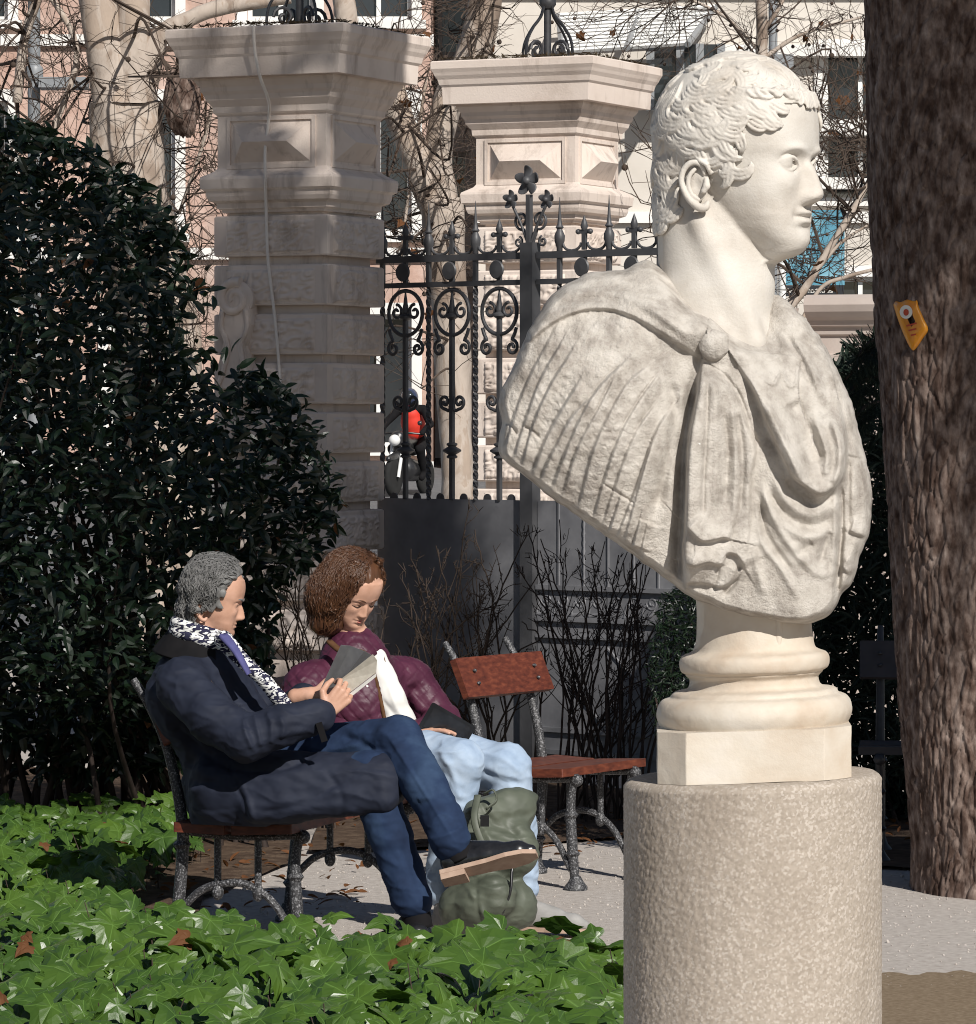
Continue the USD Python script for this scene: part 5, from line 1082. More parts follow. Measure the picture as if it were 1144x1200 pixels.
hand(FB, P(380, 836, 13.06), [.62, .12, .62], [-.25, .93, .1], .95, 1.02, side=1, thumb=.5); hand(FB, P(364, 814, 13.34), [.95, -.25, .15], [.1, -.5, .85], .7, 1.0, side=-1, thumb=.5)
v, f = FB.mesh(1); obj('body', (v, f), 'skin', man, smooth=True)
for e in (1, -1):
    c = hm.p(92.5, e * 35.5, 196); obj('iris', ball(c, .0062), 'eye_dark', man + '/body', smooth=True)
    obj('eyebrow', tube(spline([hm.p(108, e * 14, 180), hm.p(107, e * 28, 175), hm.p(99, e * 44, 175), hm.p(88, e * 56, 181)], 4), np.interp(np.linspace(0, 1, 13), [0, .3, 1], [.003, .0042, .0015]), 6), 'grey_hair', man + '/body', smooth=True)
def man_hair_region(u, v, y):
    av = np.abs(v)
    a = np.maximum(u - np.interp(y, [60, 95, 120, 150, 190, 225], [96, 92, 74, 50, 34, 22]), y - 222); b = np.maximum(u + np.interp(y, [150, 190, 250, 300], [-20, 8, 30, 44]), y - 262)
    return np.maximum(np.minimum(a, b), np.where(av > 40, 30 - np.hypot((u + 5) / .8, y - 226), -50))
FHm = Field(FB.lo, FB.lo + FB.h * (np.array(FB.n) - 1), FB.h); FHm.D[:] = .05
hm.hair(FHm, man_hair_region, 150, lambda u, v, y: ((-(u - 70) * .02 - .4) * np.ones_like(u), v / 90, .35 + (y - 100) / 90), thick=5, step=8, nseg=7, rad=5.0, strands=3, curl=.30, seed=9, spread=6, blend=1.0)
v, f = FHm.mesh(1); hp = obj('hair', (v, f), 'grey_hair', man, smooth=True)
mroots = lambda rg, n: (lambda d: (lambda q: q[man_hair_region(*hm.coords(q)) < -4])(hm.p(5, 0, 150) + unit_rows(d) * .115))(rg.normal(size=(n, 3)))
def mfall(q): u, v, y = hm.coords(q); return np.outer(np.where(u > 30, -.9, -.35), hm.fw) - np.outer(.3 + np.clip((y - 90) / 70, 0, 1), hm.up) + np.outer(v / 120, hm.la)
v, f = strands(FHm, mroots, 2400, mfall, 9, .0085, .0018, 5, wave=.9, loft=.008); obj('strands', (v, f), 'grey_hair', hp, smooth=True, kind='stuff')
# coat
FC = Field(P(150, 985, 13.9) - [0, 1.1, 0], P(500, 735, 13.0) + [0, .95, 0], .0052)
FC.chain([P(272, 925, 13.38), P(271, 872, 13.38), P(235, 812, 13.38), P(240, 768, 13.37)], [.146, .148, .160, .088], .05)
FC.cone(P(216, 800, 13.22), P(262, 795, 13.54), .082, .08, .04)
FC.chain([P(214, 806, 13.2), P(250, 842, 13.1), P(290, 866, 13.03), P(330, 850, 13.03), P(374, 838, 13.05)], [.082, .076, .070, .062, .052], .018)
FC.chain([P(262, 798, 13.56), P(326, 852, 13.56), P(356, 820, 13.38)], [.08, .068, .052], .018)
FC.chain([P(268, 925, 13.26), P(340, 922, 13.18), P(445, 917, 13.12)], [.125, .108, .092], .03); FC.cone(P(238, 765, 13.37), P(240, 750, 13.37), .085, .07, .02); FC.chain([P(260, 925, 13.5), P(360, 905, 13.42)], [.13, .10], .03)
FC.cone(P(300, 945, 13.13), P(448, 936, 13.06), .05, .045, .03); FC.cone(P(240, 955, 13.3), P(300, 955, 13.2), .05, .05, .03)
mm = [('ridge', [(270, 800), (282, 835), (300, 865)], 4, -5), ('ridge', [(285, 838), (288, 858), (296, 878)], 3, 7), ('ridge', [(297, 834), (302, 856), (306, 876)], 3, 6), ('ridge', [(312, 832), (318, 850), (318, 872)], 3.5, 7), ('ridge', [(328, 838), (332, 852), (330, 866)], 3, 5),
      ('ridge', [(250, 890), (290, 902), (340, 896), (376, 872)], 6, -16), ('ridge', [(205, 850), (225, 872), (250, 888)], 5, -9), ('ridge', [(262, 890), (280, 930), (292, 968)], 3, -6), ('ridge', [(270, 888), (288, 930), (300, 966)], 3, 4), ('ridge', [(300, 955), (360, 940), (400, 915)], 4, -5), ('ridge', [(190, 800), (230, 800), (262, 780)], 5, 4), ('ridge', [(215, 778), (250, 800), (270, 830)], 4, 5), ('ridge', [(205, 900), (225, 915), (260, 920)], 6, -7), ('ridge', [(255, 770), (285, 815), (315, 836)], 5, -6), ('ridge', [(380, 900), (400, 930), (398, 960)], 4, -4), ('ridge', [(340, 905), (380, 925), (430, 930)], 5, 4)]
v, f = cloth(FC, mm, .005, 11, 3, crease=.006); px__ = to_px(v); hem = np.interp(px__[:, 0], [200, 222, 300, 350, 400, 440, 475], [962, 966, 969, 969, 966, 958, 948]); zh = H - (hem - HZ) / FPX * v[:, 1]; v[:, 2] = np.maximum(v[:, 2], zh); ct = obj('coat', (v, f), 'navy_cloth', man, smooth=True)
ring = lambda c, rx, ry, ax, ay, a0, a1, n=22: [c + ax * rx * math.cos(a) + ay * ry * math.sin(a) for a in np.linspace(a0, a1, n)]
ca, cb = unit([.96, -.1, -.25]), np.array([0, 1.0, 0])
cu_ = np.cross(ca, cb); cu_ = cu_ if cu_[2] > 0 else -cu_; aa = np.linspace(.85, 2 * math.pi - .85, 40); cp = [(.074, .030), (.082, .040), (.092, .034), (.128, -.044), (.124, -.052), (.114, -.044), (.082, .012)]
obj('collar', (np.array([P(229, 757, 13.37) + (ca * math.cos(a) + cb * 1.05 * math.sin(a)) * (r_ + .004 * math.sin(a * 7)) + cu_ * z_ for a in aa for r_, z_ in cp]), grid_faces(40, len(cp), True)), 'black_cloth', ct, smooth=True)
FS = Field(P(180, 770, 13.9) - [0, .8, 0], P(300, 700, 13.0) + [0, .7, 0], .004)
for j, (y_, r_, tk) in enumerate(((738, .078, .020), (748, .084, .018))): 
    c = ring(P(236, y_, 13.36), r_ * 1.05, r_, unit([.95, 0, -.30]), cb, 0, 2 * math.pi, 26); FS.chain(c, [tk] * 26, .006)
v, f = cloth(FS, [], .003, 40, 6); sf_ = obj('scarf', (v, f), 'scarf_print', man, smooth=True)
FS = Field(P(250, 850, 13.6) - [0, .5, 0], P(360, 730, 13.0) + [0, .5, 0], .004)
FS.chain([P(262, 750, 13.22), P(285, 775, 13.2), P(312, 800, 13.2), P(332, 825, 13.22)], [.03, .022, .022, .026], .01)
v, f = cloth(FS, [], .003, 40, 7); obj('scarf_end', (v, f), 'scarf_print', sf_, smooth=True)
obj('lapel', tube(spline([P(262, 745, 13.2), P(276, 762, 13.16), P(292, 790, 13.15)], 5), np.linspace(.022, .012, 11), 8, flat=.5), 'purple_cloth', ct, smooth=True)
obj('cuff_strap', frame_box(P(377, 858, 12.99), unit([.9, -.1, .3]), unit([.1, -1, 0]), unit([-.3, 0, .95]), (.010, .004, .03)), 'black_cloth', ct)
# trousers
FT = Field(P(225, 1075, 13.9) - [0, 1.2, 0], P(575, 835, 13.0) + [0, .9, 0], .005)
FT.chain([P(290, 912, 13.5), P(390, 885, 13.36), P(466, 868, 13.2)], [.11, .095, .077], .02); FT.chain([P(466, 868, 13.2), P(497, 920, 13.05), P(520, 962, 12.98), P(527, 985, 12.95)], [.077, .068, .062, .064], .015)
FT.chain([P(300, 925, 13.22), P(432, 908, 13.12)], [.085, .070], .02); FT.chain([P(432, 908, 13.12), P(458, 980, 13.1), P(483, 1055, 13.08)], [.076, .066, .064], .015)
mt_ = [('ridge', [(455, 862), (492, 920), (532, 985)], 2.2, 3), ('ridge', [(400, 860), (430, 875), (448, 905)], 5, -8), ('ridge', [(415, 895), (445, 905), (460, 935)], 4, -6), ('ridge', [(440, 850), (470, 880), (480, 915)], 5, 4), ('ridge', [(500, 985), (525, 978), (545, 968)], 3, 5), ('ridge', [(490, 940), (510, 930)], 4, 4), ('ridge', [(470, 990), (480, 1020), (488, 1050)], 4, -5), ('ridge', [(465, 1040), (490, 1044)], 4, 4), ('ridge', [(380, 880), (420, 872), (450, 858)], 4, 4)]
v, f = cloth(FT, mt_, .004, 14, 8, crease=.005); obj('trousers', (v, f), 'dark_denim', man, smooth=True)
obj('sock', tube(spline([P(522, 975, 12.96), P(535, 995, 12.95), P(541, 1006, 12.95)], 4), [.046] * 9, 14), 'black_cloth', man, smooth=True)
obj('sock', tube(spline([P(482, 1045, 13.08), P(487, 1070, 13.08), P(490, 1088, 13.08)], 4), [.046] * 9, 14), 'black_cloth', man, smooth=True)
sole_and_upper(man, P(519, 1029, 12.93), P(632, 1002, 12.90), [.1, -.50, -.86], .292, 'shoe', 'shoe_leather', 'shoe_sole')
gz0 = P(468, 1000, 13.05); sole_and_upper(man, np.array([gz0[0], gz0[1], .018]), np.array([gz0[0] + .28, gz0[1] - .06, .018]), [0, 0, -1], .292, 'shoe', 'shoe_leather', 'shoe_sole')
# leaflet in his hands
lf = thing('leaflet', 'folded grey and beige leaflet held open by the seated man', 'leaflet', P(408, 800, 13.1))
def sheet3(pts, name, mat):
    a = np.array([P(*q) for q in pts]); n = unit(np.cross(a[1] - a[0], a[2] - a[0])); n = n if n[1] < 0 else -n
    k = len(a); v = np.vstack([a, a - n * .0015]); f = [[0, i, i + 1] for i in range(1, k - 1)] + [[k, k + i + 1, k + i] for i in range(1, k - 1)] + [[i, k + i, k + (i + 1) % k] for i in range(k)] + [[i, k + (i + 1) % k, (i + 1) % k] for i in range(k)]
    obj(name, (v, np.array(f)), mat, lf)
sheet3([(376, 808, 13.16), (400, 756, 13.12), (411, 757, 13.16), (388, 806, 13.2)], 'grey_panel', 'paper_grey'); sheet3([(388, 806, 13.2), (411, 757, 13.16), (427, 763, 13.12), (397, 803, 13.17)], 'grey_panel', 'paper_grey')
sheet3([(397, 803, 13.17), (427, 763, 13.12), (436, 768, 13.15), (402, 800, 13.2)], 'grey_panel', 'paper_grey'); sheet3([(396, 799, 13.1), (437, 767, 13.06), (442, 774, 13.07), (441, 788, 13.08), (403, 817, 13.1)], 'beige_panel', 'paper_beige')
sheet3([(403, 818, 13.105), (441, 789, 13.085), (441, 793, 13.09), (405, 822, 13.11)], 'white_edge', 'white_cloth')

# --- the woman
wom = thing('person', 'brown-haired woman in a maroon quilted jacket and pale jeans looking down', 'person', P(440, 930, 14.15) * [1, 1, 0] + [0, 0, .44], 'couple sitting on the garden bench')
wf = unit([.6, -.62, -.5]); wup = unit([.35, -.355, .866]); WK = .00098
FB = Field(P(315, 900, 14.6) - [0, 1.1, 0], P(560, 630, 13.6) + [0, .8, 0], .0032)
hw_ = Head(FB, P(413, 679, 14.1), wf, wup, WK, nose=.9, cheek=4.5, lids=4.5)
wn0 = P(418, 772, 14.15)
FB.cone(hw_.p(-8, 0, 240), wn0, .048, .054, .015); FB.cone(wn0, P(425, 850, 14.15), .10, .11, .03); FB.cone(P(365, 792, 14.0), P(478, 785, 14.28), .04, .04, .03)
FB.chain([P(365, 792, 14.0), P(345, 850, 13.88), P(398, 862, 13.75)], [.04, .033, .025], .012); FB.chain([P(478, 785, 14.28), P(520, 850, 14.22), P(486, 862, 14.02)], [.04, .033, .024], .012)
hand(FB, P(482, 862, 14.02), [.85, -.2, .18], [.15, -.2, -1], .22, .95, side=-1, thumb=.2, spread=.16); hand(FB, P(398, 862, 13.75), [.9, -.1, -.2], [0, 0, -1], .5, .95, side=1)
v, f = FB.mesh(1); obj('body', (v, f), 'skin', wom, smooth=True)
mk('lip', [(0, (.34, .12, .10)), (1, (.42, .16, .13))], rough=.4)
for e in (1, -1):
    obj('eyebrow', tube(spline([hw_.p(108, e * 14, 179), hw_.p(107, e * 28, 174), hw_.p(99, e * 44, 174), hw_.p(88, e * 56, 180)], 4), np.interp(np.linspace(0, 1, 13), [0, .3, 1], [.0022, .003, .001]), 6), 'brown_hair', wom + '/body', smooth=True)
    obj('eyelashes', tube(spline([hw_.p(100, e * 19, 197.5), hw_.p(100.5, e * 28, 201.5), hw_.p(98.5, e * 36, 203), hw_.p(93, e * 45, 201.5), hw_.p(84, e * 54, 198)], 3), .0016, 5), 'eye_dark', wom + '/body', smooth=True)
obj('lips', cat([tube(spline([hw_.p(94, -20, 255.5), hw_.p(103, -8, 252), hw_.p(105.5, 0, 253), hw_.p(103, 8, 252), hw_.p(94, 20, 255.5)], 4), np.interp(np.linspace(0, 1, 17), [0, .5, 1], [.001, .0035, .001]), 6), tube(spline([hw_.p(94, -18, 257), hw_.p(102, -8, 260.5), hw_.p(104, 0, 261), hw_.p(102, 8, 260.5), hw_.p(94, 18, 257)], 4), np.interp(np.linspace(0, 1, 17), [0, .5, 1], [.001, .0042, .001]), 6)]), 'lip', wom + '/body', smooth=True)
LOCKS = []; wt_ = hw_.p(45, -30, 70)
def wfall_(q): return unit_rows(unit_rows(q - wt_) * .8 + [0, 0, -.75])
FHw = Field(P(335, 765, 14.4) - [0, .6, 0], P(470, 625, 13.8) + [0, .6, 0], .0032)
FHw.ell(hw_.p(-2, 4, 148), np.array([103, 95, 95]) * WK, axes=[hw_.fw, hw_.la, hw_.up], k=.01); FHw.ell(P(389, 702, 14.12), np.array([.085, .095, .10]), k=.04); FHw.ell(P(383, 730, 14.12), np.array([.060, .075, .045]), k=.02); FHw.ell(hw_.p(18, 76, 212), np.array([.05, .032, .085]), axes=[hw_.fw, hw_.la, hw_.up], k=.03)
FHw.ell(hw_.p(126, -2, 236), np.array([80, 66, 92]) * WK, axes=[hw_.fw, hw_.la, hw_.up], k=.012, cut=True)
hr = np.random.default_rng(77)
for i in range(64):      # loose swept waves
    a = hr.uniform(-2.6, 1.4); q0 = hw_.p(20 + 40 * math.cos(a) * .8, 60 * math.sin(a), 66); q0 = q0 + unit(q0 - hw_.p(0, 0, 150)) * .004; pth = [q0]
    for j in range(13):
        q1 = FHw.snap(pth[-1][None] + wfall_(pth[-1][None]) * .014 + .004 * math.sin(j * .9 + i) * np.cross(wfall_(pth[-1][None]), [0, -1, 0]), -.001 - .004 * (j / 12), 3)[0]; pth.append(q1)
        if to_px(q1[None])[0, 1] > 738 + 8 * math.sin(i): break
    d_ = unit(pth[-1] - pth[-2]); o_ = unit(pth[-1] - P(400, 715, 14.1)); pth += [pth[-1] + d_ * .012 + o_ * .008, pth[-1] + d_ * .016 + o_ * .022]
    if len(pth) > 5 and not any((lambda u, v, y: u > 62 and abs(v) < 50 and y > 125)(*(float(c[0]) for c in hw_.coords(np.array(q)[None]))) for q in pth): LOCKS.append((spline(pth, 3), hr.uniform(.006, .011)))
for p_, r_ in LOCKS: FHw.chain(p_[::2], np.interp(np.linspace(0, 1, len(p_[::2])), [0, .3, .8, 1], [.6, 1, .8, .2]) * r_, .002)
FHw.ell(hw_.p(128, -4, 236), np.array([82, 62, 96]) * WK, axes=[hw_.fw, hw_.la, hw_.up], k=.008, cut=True)
v, f = FHw.mesh(1); v = v + vnormals(v, f) * ((meshkit.fbm(v * [60, 60, 14], 3, 2) - .5) * .012)[:, None]; hp = obj('hair', (v, f), 'brown_hair', wom, smooth=True)
wr = lambda rg, n: hw_.p(0, 0, 150) + unit_rows(rg.normal(size=(n, 3)) * [1, 1, .8] + [0, 0, .9]) * .11
wt_ = hw_.p(45, -30, 70)
def wfall(q): d = unit_rows(q - wt_); return d * .8 + [0, 0, -.75] + np.outer(np.clip((.995 - q[:, 2]) * 0, 0, 1), [1, 0, 0])
v, f = strands(FHw, wr, 2600, wfall, 17, .0095, .0017, 6, wave=.30, loft=.010, drop=lambda q: (lambda u, v, y: (u > 62) & (np.abs(v) < 50) & (y > 128))(*hw_.coords(q))); obj('strands', (v, f), 'brown_hair', hp, smooth=True, kind='stuff')
FJ = Field(P(310, 920, 14.6) - [0, 1.1, 0], P(560, 735, 13.6) + [0, .9, 0], .0050)
FJ.chain([P(432, 872, 14.14), P(418, 822, 14.14), P(416, 774, 14.14)], [.150, .150, .112], .05); FJ.cone(P(364, 800, 14.0), P(478, 795, 14.28), .072, .072, .04)
FJ.chain([P(358, 808, 13.98), P(352, 855, 13.88), P(398, 862, 13.76)], [.074, .064, .05], .018); FJ.chain([P(480, 798, 14.3), P(518, 848, 14.24), P(490, 862, 14.06)], [.072, .062, .046], .018)
def hit(F, x, y, y0=13.6, y1=14.4):
    Yq = np.linspace(y0, y1, 400); q = np.array([P(x, y, t) for t in Yq]); k = np.argmax(F.at(q) < 0); return q[k]
OPEN = [hit(FJ, *q) for q in ((441, 772), (448, 795), (456, 820), (465, 848))]; EDGE_L = [hit(FJ, *q) + [0, -.004, 0] for q in ((434, 768), (440, 795), (446, 820), (452, 850))]; EDGE_R = [hit(FJ, *q) + [0, -.004, 0] for q in ((448, 768), (456, 795), (466, 820), (479, 846))]
FJ.chain(OPEN, [.016, .023, .031, .040], .004, cut=True)
mj = [('ridge', [(370, 860), (410, 850), (438, 838)], 3, -6), ('ridge', [(372, 872), (410, 862), (440, 852)], 3, 5), ('ridge', [(345, 790), (352, 830), (350, 862)], 4, -5), ('ridge', [(480, 800), (505, 830), (520, 850)], 5, -6), ('ridge', [(470, 790), (480, 830), (478, 860)], 5, -6), ('ridge', [(440, 770), (448, 810), (458, 850)], 3, 5)]
v, f = cloth(FJ, mj, .005, 12, 4, quilt=11.5, crease=.006); jk = obj('jacket', (v, f), 'maroon_cloth', wom, smooth=True)
obj('collar', cat([tube(spline([P(386, 752, 14.0), P(402, 764, 13.93), P(424, 764, 13.9), P(434, 774, 13.92)], 6), .014, 8, flat=.6)]), 'brown_cord', jk, smooth=True)
obj('edging', cat([tube(spline(EDGE_L, 6), .007, 8), tube(spline(EDGE_R, 6), .007, 8)]), 'brown_cord', jk, smooth=True)
for q in ((434, 846), (430, 805)): obj('button', ball(hit(FJ, *q), .0065), 'white_cloth', jk, smooth=True)
FW = Field(P(370, 900, 14.5) - [0, .8, 0], P(520, 740, 13.8) + [0, .6, 0], .005)
FW.chain([p_ + [0, r_ + .004, 0] for p_, r_ in zip(OPEN, (.035, .042, .05, .058))] + [P(462, 878, 14.06)], [.035, .042, .05, .058, .065], .02)
v, f = cloth(FW, [('ridge', [(455, 800), (465, 830), (480, 845)], 3, 5), ('ridge', [(448, 820), (465, 842)], 3, -4)], .004, 15, 5); obj('top', (v, f), 'white_cloth', wom, smooth=True)
FT = Field(P(380, 1065, 14.5) - [0, 1.2, 0], P(650, 840, 13.6) + [0, .9, 0], .005)
FT.chain([P(445, 895, 14.08), P(500, 892, 13.92), P(538, 893, 13.8)], [.115, .095, .078], .02); FT.chain([P(538, 893, 13.8), P(532, 960, 13.82), P(518, 1042, 13.86)], [.078, .066, .062], .015)
FT.chain([P(470, 893, 14.2), P(540, 893, 14.1), P(594, 900, 14.0)], [.115, .095, .080], .02); FT.chain([P(594, 900, 14.0), P(605, 970, 14.02), P(610, 1040, 14.05)], [.080, .066, .060], .015)
v, f = cloth(FT, [('ridge', [(515, 880), (530, 905), (540, 940)], 4, 5), ('ridge', [(505, 900), (530, 915)], 4, -5), ('ridge', [(560, 880), (590, 890), (610, 905)], 4, 5), ('ridge', [(565, 905), (590, 915), (610, 918)], 4, -6), ('ridge', [(525, 1000), (520, 1030)], 4, 5)], .004, 14, 9, crease=.006); obj('jeans', (v, f), 'light_denim', wom, smooth=True)
for x, Y, dx in ((505, 13.86, .27), (598, 14.05, .26)): g0 = P(x, 1000, Y); sole_and_upper(wom, np.array([g0[0], g0[1], .016]), np.array([g0[0] + dx, g0[1] - .10, .016]), [0, 0, -1], .27, 'sneaker', 'sneaker', 'shoe_sole', low=True)
ph = thing('phone', 'black phone in a dark case held in the woman\'s hand', 'phone', P(526, 855, 14.0))
obj('case', prism(Polygon([(-.04, -.075), (.04, -.075), (.04, .075), (-.04, .075)]).buffer(.008), P(524, 852, 14.0), unit([.5, -.1, .85]), unit([.85, .1, -.5]), unit([0, -1, .1]), .01), 'black_plastic', ph)
obj('screen', prism(Polygon([(-.038, -.07), (.038, -.07), (.038, .07), (-.038, .07)]), P(524, 852, 13.988), unit([.5, -.1, .85]), unit([.85, .1, -.5]), unit([0, -1, .1]), .001), 'shoe_leather', ph)
# bag at her feet
bg = thing('backpack', 'olive green nylon backpack standing on the ground between the woman\'s feet', 'bag', [(575 - 572) / FPX * 13.72, 13.72, 0])
FG = Field(P(510, 1120, 13.9) - [0, .8, 0], P(640, 905, 13.4) + [0, .6, 0], .0045)
FG.chain([P(545, 1065, 13.72), P(600, 1062, 13.74)], [.085, .085], .03); FG.chain([P(552, 1000, 13.72), P(600, 995, 13.76)], [.088, .09], .04); FG.chain([P(566, 955, 13.75), P(605, 950, 13.82)], [.06, .066], .04); FG.chain([P(560, 1060, 13.66), P(580, 1050, 13.64)], [.07, .07], .03)
FG.cone(P(596, 940, 13.8), P(620, 935, 13.86), .04, .03, .03)
mg = [('ridge', [(560, 935), (580, 965), (612, 975)], 4, -8), ('ridge', [(556, 950), (575, 990), (585, 1020)], 4, 8), ('ridge', [(590, 960), (610, 985), (608, 1020)], 4, -7), ('ridge', [(540, 1030), (555, 1050), (570, 1078)], 4, 6), ('ridge', [(595, 1025), (598, 1050), (590, 1080)], 3, -6), ('ridge', [(575, 985), (600, 990)], 4, 6), ('ridge', [(535, 1040), (580, 1035), (612, 1030)], 3, -6), ('ridge', [(556, 1040), (562, 1075)], 3, -5)]
v, f = cloth(FG, mg, .006, 12, 11, crease=.006); v[:, 2] = np.maximum(v[:, 2], .004); obj('bag_body', (v, f), 'olive_nylon', bg, smooth=True)
obj('strap', tube(spline([P(560, 932, 13.66), P(556, 960, 13.60), P(566, 990, 13.58), P(578, 1005, 13.60)], 6), .012, 8, flat=.35), 'olive_nylon', bg, smooth=True); obj('strap', tube(spline([P(568, 930, 13.68), P(578, 926, 13.66), P(582, 938, 13.66), P(570, 948, 13.64)], 6), .008, 8, flat=.4), 'olive_nylon', bg, smooth=True)
obj('zip', tube(spline([P(600, 1018, 13.62), P(598, 1045, 13.6), P(589, 1070, 13.6)], 6), .005, 6), 'black_plastic', bg, smooth=True); obj('buckle', frame_box(P(568, 962, 13.585), np.array([1., 0, 0]), np.array([0, 1., 0]), UZ, (.014, .006, .018)), 'black_plastic', bg)

# ------------------------------------------------------------------ packet on the pine
mk('orange_plastic', [(0, (.62, .20, .012)), (1, (.78, .34, .03))], scale=18, rough=.22, spec=.6, bump=.5, bscale=35, bdist=.006)
mk('badge_white', [(0, (.75, .72, .66)), (1, (.8, .78, .72))], rough=.4)
mk('badge_red', [(0, (.42, .05, .02)), (1, (.5, .07, .03))], rough=.4)
pk = thing('plastic_packet', 'small orange plastic packet pinned to the pine trunk', 'packet', P(1067, 380, 15.02))
def on_pine(x, y, out=0.0):
    c = np.interp(y, [l[1] for l in led[::-1]], [p[0] for p in pp_[::-1]]); r_ = np.interp(y, [l[1] for l in led[::-1]], [l[2] for l in led[::-1]])
    Yq = TY - r_; 
    for _ in range(6): X = (x - 572) / FPX * Yq; Yq = TY - math.sqrt(max(r_ ** 2 - (X - c) ** 2, .0004)) - .012 - out
    return P(x, y, Yq)
po = [tuple(q) for q in spline([(1047, 357), (1050, 353), (1056, 354), (1063, 351), (1071, 353), (1075, 352), (1077, 360), (1083, 374), (1088, 386), (1082, 396), (1073, 409), (1068, 409), (1061, 396), (1053, 376), (1047, 357)], 3)[:-1]]
cen = np.mean(po, 0); rings = [1.0, .93, .8, .55, .25]; v = []
for s_, o_ in zip(rings, (.0, .012, .020, .024, .025)): v += [on_pine(*(cen + (np.array(q) - cen) * s_), out=.012 + o_) for q in po]
obj('pouch', (np.array(v), grid_faces(5, len(po), True)), 'orange_plastic', pk, smooth=True)
def patch(pts, mat, name, out): 
    a = np.array([on_pine(*q, out=out) for q in pts]); c = a.mean(0); n = len(a); obj(name, (np.vstack([a, c]), np.array([[i, (i + 1) % n, n] for i in range(n)])), mat, pk)
patch([(1062 + 7.5 * math.cos(a), 365.5 + 8 * math.sin(a)) for a in np.linspace(0, 6.28, 20, endpoint=False)], 'badge_white', 'badge', .0395); patch([(1062 + 3.2 * math.cos(a), 366 + 4 * math.sin(a)) for a in np.linspace(0, 6.28, 14, endpoint=False)], 'badge_red', 'emblem', .041)
for i in range(3): y = 381 + 5.5 * i; x = 1062 + 2.6 * i; patch([(x, y), (x + 12 - 3 * i, y - 3.2 + i), (x + 12.6 - 3 * i, y - 1.6 + i), (x + .6, y + 1.8)], 'badge_red', 'printed_line', .0395)

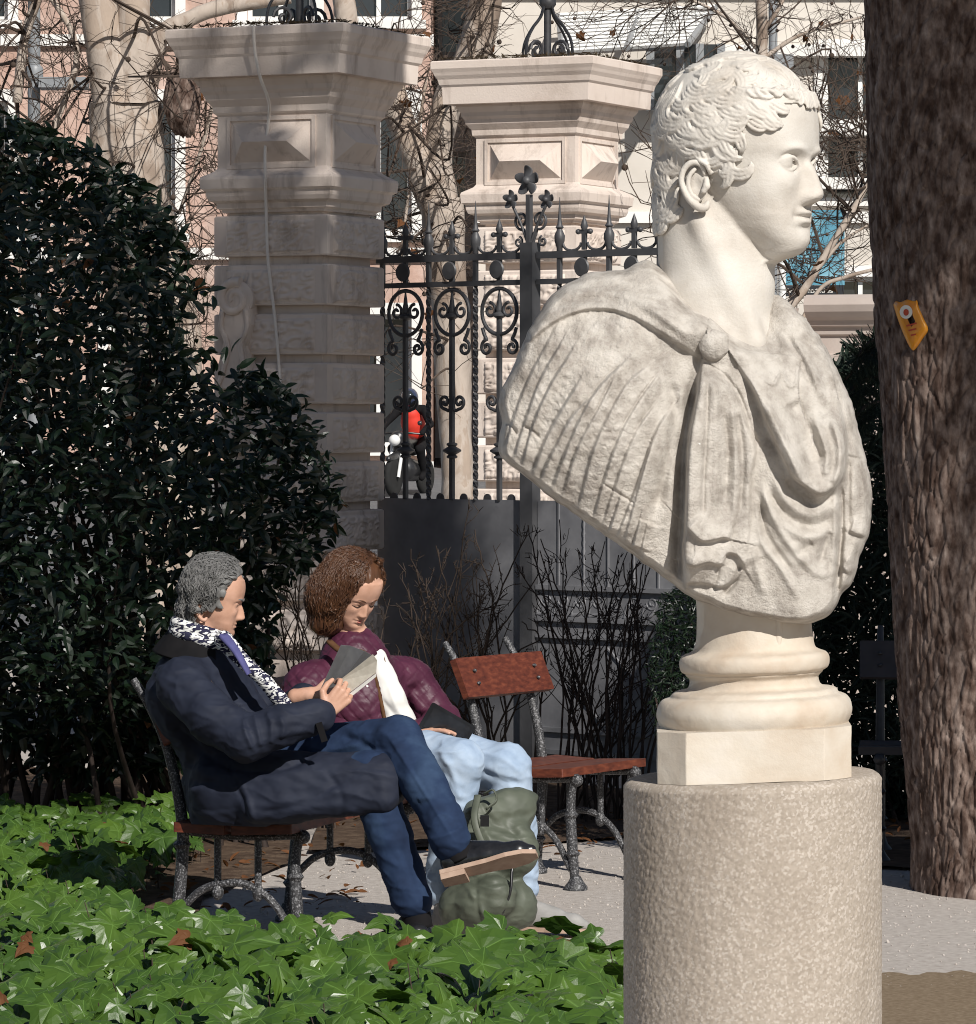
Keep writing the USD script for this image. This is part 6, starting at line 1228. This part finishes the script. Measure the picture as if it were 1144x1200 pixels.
# ------------------------------------------------------------------ plane trees behind the gate, with bare branches
def plane_tree(label, limbs, Y, windows, nb, seed, rough_=.02, group='bare plane trees behind the gate', name='plane_tree', balls=25, dead=18, depth=1.6):
    """limbs: lists of (px, py, radius m[, dY]); windows: (x0, x1, y0, y1, weight) where its branches reach."""
    r = np.random.default_rng(seed); t = thing(name, label, 'tree', P(limbs[0][0][0], 490, Y) * [1, 1, 0], group); L = []
    for k, lb in enumerate(limbs):
        a = np.array([P(q[0], q[1], Y + (q[3] if len(q) > 3 else 0)) for q in lb])
        if k == 0: a[0][2] = street_z(Y) - .05
        c = spline(a, 8); rad = np.interp(np.linspace(0, 1, len(c)), np.linspace(0, 1, len(lb)), [q[2] for q in lb]); L.append((c, rad))
        big = rad.max() > .06; c2 = np.stack([np.interp(np.linspace(0, 1, 160 if big else 30), np.linspace(0, 1, len(c)), c[:, j]) for j in range(3)], 1); r2_ = np.interp(np.linspace(0, 1, len(c2)), np.linspace(0, 1, len(c)), rad)
        v, f = tube(c2, r2_, 40 if big else 8); n = vnormals(v, f); v = v + n * ((meshkit.fbm(v * [5, 5, 2.2], 5, seed + k) - .5) * rough_ * 4.5 * np.repeat(r2_ / .2, len(v) // len(c2)))[:, None]
        obj('trunk' if k == 0 else 'limb', (v, f), 'plane_bark', t, smooth=True)
    pts = np.vstack([c for c, _ in L]); rad = np.concatenate([q for _, q in L]); px = to_px(pts); tw = []; tips = []
    wts = np.array([w[4] * (w[1] - w[0]) * (w[3] - w[2]) for w in windows], float); wts /= wts.sum()
    for k in range(nb):
        w = windows[r.choice(len(windows), p=wts)]; e2 = np.array([r.uniform(w[0], w[1]), r.uniform(w[2], w[3])]); dY = r.normal(0, depth)
        e = P(e2[0], e2[1], Y + dY); d = np.linalg.norm(px - e2, axis=1) + r.uniform(0, 150, len(px)); i = np.argmin(d + np.where(rad < .01, 200, 0)); a = pts[i]
        Lb = np.linalg.norm(e - a); c = spline([a, a * .66 + e * .34 + r.normal(0, .09, 3) * Lb + [0, 0, .05 * Lb], a * .33 + e * .67 + r.normal(0, .09, 3) * Lb, e], 5); rr = np.linspace(min(.5 * rad[i], .013), .0026, len(c)); tw.append(tube(c, rr, 5))
        for j in range(r.integers(4, 9)):
            q = r.integers(3, len(c)); dr = unit(c[min(q + 1, len(c) - 1)] - c[q - 1] if q < len(c) - 1 else c[q] - c[q - 1]); l = r.uniform(.2, .75); dd = unit(dr * .8 + r.normal(0, .65, 3) + [0, 0, .1]); m1 = c[q] + dd * l * .5 + r.normal(0, .03, 3); e1 = m1 + unit(dd + r.normal(0, .4, 3)) * l * .5
            tw.append(tube(np.array([c[q], (c[q] + m1) / 2 + r.normal(0, .008, 3), m1, e1]), [.0036, .003, .0024, .0013], 4)); tips.append(e1)
            for _ in range(2): s0 = c[q] + (m1 - c[q]) * r.uniform(.4, 1); ee = s0 + unit(dd + r.normal(0, .8, 3)) * r.uniform(.08, .3); tw.append(tube(np.array([s0, (s0 + ee) / 2 + r.normal(0, .01, 3), ee]), [.0024, .0019, .0011], 3)); tips.append(ee)
    obj('twigs', cat(tw), 'twig_bark', t, kind='stuff'); tips = np.array(tips)
    if balls: k = r.choice(len(tips), balls); b0, bf_ = ball(np.zeros(3), .018); obj('seed_balls', cat([(b0 + tips[i] - [0, 0, .07], bf_) for i in k] + [tube([tips[i], tips[i] - [0, 0, .06]], .0012, 3) for i in k]), 'twig_bark', t, kind='stuff')
    if dead: k = r.choice(len(tips), dead); V, Fc, q = place(ivy_leaf, tips[k] - [0, 0, .04], basis(r.normal(size=(dead, 3)) + [0, -1, 0], r.normal(size=(dead, 3)) - [0, 0, 1]), r.uniform(.06, .11, dead)); obj('dead_leaves', (V, Fc), 'dead_leaf', t, kind='stuff')
    return t
pt1 = plane_tree('mottled plane tree with a forked trunk behind the dark bush, upper left', [[(192, 760, .27), (192, 460, .25), (168, 300, .24), (150, 180, .235), (148, 120, .22)], [(142, 150, .16), (124, 60, .13), (108, -60, .12)], [(158, 150, .16), (156, 60, .115), (158, -60, .10)], [(168, 95, .10), (186, 45, .06), (222, 22, .052), (262, 8, .05), (340, -5, .05)],
    [(20, 120, .03), (30, 40, .03), (60, -40, .03)], [(60, 160, .02), (90, 60, .02), (50, -20, .02)], [(210, 250, .012, .6), (240, 160, .012, .5), (262, 60, .012, .4)], [(410, 60, .07, 1), (404, 10, .075, 1), (395, -40, .08, 1)]], 27, [(-20, 100, -20, 240, 1.5), (190, 262, 60, 420, 1.6), (60, 260, -20, 60, .5), (0, 240, 230, 400, .8)], 100, 81)
bl = P(214, 118, 26.85); bm_ = trimesh.creation.icosphere(4); bv = np.array(bm_.vertices); bv = bv * (1 + .5 * (meshkit.fbm(bv * [5, 2, 1.2], 4, 3) - .5)[:, None]); obj('burl', (bl + bv * [.115, .12, .23], np.array(bm_.faces)), 'pine_bark', pt1, smooth=True)
plane_tree('slender mottled plane tree seen through the gate between the pillars', [[(537, 700, .135), (537, 585, .125), (530, 420, .132), (521, 270, .15), (517, 235, .16)], [(512, 255, .10), (490, 190, .11), (464, 125, .10), (447, 40, .09)], [(520, 245, .11), (514, 180, .11), (530, 105, .11), (560, 45, .12), (576, -40, .12)], [(470, 300, .012), (480, 220, .012), (500, 90, .01)]], 31, [(440, 560, -10, 300, 1.6), (560, 640, -10, 60, .7), (445, 505, 300, 470, .5)], 65, 82)
plane_tree('thin plane tree rising behind the head of the bust', [[(888, 700, .09, 0), (889, 300, .075), (891, 120, .065), (893, 40, .06), (890, -50, .055)], [(892, 70, .022), (940, 40, .018), (1010, 20, .012)], [(890, 60, .02), (850, 20, .016), (790, -10, .012)], [(893, 40, .02), (915, 5, .02), (930, -40, .02)]], 41, [(640, 880, -10, 190, 1.2), (880, 1025, -10, 330, 1.4)], 90, 83, balls=60)
plane_tree('bare tree with a slanting branch crossing the blue banner', [[(905, 900, .06), (906, 560, .055), (915, 390, .03), (945, 335, .024), (985, 270, .022), (1006, 235, .018), (1030, 190, .012)], [(930, 395, .010), (960, 340, .012), (990, 325, .011), (1040, 312, .01)], [(955, 320, .012), (985, 285, .009), (1020, 262, .007)]], 24.5, [(740, 770, 110, 290, .35), (930, 1025, 60, 330, 1.2), (720, 780, 120, 300, .6)], 30, 84, balls=12, dead=10, depth=.9)

# ------------------------------------------------------------------ street: houses, lamp, banner, car, motorcyclist
mk('brick_far', [(0, (.32, .20, .155)), (.5, (.44, .30, .245)), (1, (.56, .43, .37))], scale=2.2, detail=14, rough=.9, bump=.4, bscale=14, bdist=.03, grime=((.30, .25, .22), 1.3, (1, 1, .4), .5, .75))
mk('plaster_cream', [(0, (.46, .42, .37)), (1, (.60, .56, .51))], scale=.7, detail=10, rough=.9)
mk('plaster_white', [(0, (.62, .60, .57)), (1, (.72, .70, .67))], scale=1, detail=8, rough=.9)
mk('frame_white', [(0, (.6, .6, .58)), (1, (.7, .7, .68))], rough=.6)
mk('glass_dark', [(0, (.012, .014, .016)), (1, (.03, .034, .038))], scale=.8, rough=.08, spec=.8)
mk('metal_grey', [(0, (.16, .17, .18)), (1, (.24, .25, .26))], scale=6, rough=.45, spec=.5)
mk('shutter', [(0, (.26, .24, .21)), (1, (.34, .31, .28))], scale=3, rough=.7)
def house(label, Y, px0, px1, top, wall, cols, rows, w, h, seed, x0off=0.0, zbase=None, hood=True):
    a, b = P(px0, 490, Y)[0], P(px1, 490, Y)[0]; z0 = street_z(Y) - .5; t = thing('apartment_house', label, 'building', ((a + b) / 2, Y, z0), 'houses across the street')
    gl = [(c, r_) for c in cols for r_ in rows]; xs_ = sorted({a, b, *[x for c, _ in gl for x in (c - w / 2, c + w / 2)]}); zs_ = sorted({z0, top, *[z for _, r_ in gl for z in (r_, r_ + h)]}); ms = []
    hole = lambda x, z: any(abs(x - c) < w / 2 and r_ < z < r_ + h for c, r_ in gl)
    for xa, xb in zip(xs_[:-1], xs_[1:]):
        for za, zb in zip(zs_[:-1], zs_[1:]):
            if not hole((xa + xb) / 2, (za + zb) / 2): ms.append(box((xa, Y, za), (xb, Y + .5, zb)))
    ms.append(box((a, Y + .52, z0), (b, Y + 9, top)))
    obj('wall', cat(ms), wall, t)
    for r_ in rows: obj('string_course', box((a - .05, Y - .12, r_ - .45), (b + .05, Y - .002, r_ - .25)), 'plaster_white', t)
    for c, r_ in gl:
        f = obj('window', cat([box((c - w / 2, Y + .12, r_), (c - w / 2 + .08, Y + .2, r_ + h)), box((c + w / 2 - .08, Y + .12, r_), (c + w / 2, Y + .2, r_ + h)), box((c - .04, Y + .12, r_ + .08), (c + .04, Y + .2, r_ + h - .08)), box((c - w / 2 + .08, Y + .12, r_ + h - .08), (c + w / 2 - .08, Y + .2, r_ + h)), box((c - w / 2 + .08, Y + .12, r_), (c + w / 2 - .08, Y + .2, r_ + .08))]), 'frame_white', t)
        obj('pane', box((c - w / 2 + .03, Y + .22, r_ + .03), (c + w / 2 - .03, Y + .24, r_ + h - .03)), 'glass_dark', f)
        if hood: obj('surround', cat([box((c - w / 2 - .18, Y - .06, r_), (c - w / 2 - .003, Y - .003, r_ + h + .2)), box((c + w / 2 + .003, Y - .06, r_), (c + w / 2 + .18, Y - .003, r_ + h + .2)), box((c - w / 2, Y - .06, r_ + h + .003), (c + w / 2, Y - .003, r_ + h + .2)), box((c - w / 2 - .25, Y - .14, r_ - .15), (c + w / 2 + .25, Y - .003, r_ - .004))]), 'plaster_white', f)
    return t
house('pink brick apartment house with white window surrounds behind the left trees', 74, -900, 505, 24, 'brick_far', [-15, -11.2, -8.9, -6.0, -3.6, -1.9], [1.2, 4.9, 8.6, 12.3, 16], 1.15, 2.3, 1)
ch = house('cream plastered apartment house behind the head of the bust', 75.5, 560, 2200, 26, 'plaster_cream', [6.6, 10.5, 14.5, 18], [1.6, 5.6, 9.6, 13.6], 1.3, 2.6, 2)
house('white rendered house closing the street behind the gate', 150, 380, 640, 30, 'plaster_white', [-3.6, -1.2, 1.0], [6.5, 10.5, 14.5, 18.5], 1.2, 2.2, 3)
house('grey stone house wing beside the cream house behind the right pillar', 80, 470, 610, 24, 'plaster_white', [-.9], [4.5, 8.5, 12.5], 1.1, 2.2, 4)
aw = thing('slatted_awning', 'white slatted sun awning over a window, above the sunlit pillar', 'awning', P(740, 40, 74)); 
def qa(x, y, Y): return P(x, y, Y)
for i in range(11):
    s_ = i / 10; a, b = qa(655 + 4 * s_, 18 + 42 * s_, 75.0 - 2.0 * s_), qa(838 - 30 * s_, 8 + 42 * s_, 75.0 - 2.0 * s_); obj('slat', tube([a, b], .045, 4), 'frame_white', aw)
for x0, y0, x1, y1 in ((838, 8, 806, 52), (655, 18, 659, 62), (750, 13, 735, 56)): obj('arm', tube([qa(x0, y0, 75.1), qa(x1, y1, 72.9)], .06, 6), 'metal_grey', aw)
gw = thing('glazed_bay', 'dark glazed bay window under the slatted awning', 'window', P(800, 100, 74.9))
a, b = P(762, 130, 74.9), P(845, 52, 74.9); obj('pane', box((a[0], 74.85, a[2]), (b[0], 74.9, b[2])), 'glass_dark', gw)
for x in (762, 797, 820, 845): p = P(x, 90, 74.8); obj('mullion', box((p[0] - .07, 74.7, a[2]), (p[0] + .07, 74.84, b[2])), 'metal_grey', gw)
for y, d in ((60, .10), (150, .14), (215, .1)):
    p = P(960, y, 75.3); obj('string_course', box((4.0, 75.1, p[2] - d), (16, 75.49, p[2] + d)), 'plaster_white', ch)
lp = thing('street_lamp', 'grey street lamp post at the upper left edge', 'street lamp', P(40, 490, 40) * [1, 1, 0] + [0, 0, street_z(40)])
c0 = P(40, 490, 40)[:2]; obj('post', lathe([(.10, 0), (.10, .5), (.065, .55), (.055, 7.5)], [c0[0], c0[1], street_z(40)], 16), 'metal_grey', lp, smooth=40); obj('collar', lathe([(.06, 0), (.085, .03), (.085, .12), (.06, .15)], [c0[0], c0[1], P(0, 95, 40)[2]], 16), 'metal_grey', lp, smooth=40)
obj('lamp_head', cat([box((c0[0] + .05, 39.8, P(0, 104, 40)[2]), (c0[0] + .5, 40.2, P(0, 92, 40)[2]))]), 'metal_grey', lp)
lp2 = thing('street_lamp', 'thin grey lamp post with a small box behind the head of the bust', 'street lamp', P(906, 490, 50) * [1, 1, 0] + [0, 0, street_z(50)])
c0 = P(906, 490, 50)[:2]; obj('post', lathe([(.06, 0), (.05, 8)], [c0[0], c0[1], street_z(50)], 12), 'metal_grey', lp2, smooth=40); z_ = P(0, 72, 50)[2]; obj('lamp_head', box((c0[0] - .04, 49.7, z_ - .1), (c0[0] + .22, 49.95, z_ + .06)), 'metal_grey', lp2)
# banner on a pole
mk('banner_blue', [(0, (.05, .17, .24)), (.5, (.085, .25, .335)), (1, (.26, .46, .54))], scale=2.2, detail=3, distort=1.2, rough=.6)
mk('banner_black', [(0, (.012, .014, .018)), (1, (.02, .022, .026))], rough=.5)
BYY = 54.0
bn_ = thing('banner', 'blue street banner with black lettering to the right of the bust\'s chin', 'banner', P(955, 300, BYY))
a, b = P(920, 334, BYY), P(990, 246, BYY); zt_ = b[2]
obj('cloth', box((a[0], BYY, a[2]), (b[0], BYY + .02, zt_)), 'banner_blue', bn_); c_ = P(920, 347, BYY); obj('footer_strip', box((a[0], BYY - .004, c_[2]), (b[0] - .01, BYY + .02, a[2] - .002)), 'banner_black', bn_)
def lettering(txt, x, y, hpx, mat, right=None):
    m = meshkit.text_mesh(txt, hpx * BYY / FPX, .004); v = np.array(m.vertices); wd_ = v[:, 0].max()
    o = P(x, y, BYY - .006); x0 = o[0] if right is None else P(right, y, BYY)[0] - wd_
    obj('lettering', (np.c_[x0 + v[:, 0], BYY - .002 - v[:, 2], o[2] + v[:, 1]], np.array(m.faces)[:, ::-1]), mat, bn_)
lettering('os', 0, 287, 10, 'banner_black', right=957); lettering('Mejoramos', 0, 297.5, 10, 'banner_black', right=984); lettering('Madrid', 923, 309, 10, 'banner_black'); lettering('Decide__Madrid', 0, 329, 7.5, 'banner_black', right=985); lettering('decide.madrid.es', 0, 343, 5, 'badge_white', right=976)
obj('pole', lathe([(.05, 0), (.05, P(0, 230, BYY)[2])], [P(917, 0, BYY)[0], BYY + .02, 0], 12), 'frame_white', bn_, smooth=40)
# parked car and bollards up the street
mk('car_blue', [(0, (.02, .028, .06)), (1, (.03, .04, .08))], rough=.25, spec=.6, coat=.5); mk('rubber', [(0, (.012, .012, .012)), (1, (.02, .02, .02))], rough=.9); mk('lamp_glass', [(0, (.6, .6, .58)), (1, (.7, .7, .7))], rough=.15, spec=.7); mk('bike_black', [(0, (.01, .01, .011)), (1, (.03, .03, .032))], rough=.35, spec=.6); mk('red_cloth', [(0, (.55, .03, .018)), (1, (.66, .05, .03))], scale=6, rough=.6)
CY = 100.0; cz = float(street_z(CY)); cx = P(463, 0, CY)[0]
car = thing('parked_car', 'dark blue parked car up the street seen between the gate bars', 'car', (cx, CY, cz)); ax_ = np.array([1.0, .0, 0]); 
pf = Polygon([(-2.1, .25), (-2.1, .7), (-1.95, .85), (-1.1, .95), (-.55, 1.42), (.75, 1.45), (1.5, .98), (2.1, .9), (2.15, .3)]).buffer(-.05).buffer(.05); obj('body', prism(pf, (cx, CY + .85, cz), ax_, UZ, np.array([0, -1.0, 0]), 1.7), 'car_blue', car)
obj('side_window', prism(Polygon([(-.95, .96), (-.5, 1.36), (.05, 1.38), (.05, .97)]), (cx, CY - .851, cz), ax_, UZ, np.array([0, -1.0, 0]), .006), 'glass_dark', car); obj('side_window', prism(Polygon([(.12, .97), (.12, 1.38), (.7, 1.38), (1.25, .98)]), (cx, CY - .851, cz), ax_, UZ, np.array([0, -1.0, 0]), .006), 'glass_dark', car)
for x in (-1.35, 1.4): w_ = obj('wheel', lathe([(.2, -.09), (.31, -.1), (.32, 0), (.31, .1), (.2, .1)], (cx + x, CY - .82, cz + .32), 24, axis=np.array([0, -1.0, 0])), 'rubber', car, smooth=40); obj('rim', lathe([(.02, 0), (.2, .005), (.2, .02), (.02, .03)], (cx + x, CY - .93, cz + .32), 16, axis=np.array([0, -1.0, 0])), 'metal_grey', w_)
obj('headlight', ball(np.array([cx - 2.0, CY - .7, cz + .68]), .09), 'lamp_glass', car, smooth=True)
for i, (x, lab) in enumerate(((457.5, 'white street bollard, left one of the pair before the blue car'), (489, 'white street bollard to the right of the motorcyclist\'s helmet'))):
    Yq = 88.0; c = P(x, 0, Yq); t = thing('bollard', lab, 'bollard', (c[0], Yq, street_z(Yq)), 'white bollards up the street'); obj('post', lathe([(.05, 0), (.05, .82), (.06, .84), (.06, .90), (.03, .95)], (c[0], Yq, street_z(Yq)), 12), 'frame_white', t, smooth=40)
# motorcyclist
MY = 70.0; mz = float(street_z(MY)) - .0; mx = P(480, 0, MY)[0]; bd_ = unit([-.34, -.94, 0]); bs_ = np.array([bd_[1], -bd_[0], 0])
def mq(f_, s_, z): return np.array([mx, MY, mz]) + bd_ * f_ + bs_ * s_ + UZ * z
mb = thing('motorcycle', 'black motorcycle ridden up to the gate, seen between its bars', 'motorcycle', (mx, MY, mz))
for f_, nm in ((.74, 'wheel'), (-.72, 'wheel')): w_ = obj(nm, lathe([(.20, -.05), (.28, -.06), (.315, -.03), (.32, 0), (.315, .03), (.28, .06), (.20, .05)], mq(f_, 0, .32), 28, axis=bs_), 'rubber', mb, smooth=50); obj('rim', lathe([(.03, -.04), (.2, -.03), (.2, .03), (.03, .04)], mq(f_, 0, .32), 20, axis=bs_), 'metal_grey', w_, smooth=40)
for s_ in (-.09, .09): obj('fork', tube([mq(.74, s_, .32), mq(.48, s_, 1.0)], .03, 8), 'lamp_glass', mb, smooth=True)
FMb = Field(mq(0, 0, .6) - [.9, 1.2, .6], mq(0, 0, .6) + [.9, 1.2, .7], .02)
FMb.cone(mq(.35, 0, .85), mq(-.1, 0, .84), .16, .14, .04); FMb.cone(mq(.2, 0, .45), mq(-.15, 0, .42), .2, .18, .05); FMb.cone(mq(-.15, 0, .78), mq(-.75, 0, .88), .12, .07, .04); FMb.cone(mq(.52, 0, .95), mq(.58, 0, .9), .13, .10, .04); FMb.cone(mq(.95, 0, .62), mq(.5, 0, .68), .05, .08, .03)
v, f = FMb.mesh(1); obj('frame_and_tank', (v, f), 'bike_black', mb, smooth=True); obj('headlight', ball(mq(.68, 0, .92), .095), 'lamp_glass', mb, smooth=True); obj('handlebar', tube(spline([mq(.35, -.38, 1.02), mq(.48, -.12, 1.04), mq(.48, .12, 1.04), mq(.35, .38, 1.02)], 5), .018, 6), 'bike_black', mb, smooth=True)
for s_ in (-1, 1): obj('mirror', ball(mq(.42, s_ * .34, 1.2), .04), 'bike_black', mb, smooth=True)
rd = thing('person', 'motorcyclist in a dark helmet and a red and black jacket', 'person', mq(-.3, 0, .84))
FR = Field(mq(0, 0, 1.1) - [.9, 1.0, 1.1], mq(0, 0, 1.1) + [.9, 1.0, .75], .018)
FR.chain([mq(-.32, 0, .92), mq(-.18, 0, 1.2), mq(-.1, 0, 1.4)], [.16, .18, .14], .05); FR.cone(mq(-.1, -.18, 1.42), mq(-.1, .18, 1.42), .08, .08, .04); FR.cone(mq(-.08, 0, 1.45), mq(-.03, 0, 1.62), .06, .10, .03)
for s_ in (-1, 1): FR.chain([mq(-.1, s_ * .22, 1.42), mq(.1, s_ * .40, 1.18), mq(.36, s_ * .36, 1.04)], [.075, .06, .045], .02); FR.chain([mq(-.3, s_ * .12, .88), mq(.15, s_ * .24, .78), mq(-.1, s_ * .22, .38), mq(.02, s_ * .22, .30)], [.11, .08, .06, .05], .03)
v, f = FR.mesh(1); obj('body', (v, f), 'black_cloth', rd, smooth=True)
v, f = ball(mq(0, 0, 1.62), .145, 1.1); obj('helmet', (v, f), 'car_blue', rd, smooth=True); obj('visor', (ball(mq(.035, 0, 1.63), .125)[0], f), 'glass_dark', rd + '/helmet', smooth=True)
FRj = Field(mq(0, 0, 1.2) - [.6, .6, .35], mq(0, 0, 1.2) + [.6, .6, .3], .018); FRj.chain([mq(-.2, 0, 1.08), mq(-.16, 0, 1.22), mq(-.1, 0, 1.34)], [.185, .195, .165], .04)
v, f = FRj.mesh(1); obj('jacket', (v, f), 'red_cloth', rd, smooth=True)

# ------------------------------------------------------------------ the trees of the garden behind and beside the camera that shade it
def canopy(name, label, foot, targets, mat, seed, dens=300, leaf=.16, rise=7.0):
    """A tree whose limbs end in leaf clumps. targets: (shaded point, clump radius, metres along the sun ray)."""
    r = np.random.default_rng(seed); foot = np.asarray(foot, float)
    cs = [(np.asarray(p, float) + TOSUN * t, rad) for p, rad, t in targets]
    t = thing(name, label, 'tree', foot)
    top = np.mean([c for c, _ in cs], 0); fork = top + TOSUN * 1.5
    obj('trunk', tube(spline([foot, foot + [.1, .05, rise * .5], foot + [0, 0, rise], (foot + [0, 0, rise]) * .45 + fork * .55 + [0, 0, .5], fork], 6), np.linspace(.3, .12, 25), 12), 'pine_bark', t, smooth=True)
    pos = []; 
    for c, rad in cs:
        obj('limb', tube(spline([fork, (fork + c) / 2 + r.normal(0, .15, 3), c], 5), np.linspace(.11, .025, 11), 7), 'pine_bark', t, smooth=True)
        n = int(dens * rad ** 2); d = r.normal(size=(n, 3)); d /= np.linalg.norm(d, axis=1, keepdims=True)
        pos.append(c + d * rad * r.random((n, 1)) ** .45)
    pos = np.vstack(pos); n = len(pos)
    V, Fc, q = place(oval_leaf, pos, basis(r.normal(size=(n, 3)) + [0, 0, .6], r.normal(size=(n, 3))), r.uniform(.7, 1.3, n) * leaf)
    obj('crown', (V, Fc), mat, t, kind='stuff', vary=q)
B = lambda x, y, Y: P(x, y, Y)
canopy('garden_tree', 'broad evergreen tree outside the view whose shade lies over the left bush', [-3.4, 9.0, 0],
       [(B(x, y, 17.0), .62, t) for x, y, t in ((0, 200, 14), (110, 300, 14), (20, 380, 14.5), (150, 470, 15), (40, 560, 14), (250, 500, 14.5), (330, 560, 14), (160, 640, 15), (60, 740, 14.5), (280, 660, 14), (360, 640, 14.5), (200, 780, 15), (60, 880, 15), (300, 780, 14.4), (-60, 300, 14), (-60, 600, 15))], 'shade_leaf', 71)

canopy('garden_tree', 'evergreen tree outside the view that dapples the left gate pillar', [-3.9, 11.5, 0],
       [(B(x, y, 19.8), rr, t) for x, y, rr, t in ((215, 60, .42, 13), (300, 40, .40, 13.4), (380, 60, .36, 13), (255, 140, .42, 13.2), (335, 150, .40, 12.8), (270, 230, .40, 13), (350, 240, .38, 13.3), (285, 330, .42, 13), (340, 340, .24, 12.8), (330, 420, .4, 13), (370, 510, .36, 13), (420, 560, .3, 13), (390, 620, .42, 13.2),
        (462, 260, .26, 13), (470, 330, .3, 13), (520, 300, .3, 13.1), (580, 270, .22, 13), (480, 420, .32, 13), (540, 400, .3, 13.2), (595, 350, .22, 13), (470, 520, .32, 13), (540, 510, .3, 13), (590, 470, .22, 13), (590, 580, .2, 13), (590, 680, .2, 13), (540, 690, .33, 13), (540, 800, .33, 13), (500, 620, .28, 13), (585, 760, .2, 13), (585, 850, .2, 13), (530, 880, .3, 13), (470, 640, .40, 13), (515, 660, .30, 13.2), (480, 740, .5, 13.3), (430, 720, .45, 13), (440, 820, .5, 13.2))], 'shade_leaf', 72, dens=560, leaf=.13)
canopy('garden_tree', 'dark conifer outside the view that shades the pine trunk and the hedge', [9.5, 6.0, 0],
       [(B(x, y, 15.1), rr, t) for x, y, rr, t in ((1060, -20, .5, 14), (1110, 60, .5, 14), (1040, 60, .4, 14.5), (1060, 130, .42, 14.2), (1120, 190, .45, 14), (1050, 10, .5, 13), (1125, 120, .5, 13), (1040, 180, .3, 13.2), (1055, 225, .30, 14), (1110, 290, .24, 14.1), (1040, 300, .16, 14), (1120, 470, .13, 14), (1060, 420, .06, 14), (1075, 560, .06, 14), (1110, 800, .06, 14))]
       + [(B(x, y, 17.4), .62, t) for x, y, t in ((1060, 500, 15), (1000, 600, 15.2), (1010, 660, 15), (940, 700, 15), (1060, 740, 15), (990, 800, 15.3), (1040, 880, 15), (960, 900, 15), (1080, 640, 15))], 'conifer', 73, dens=760, leaf=.12)
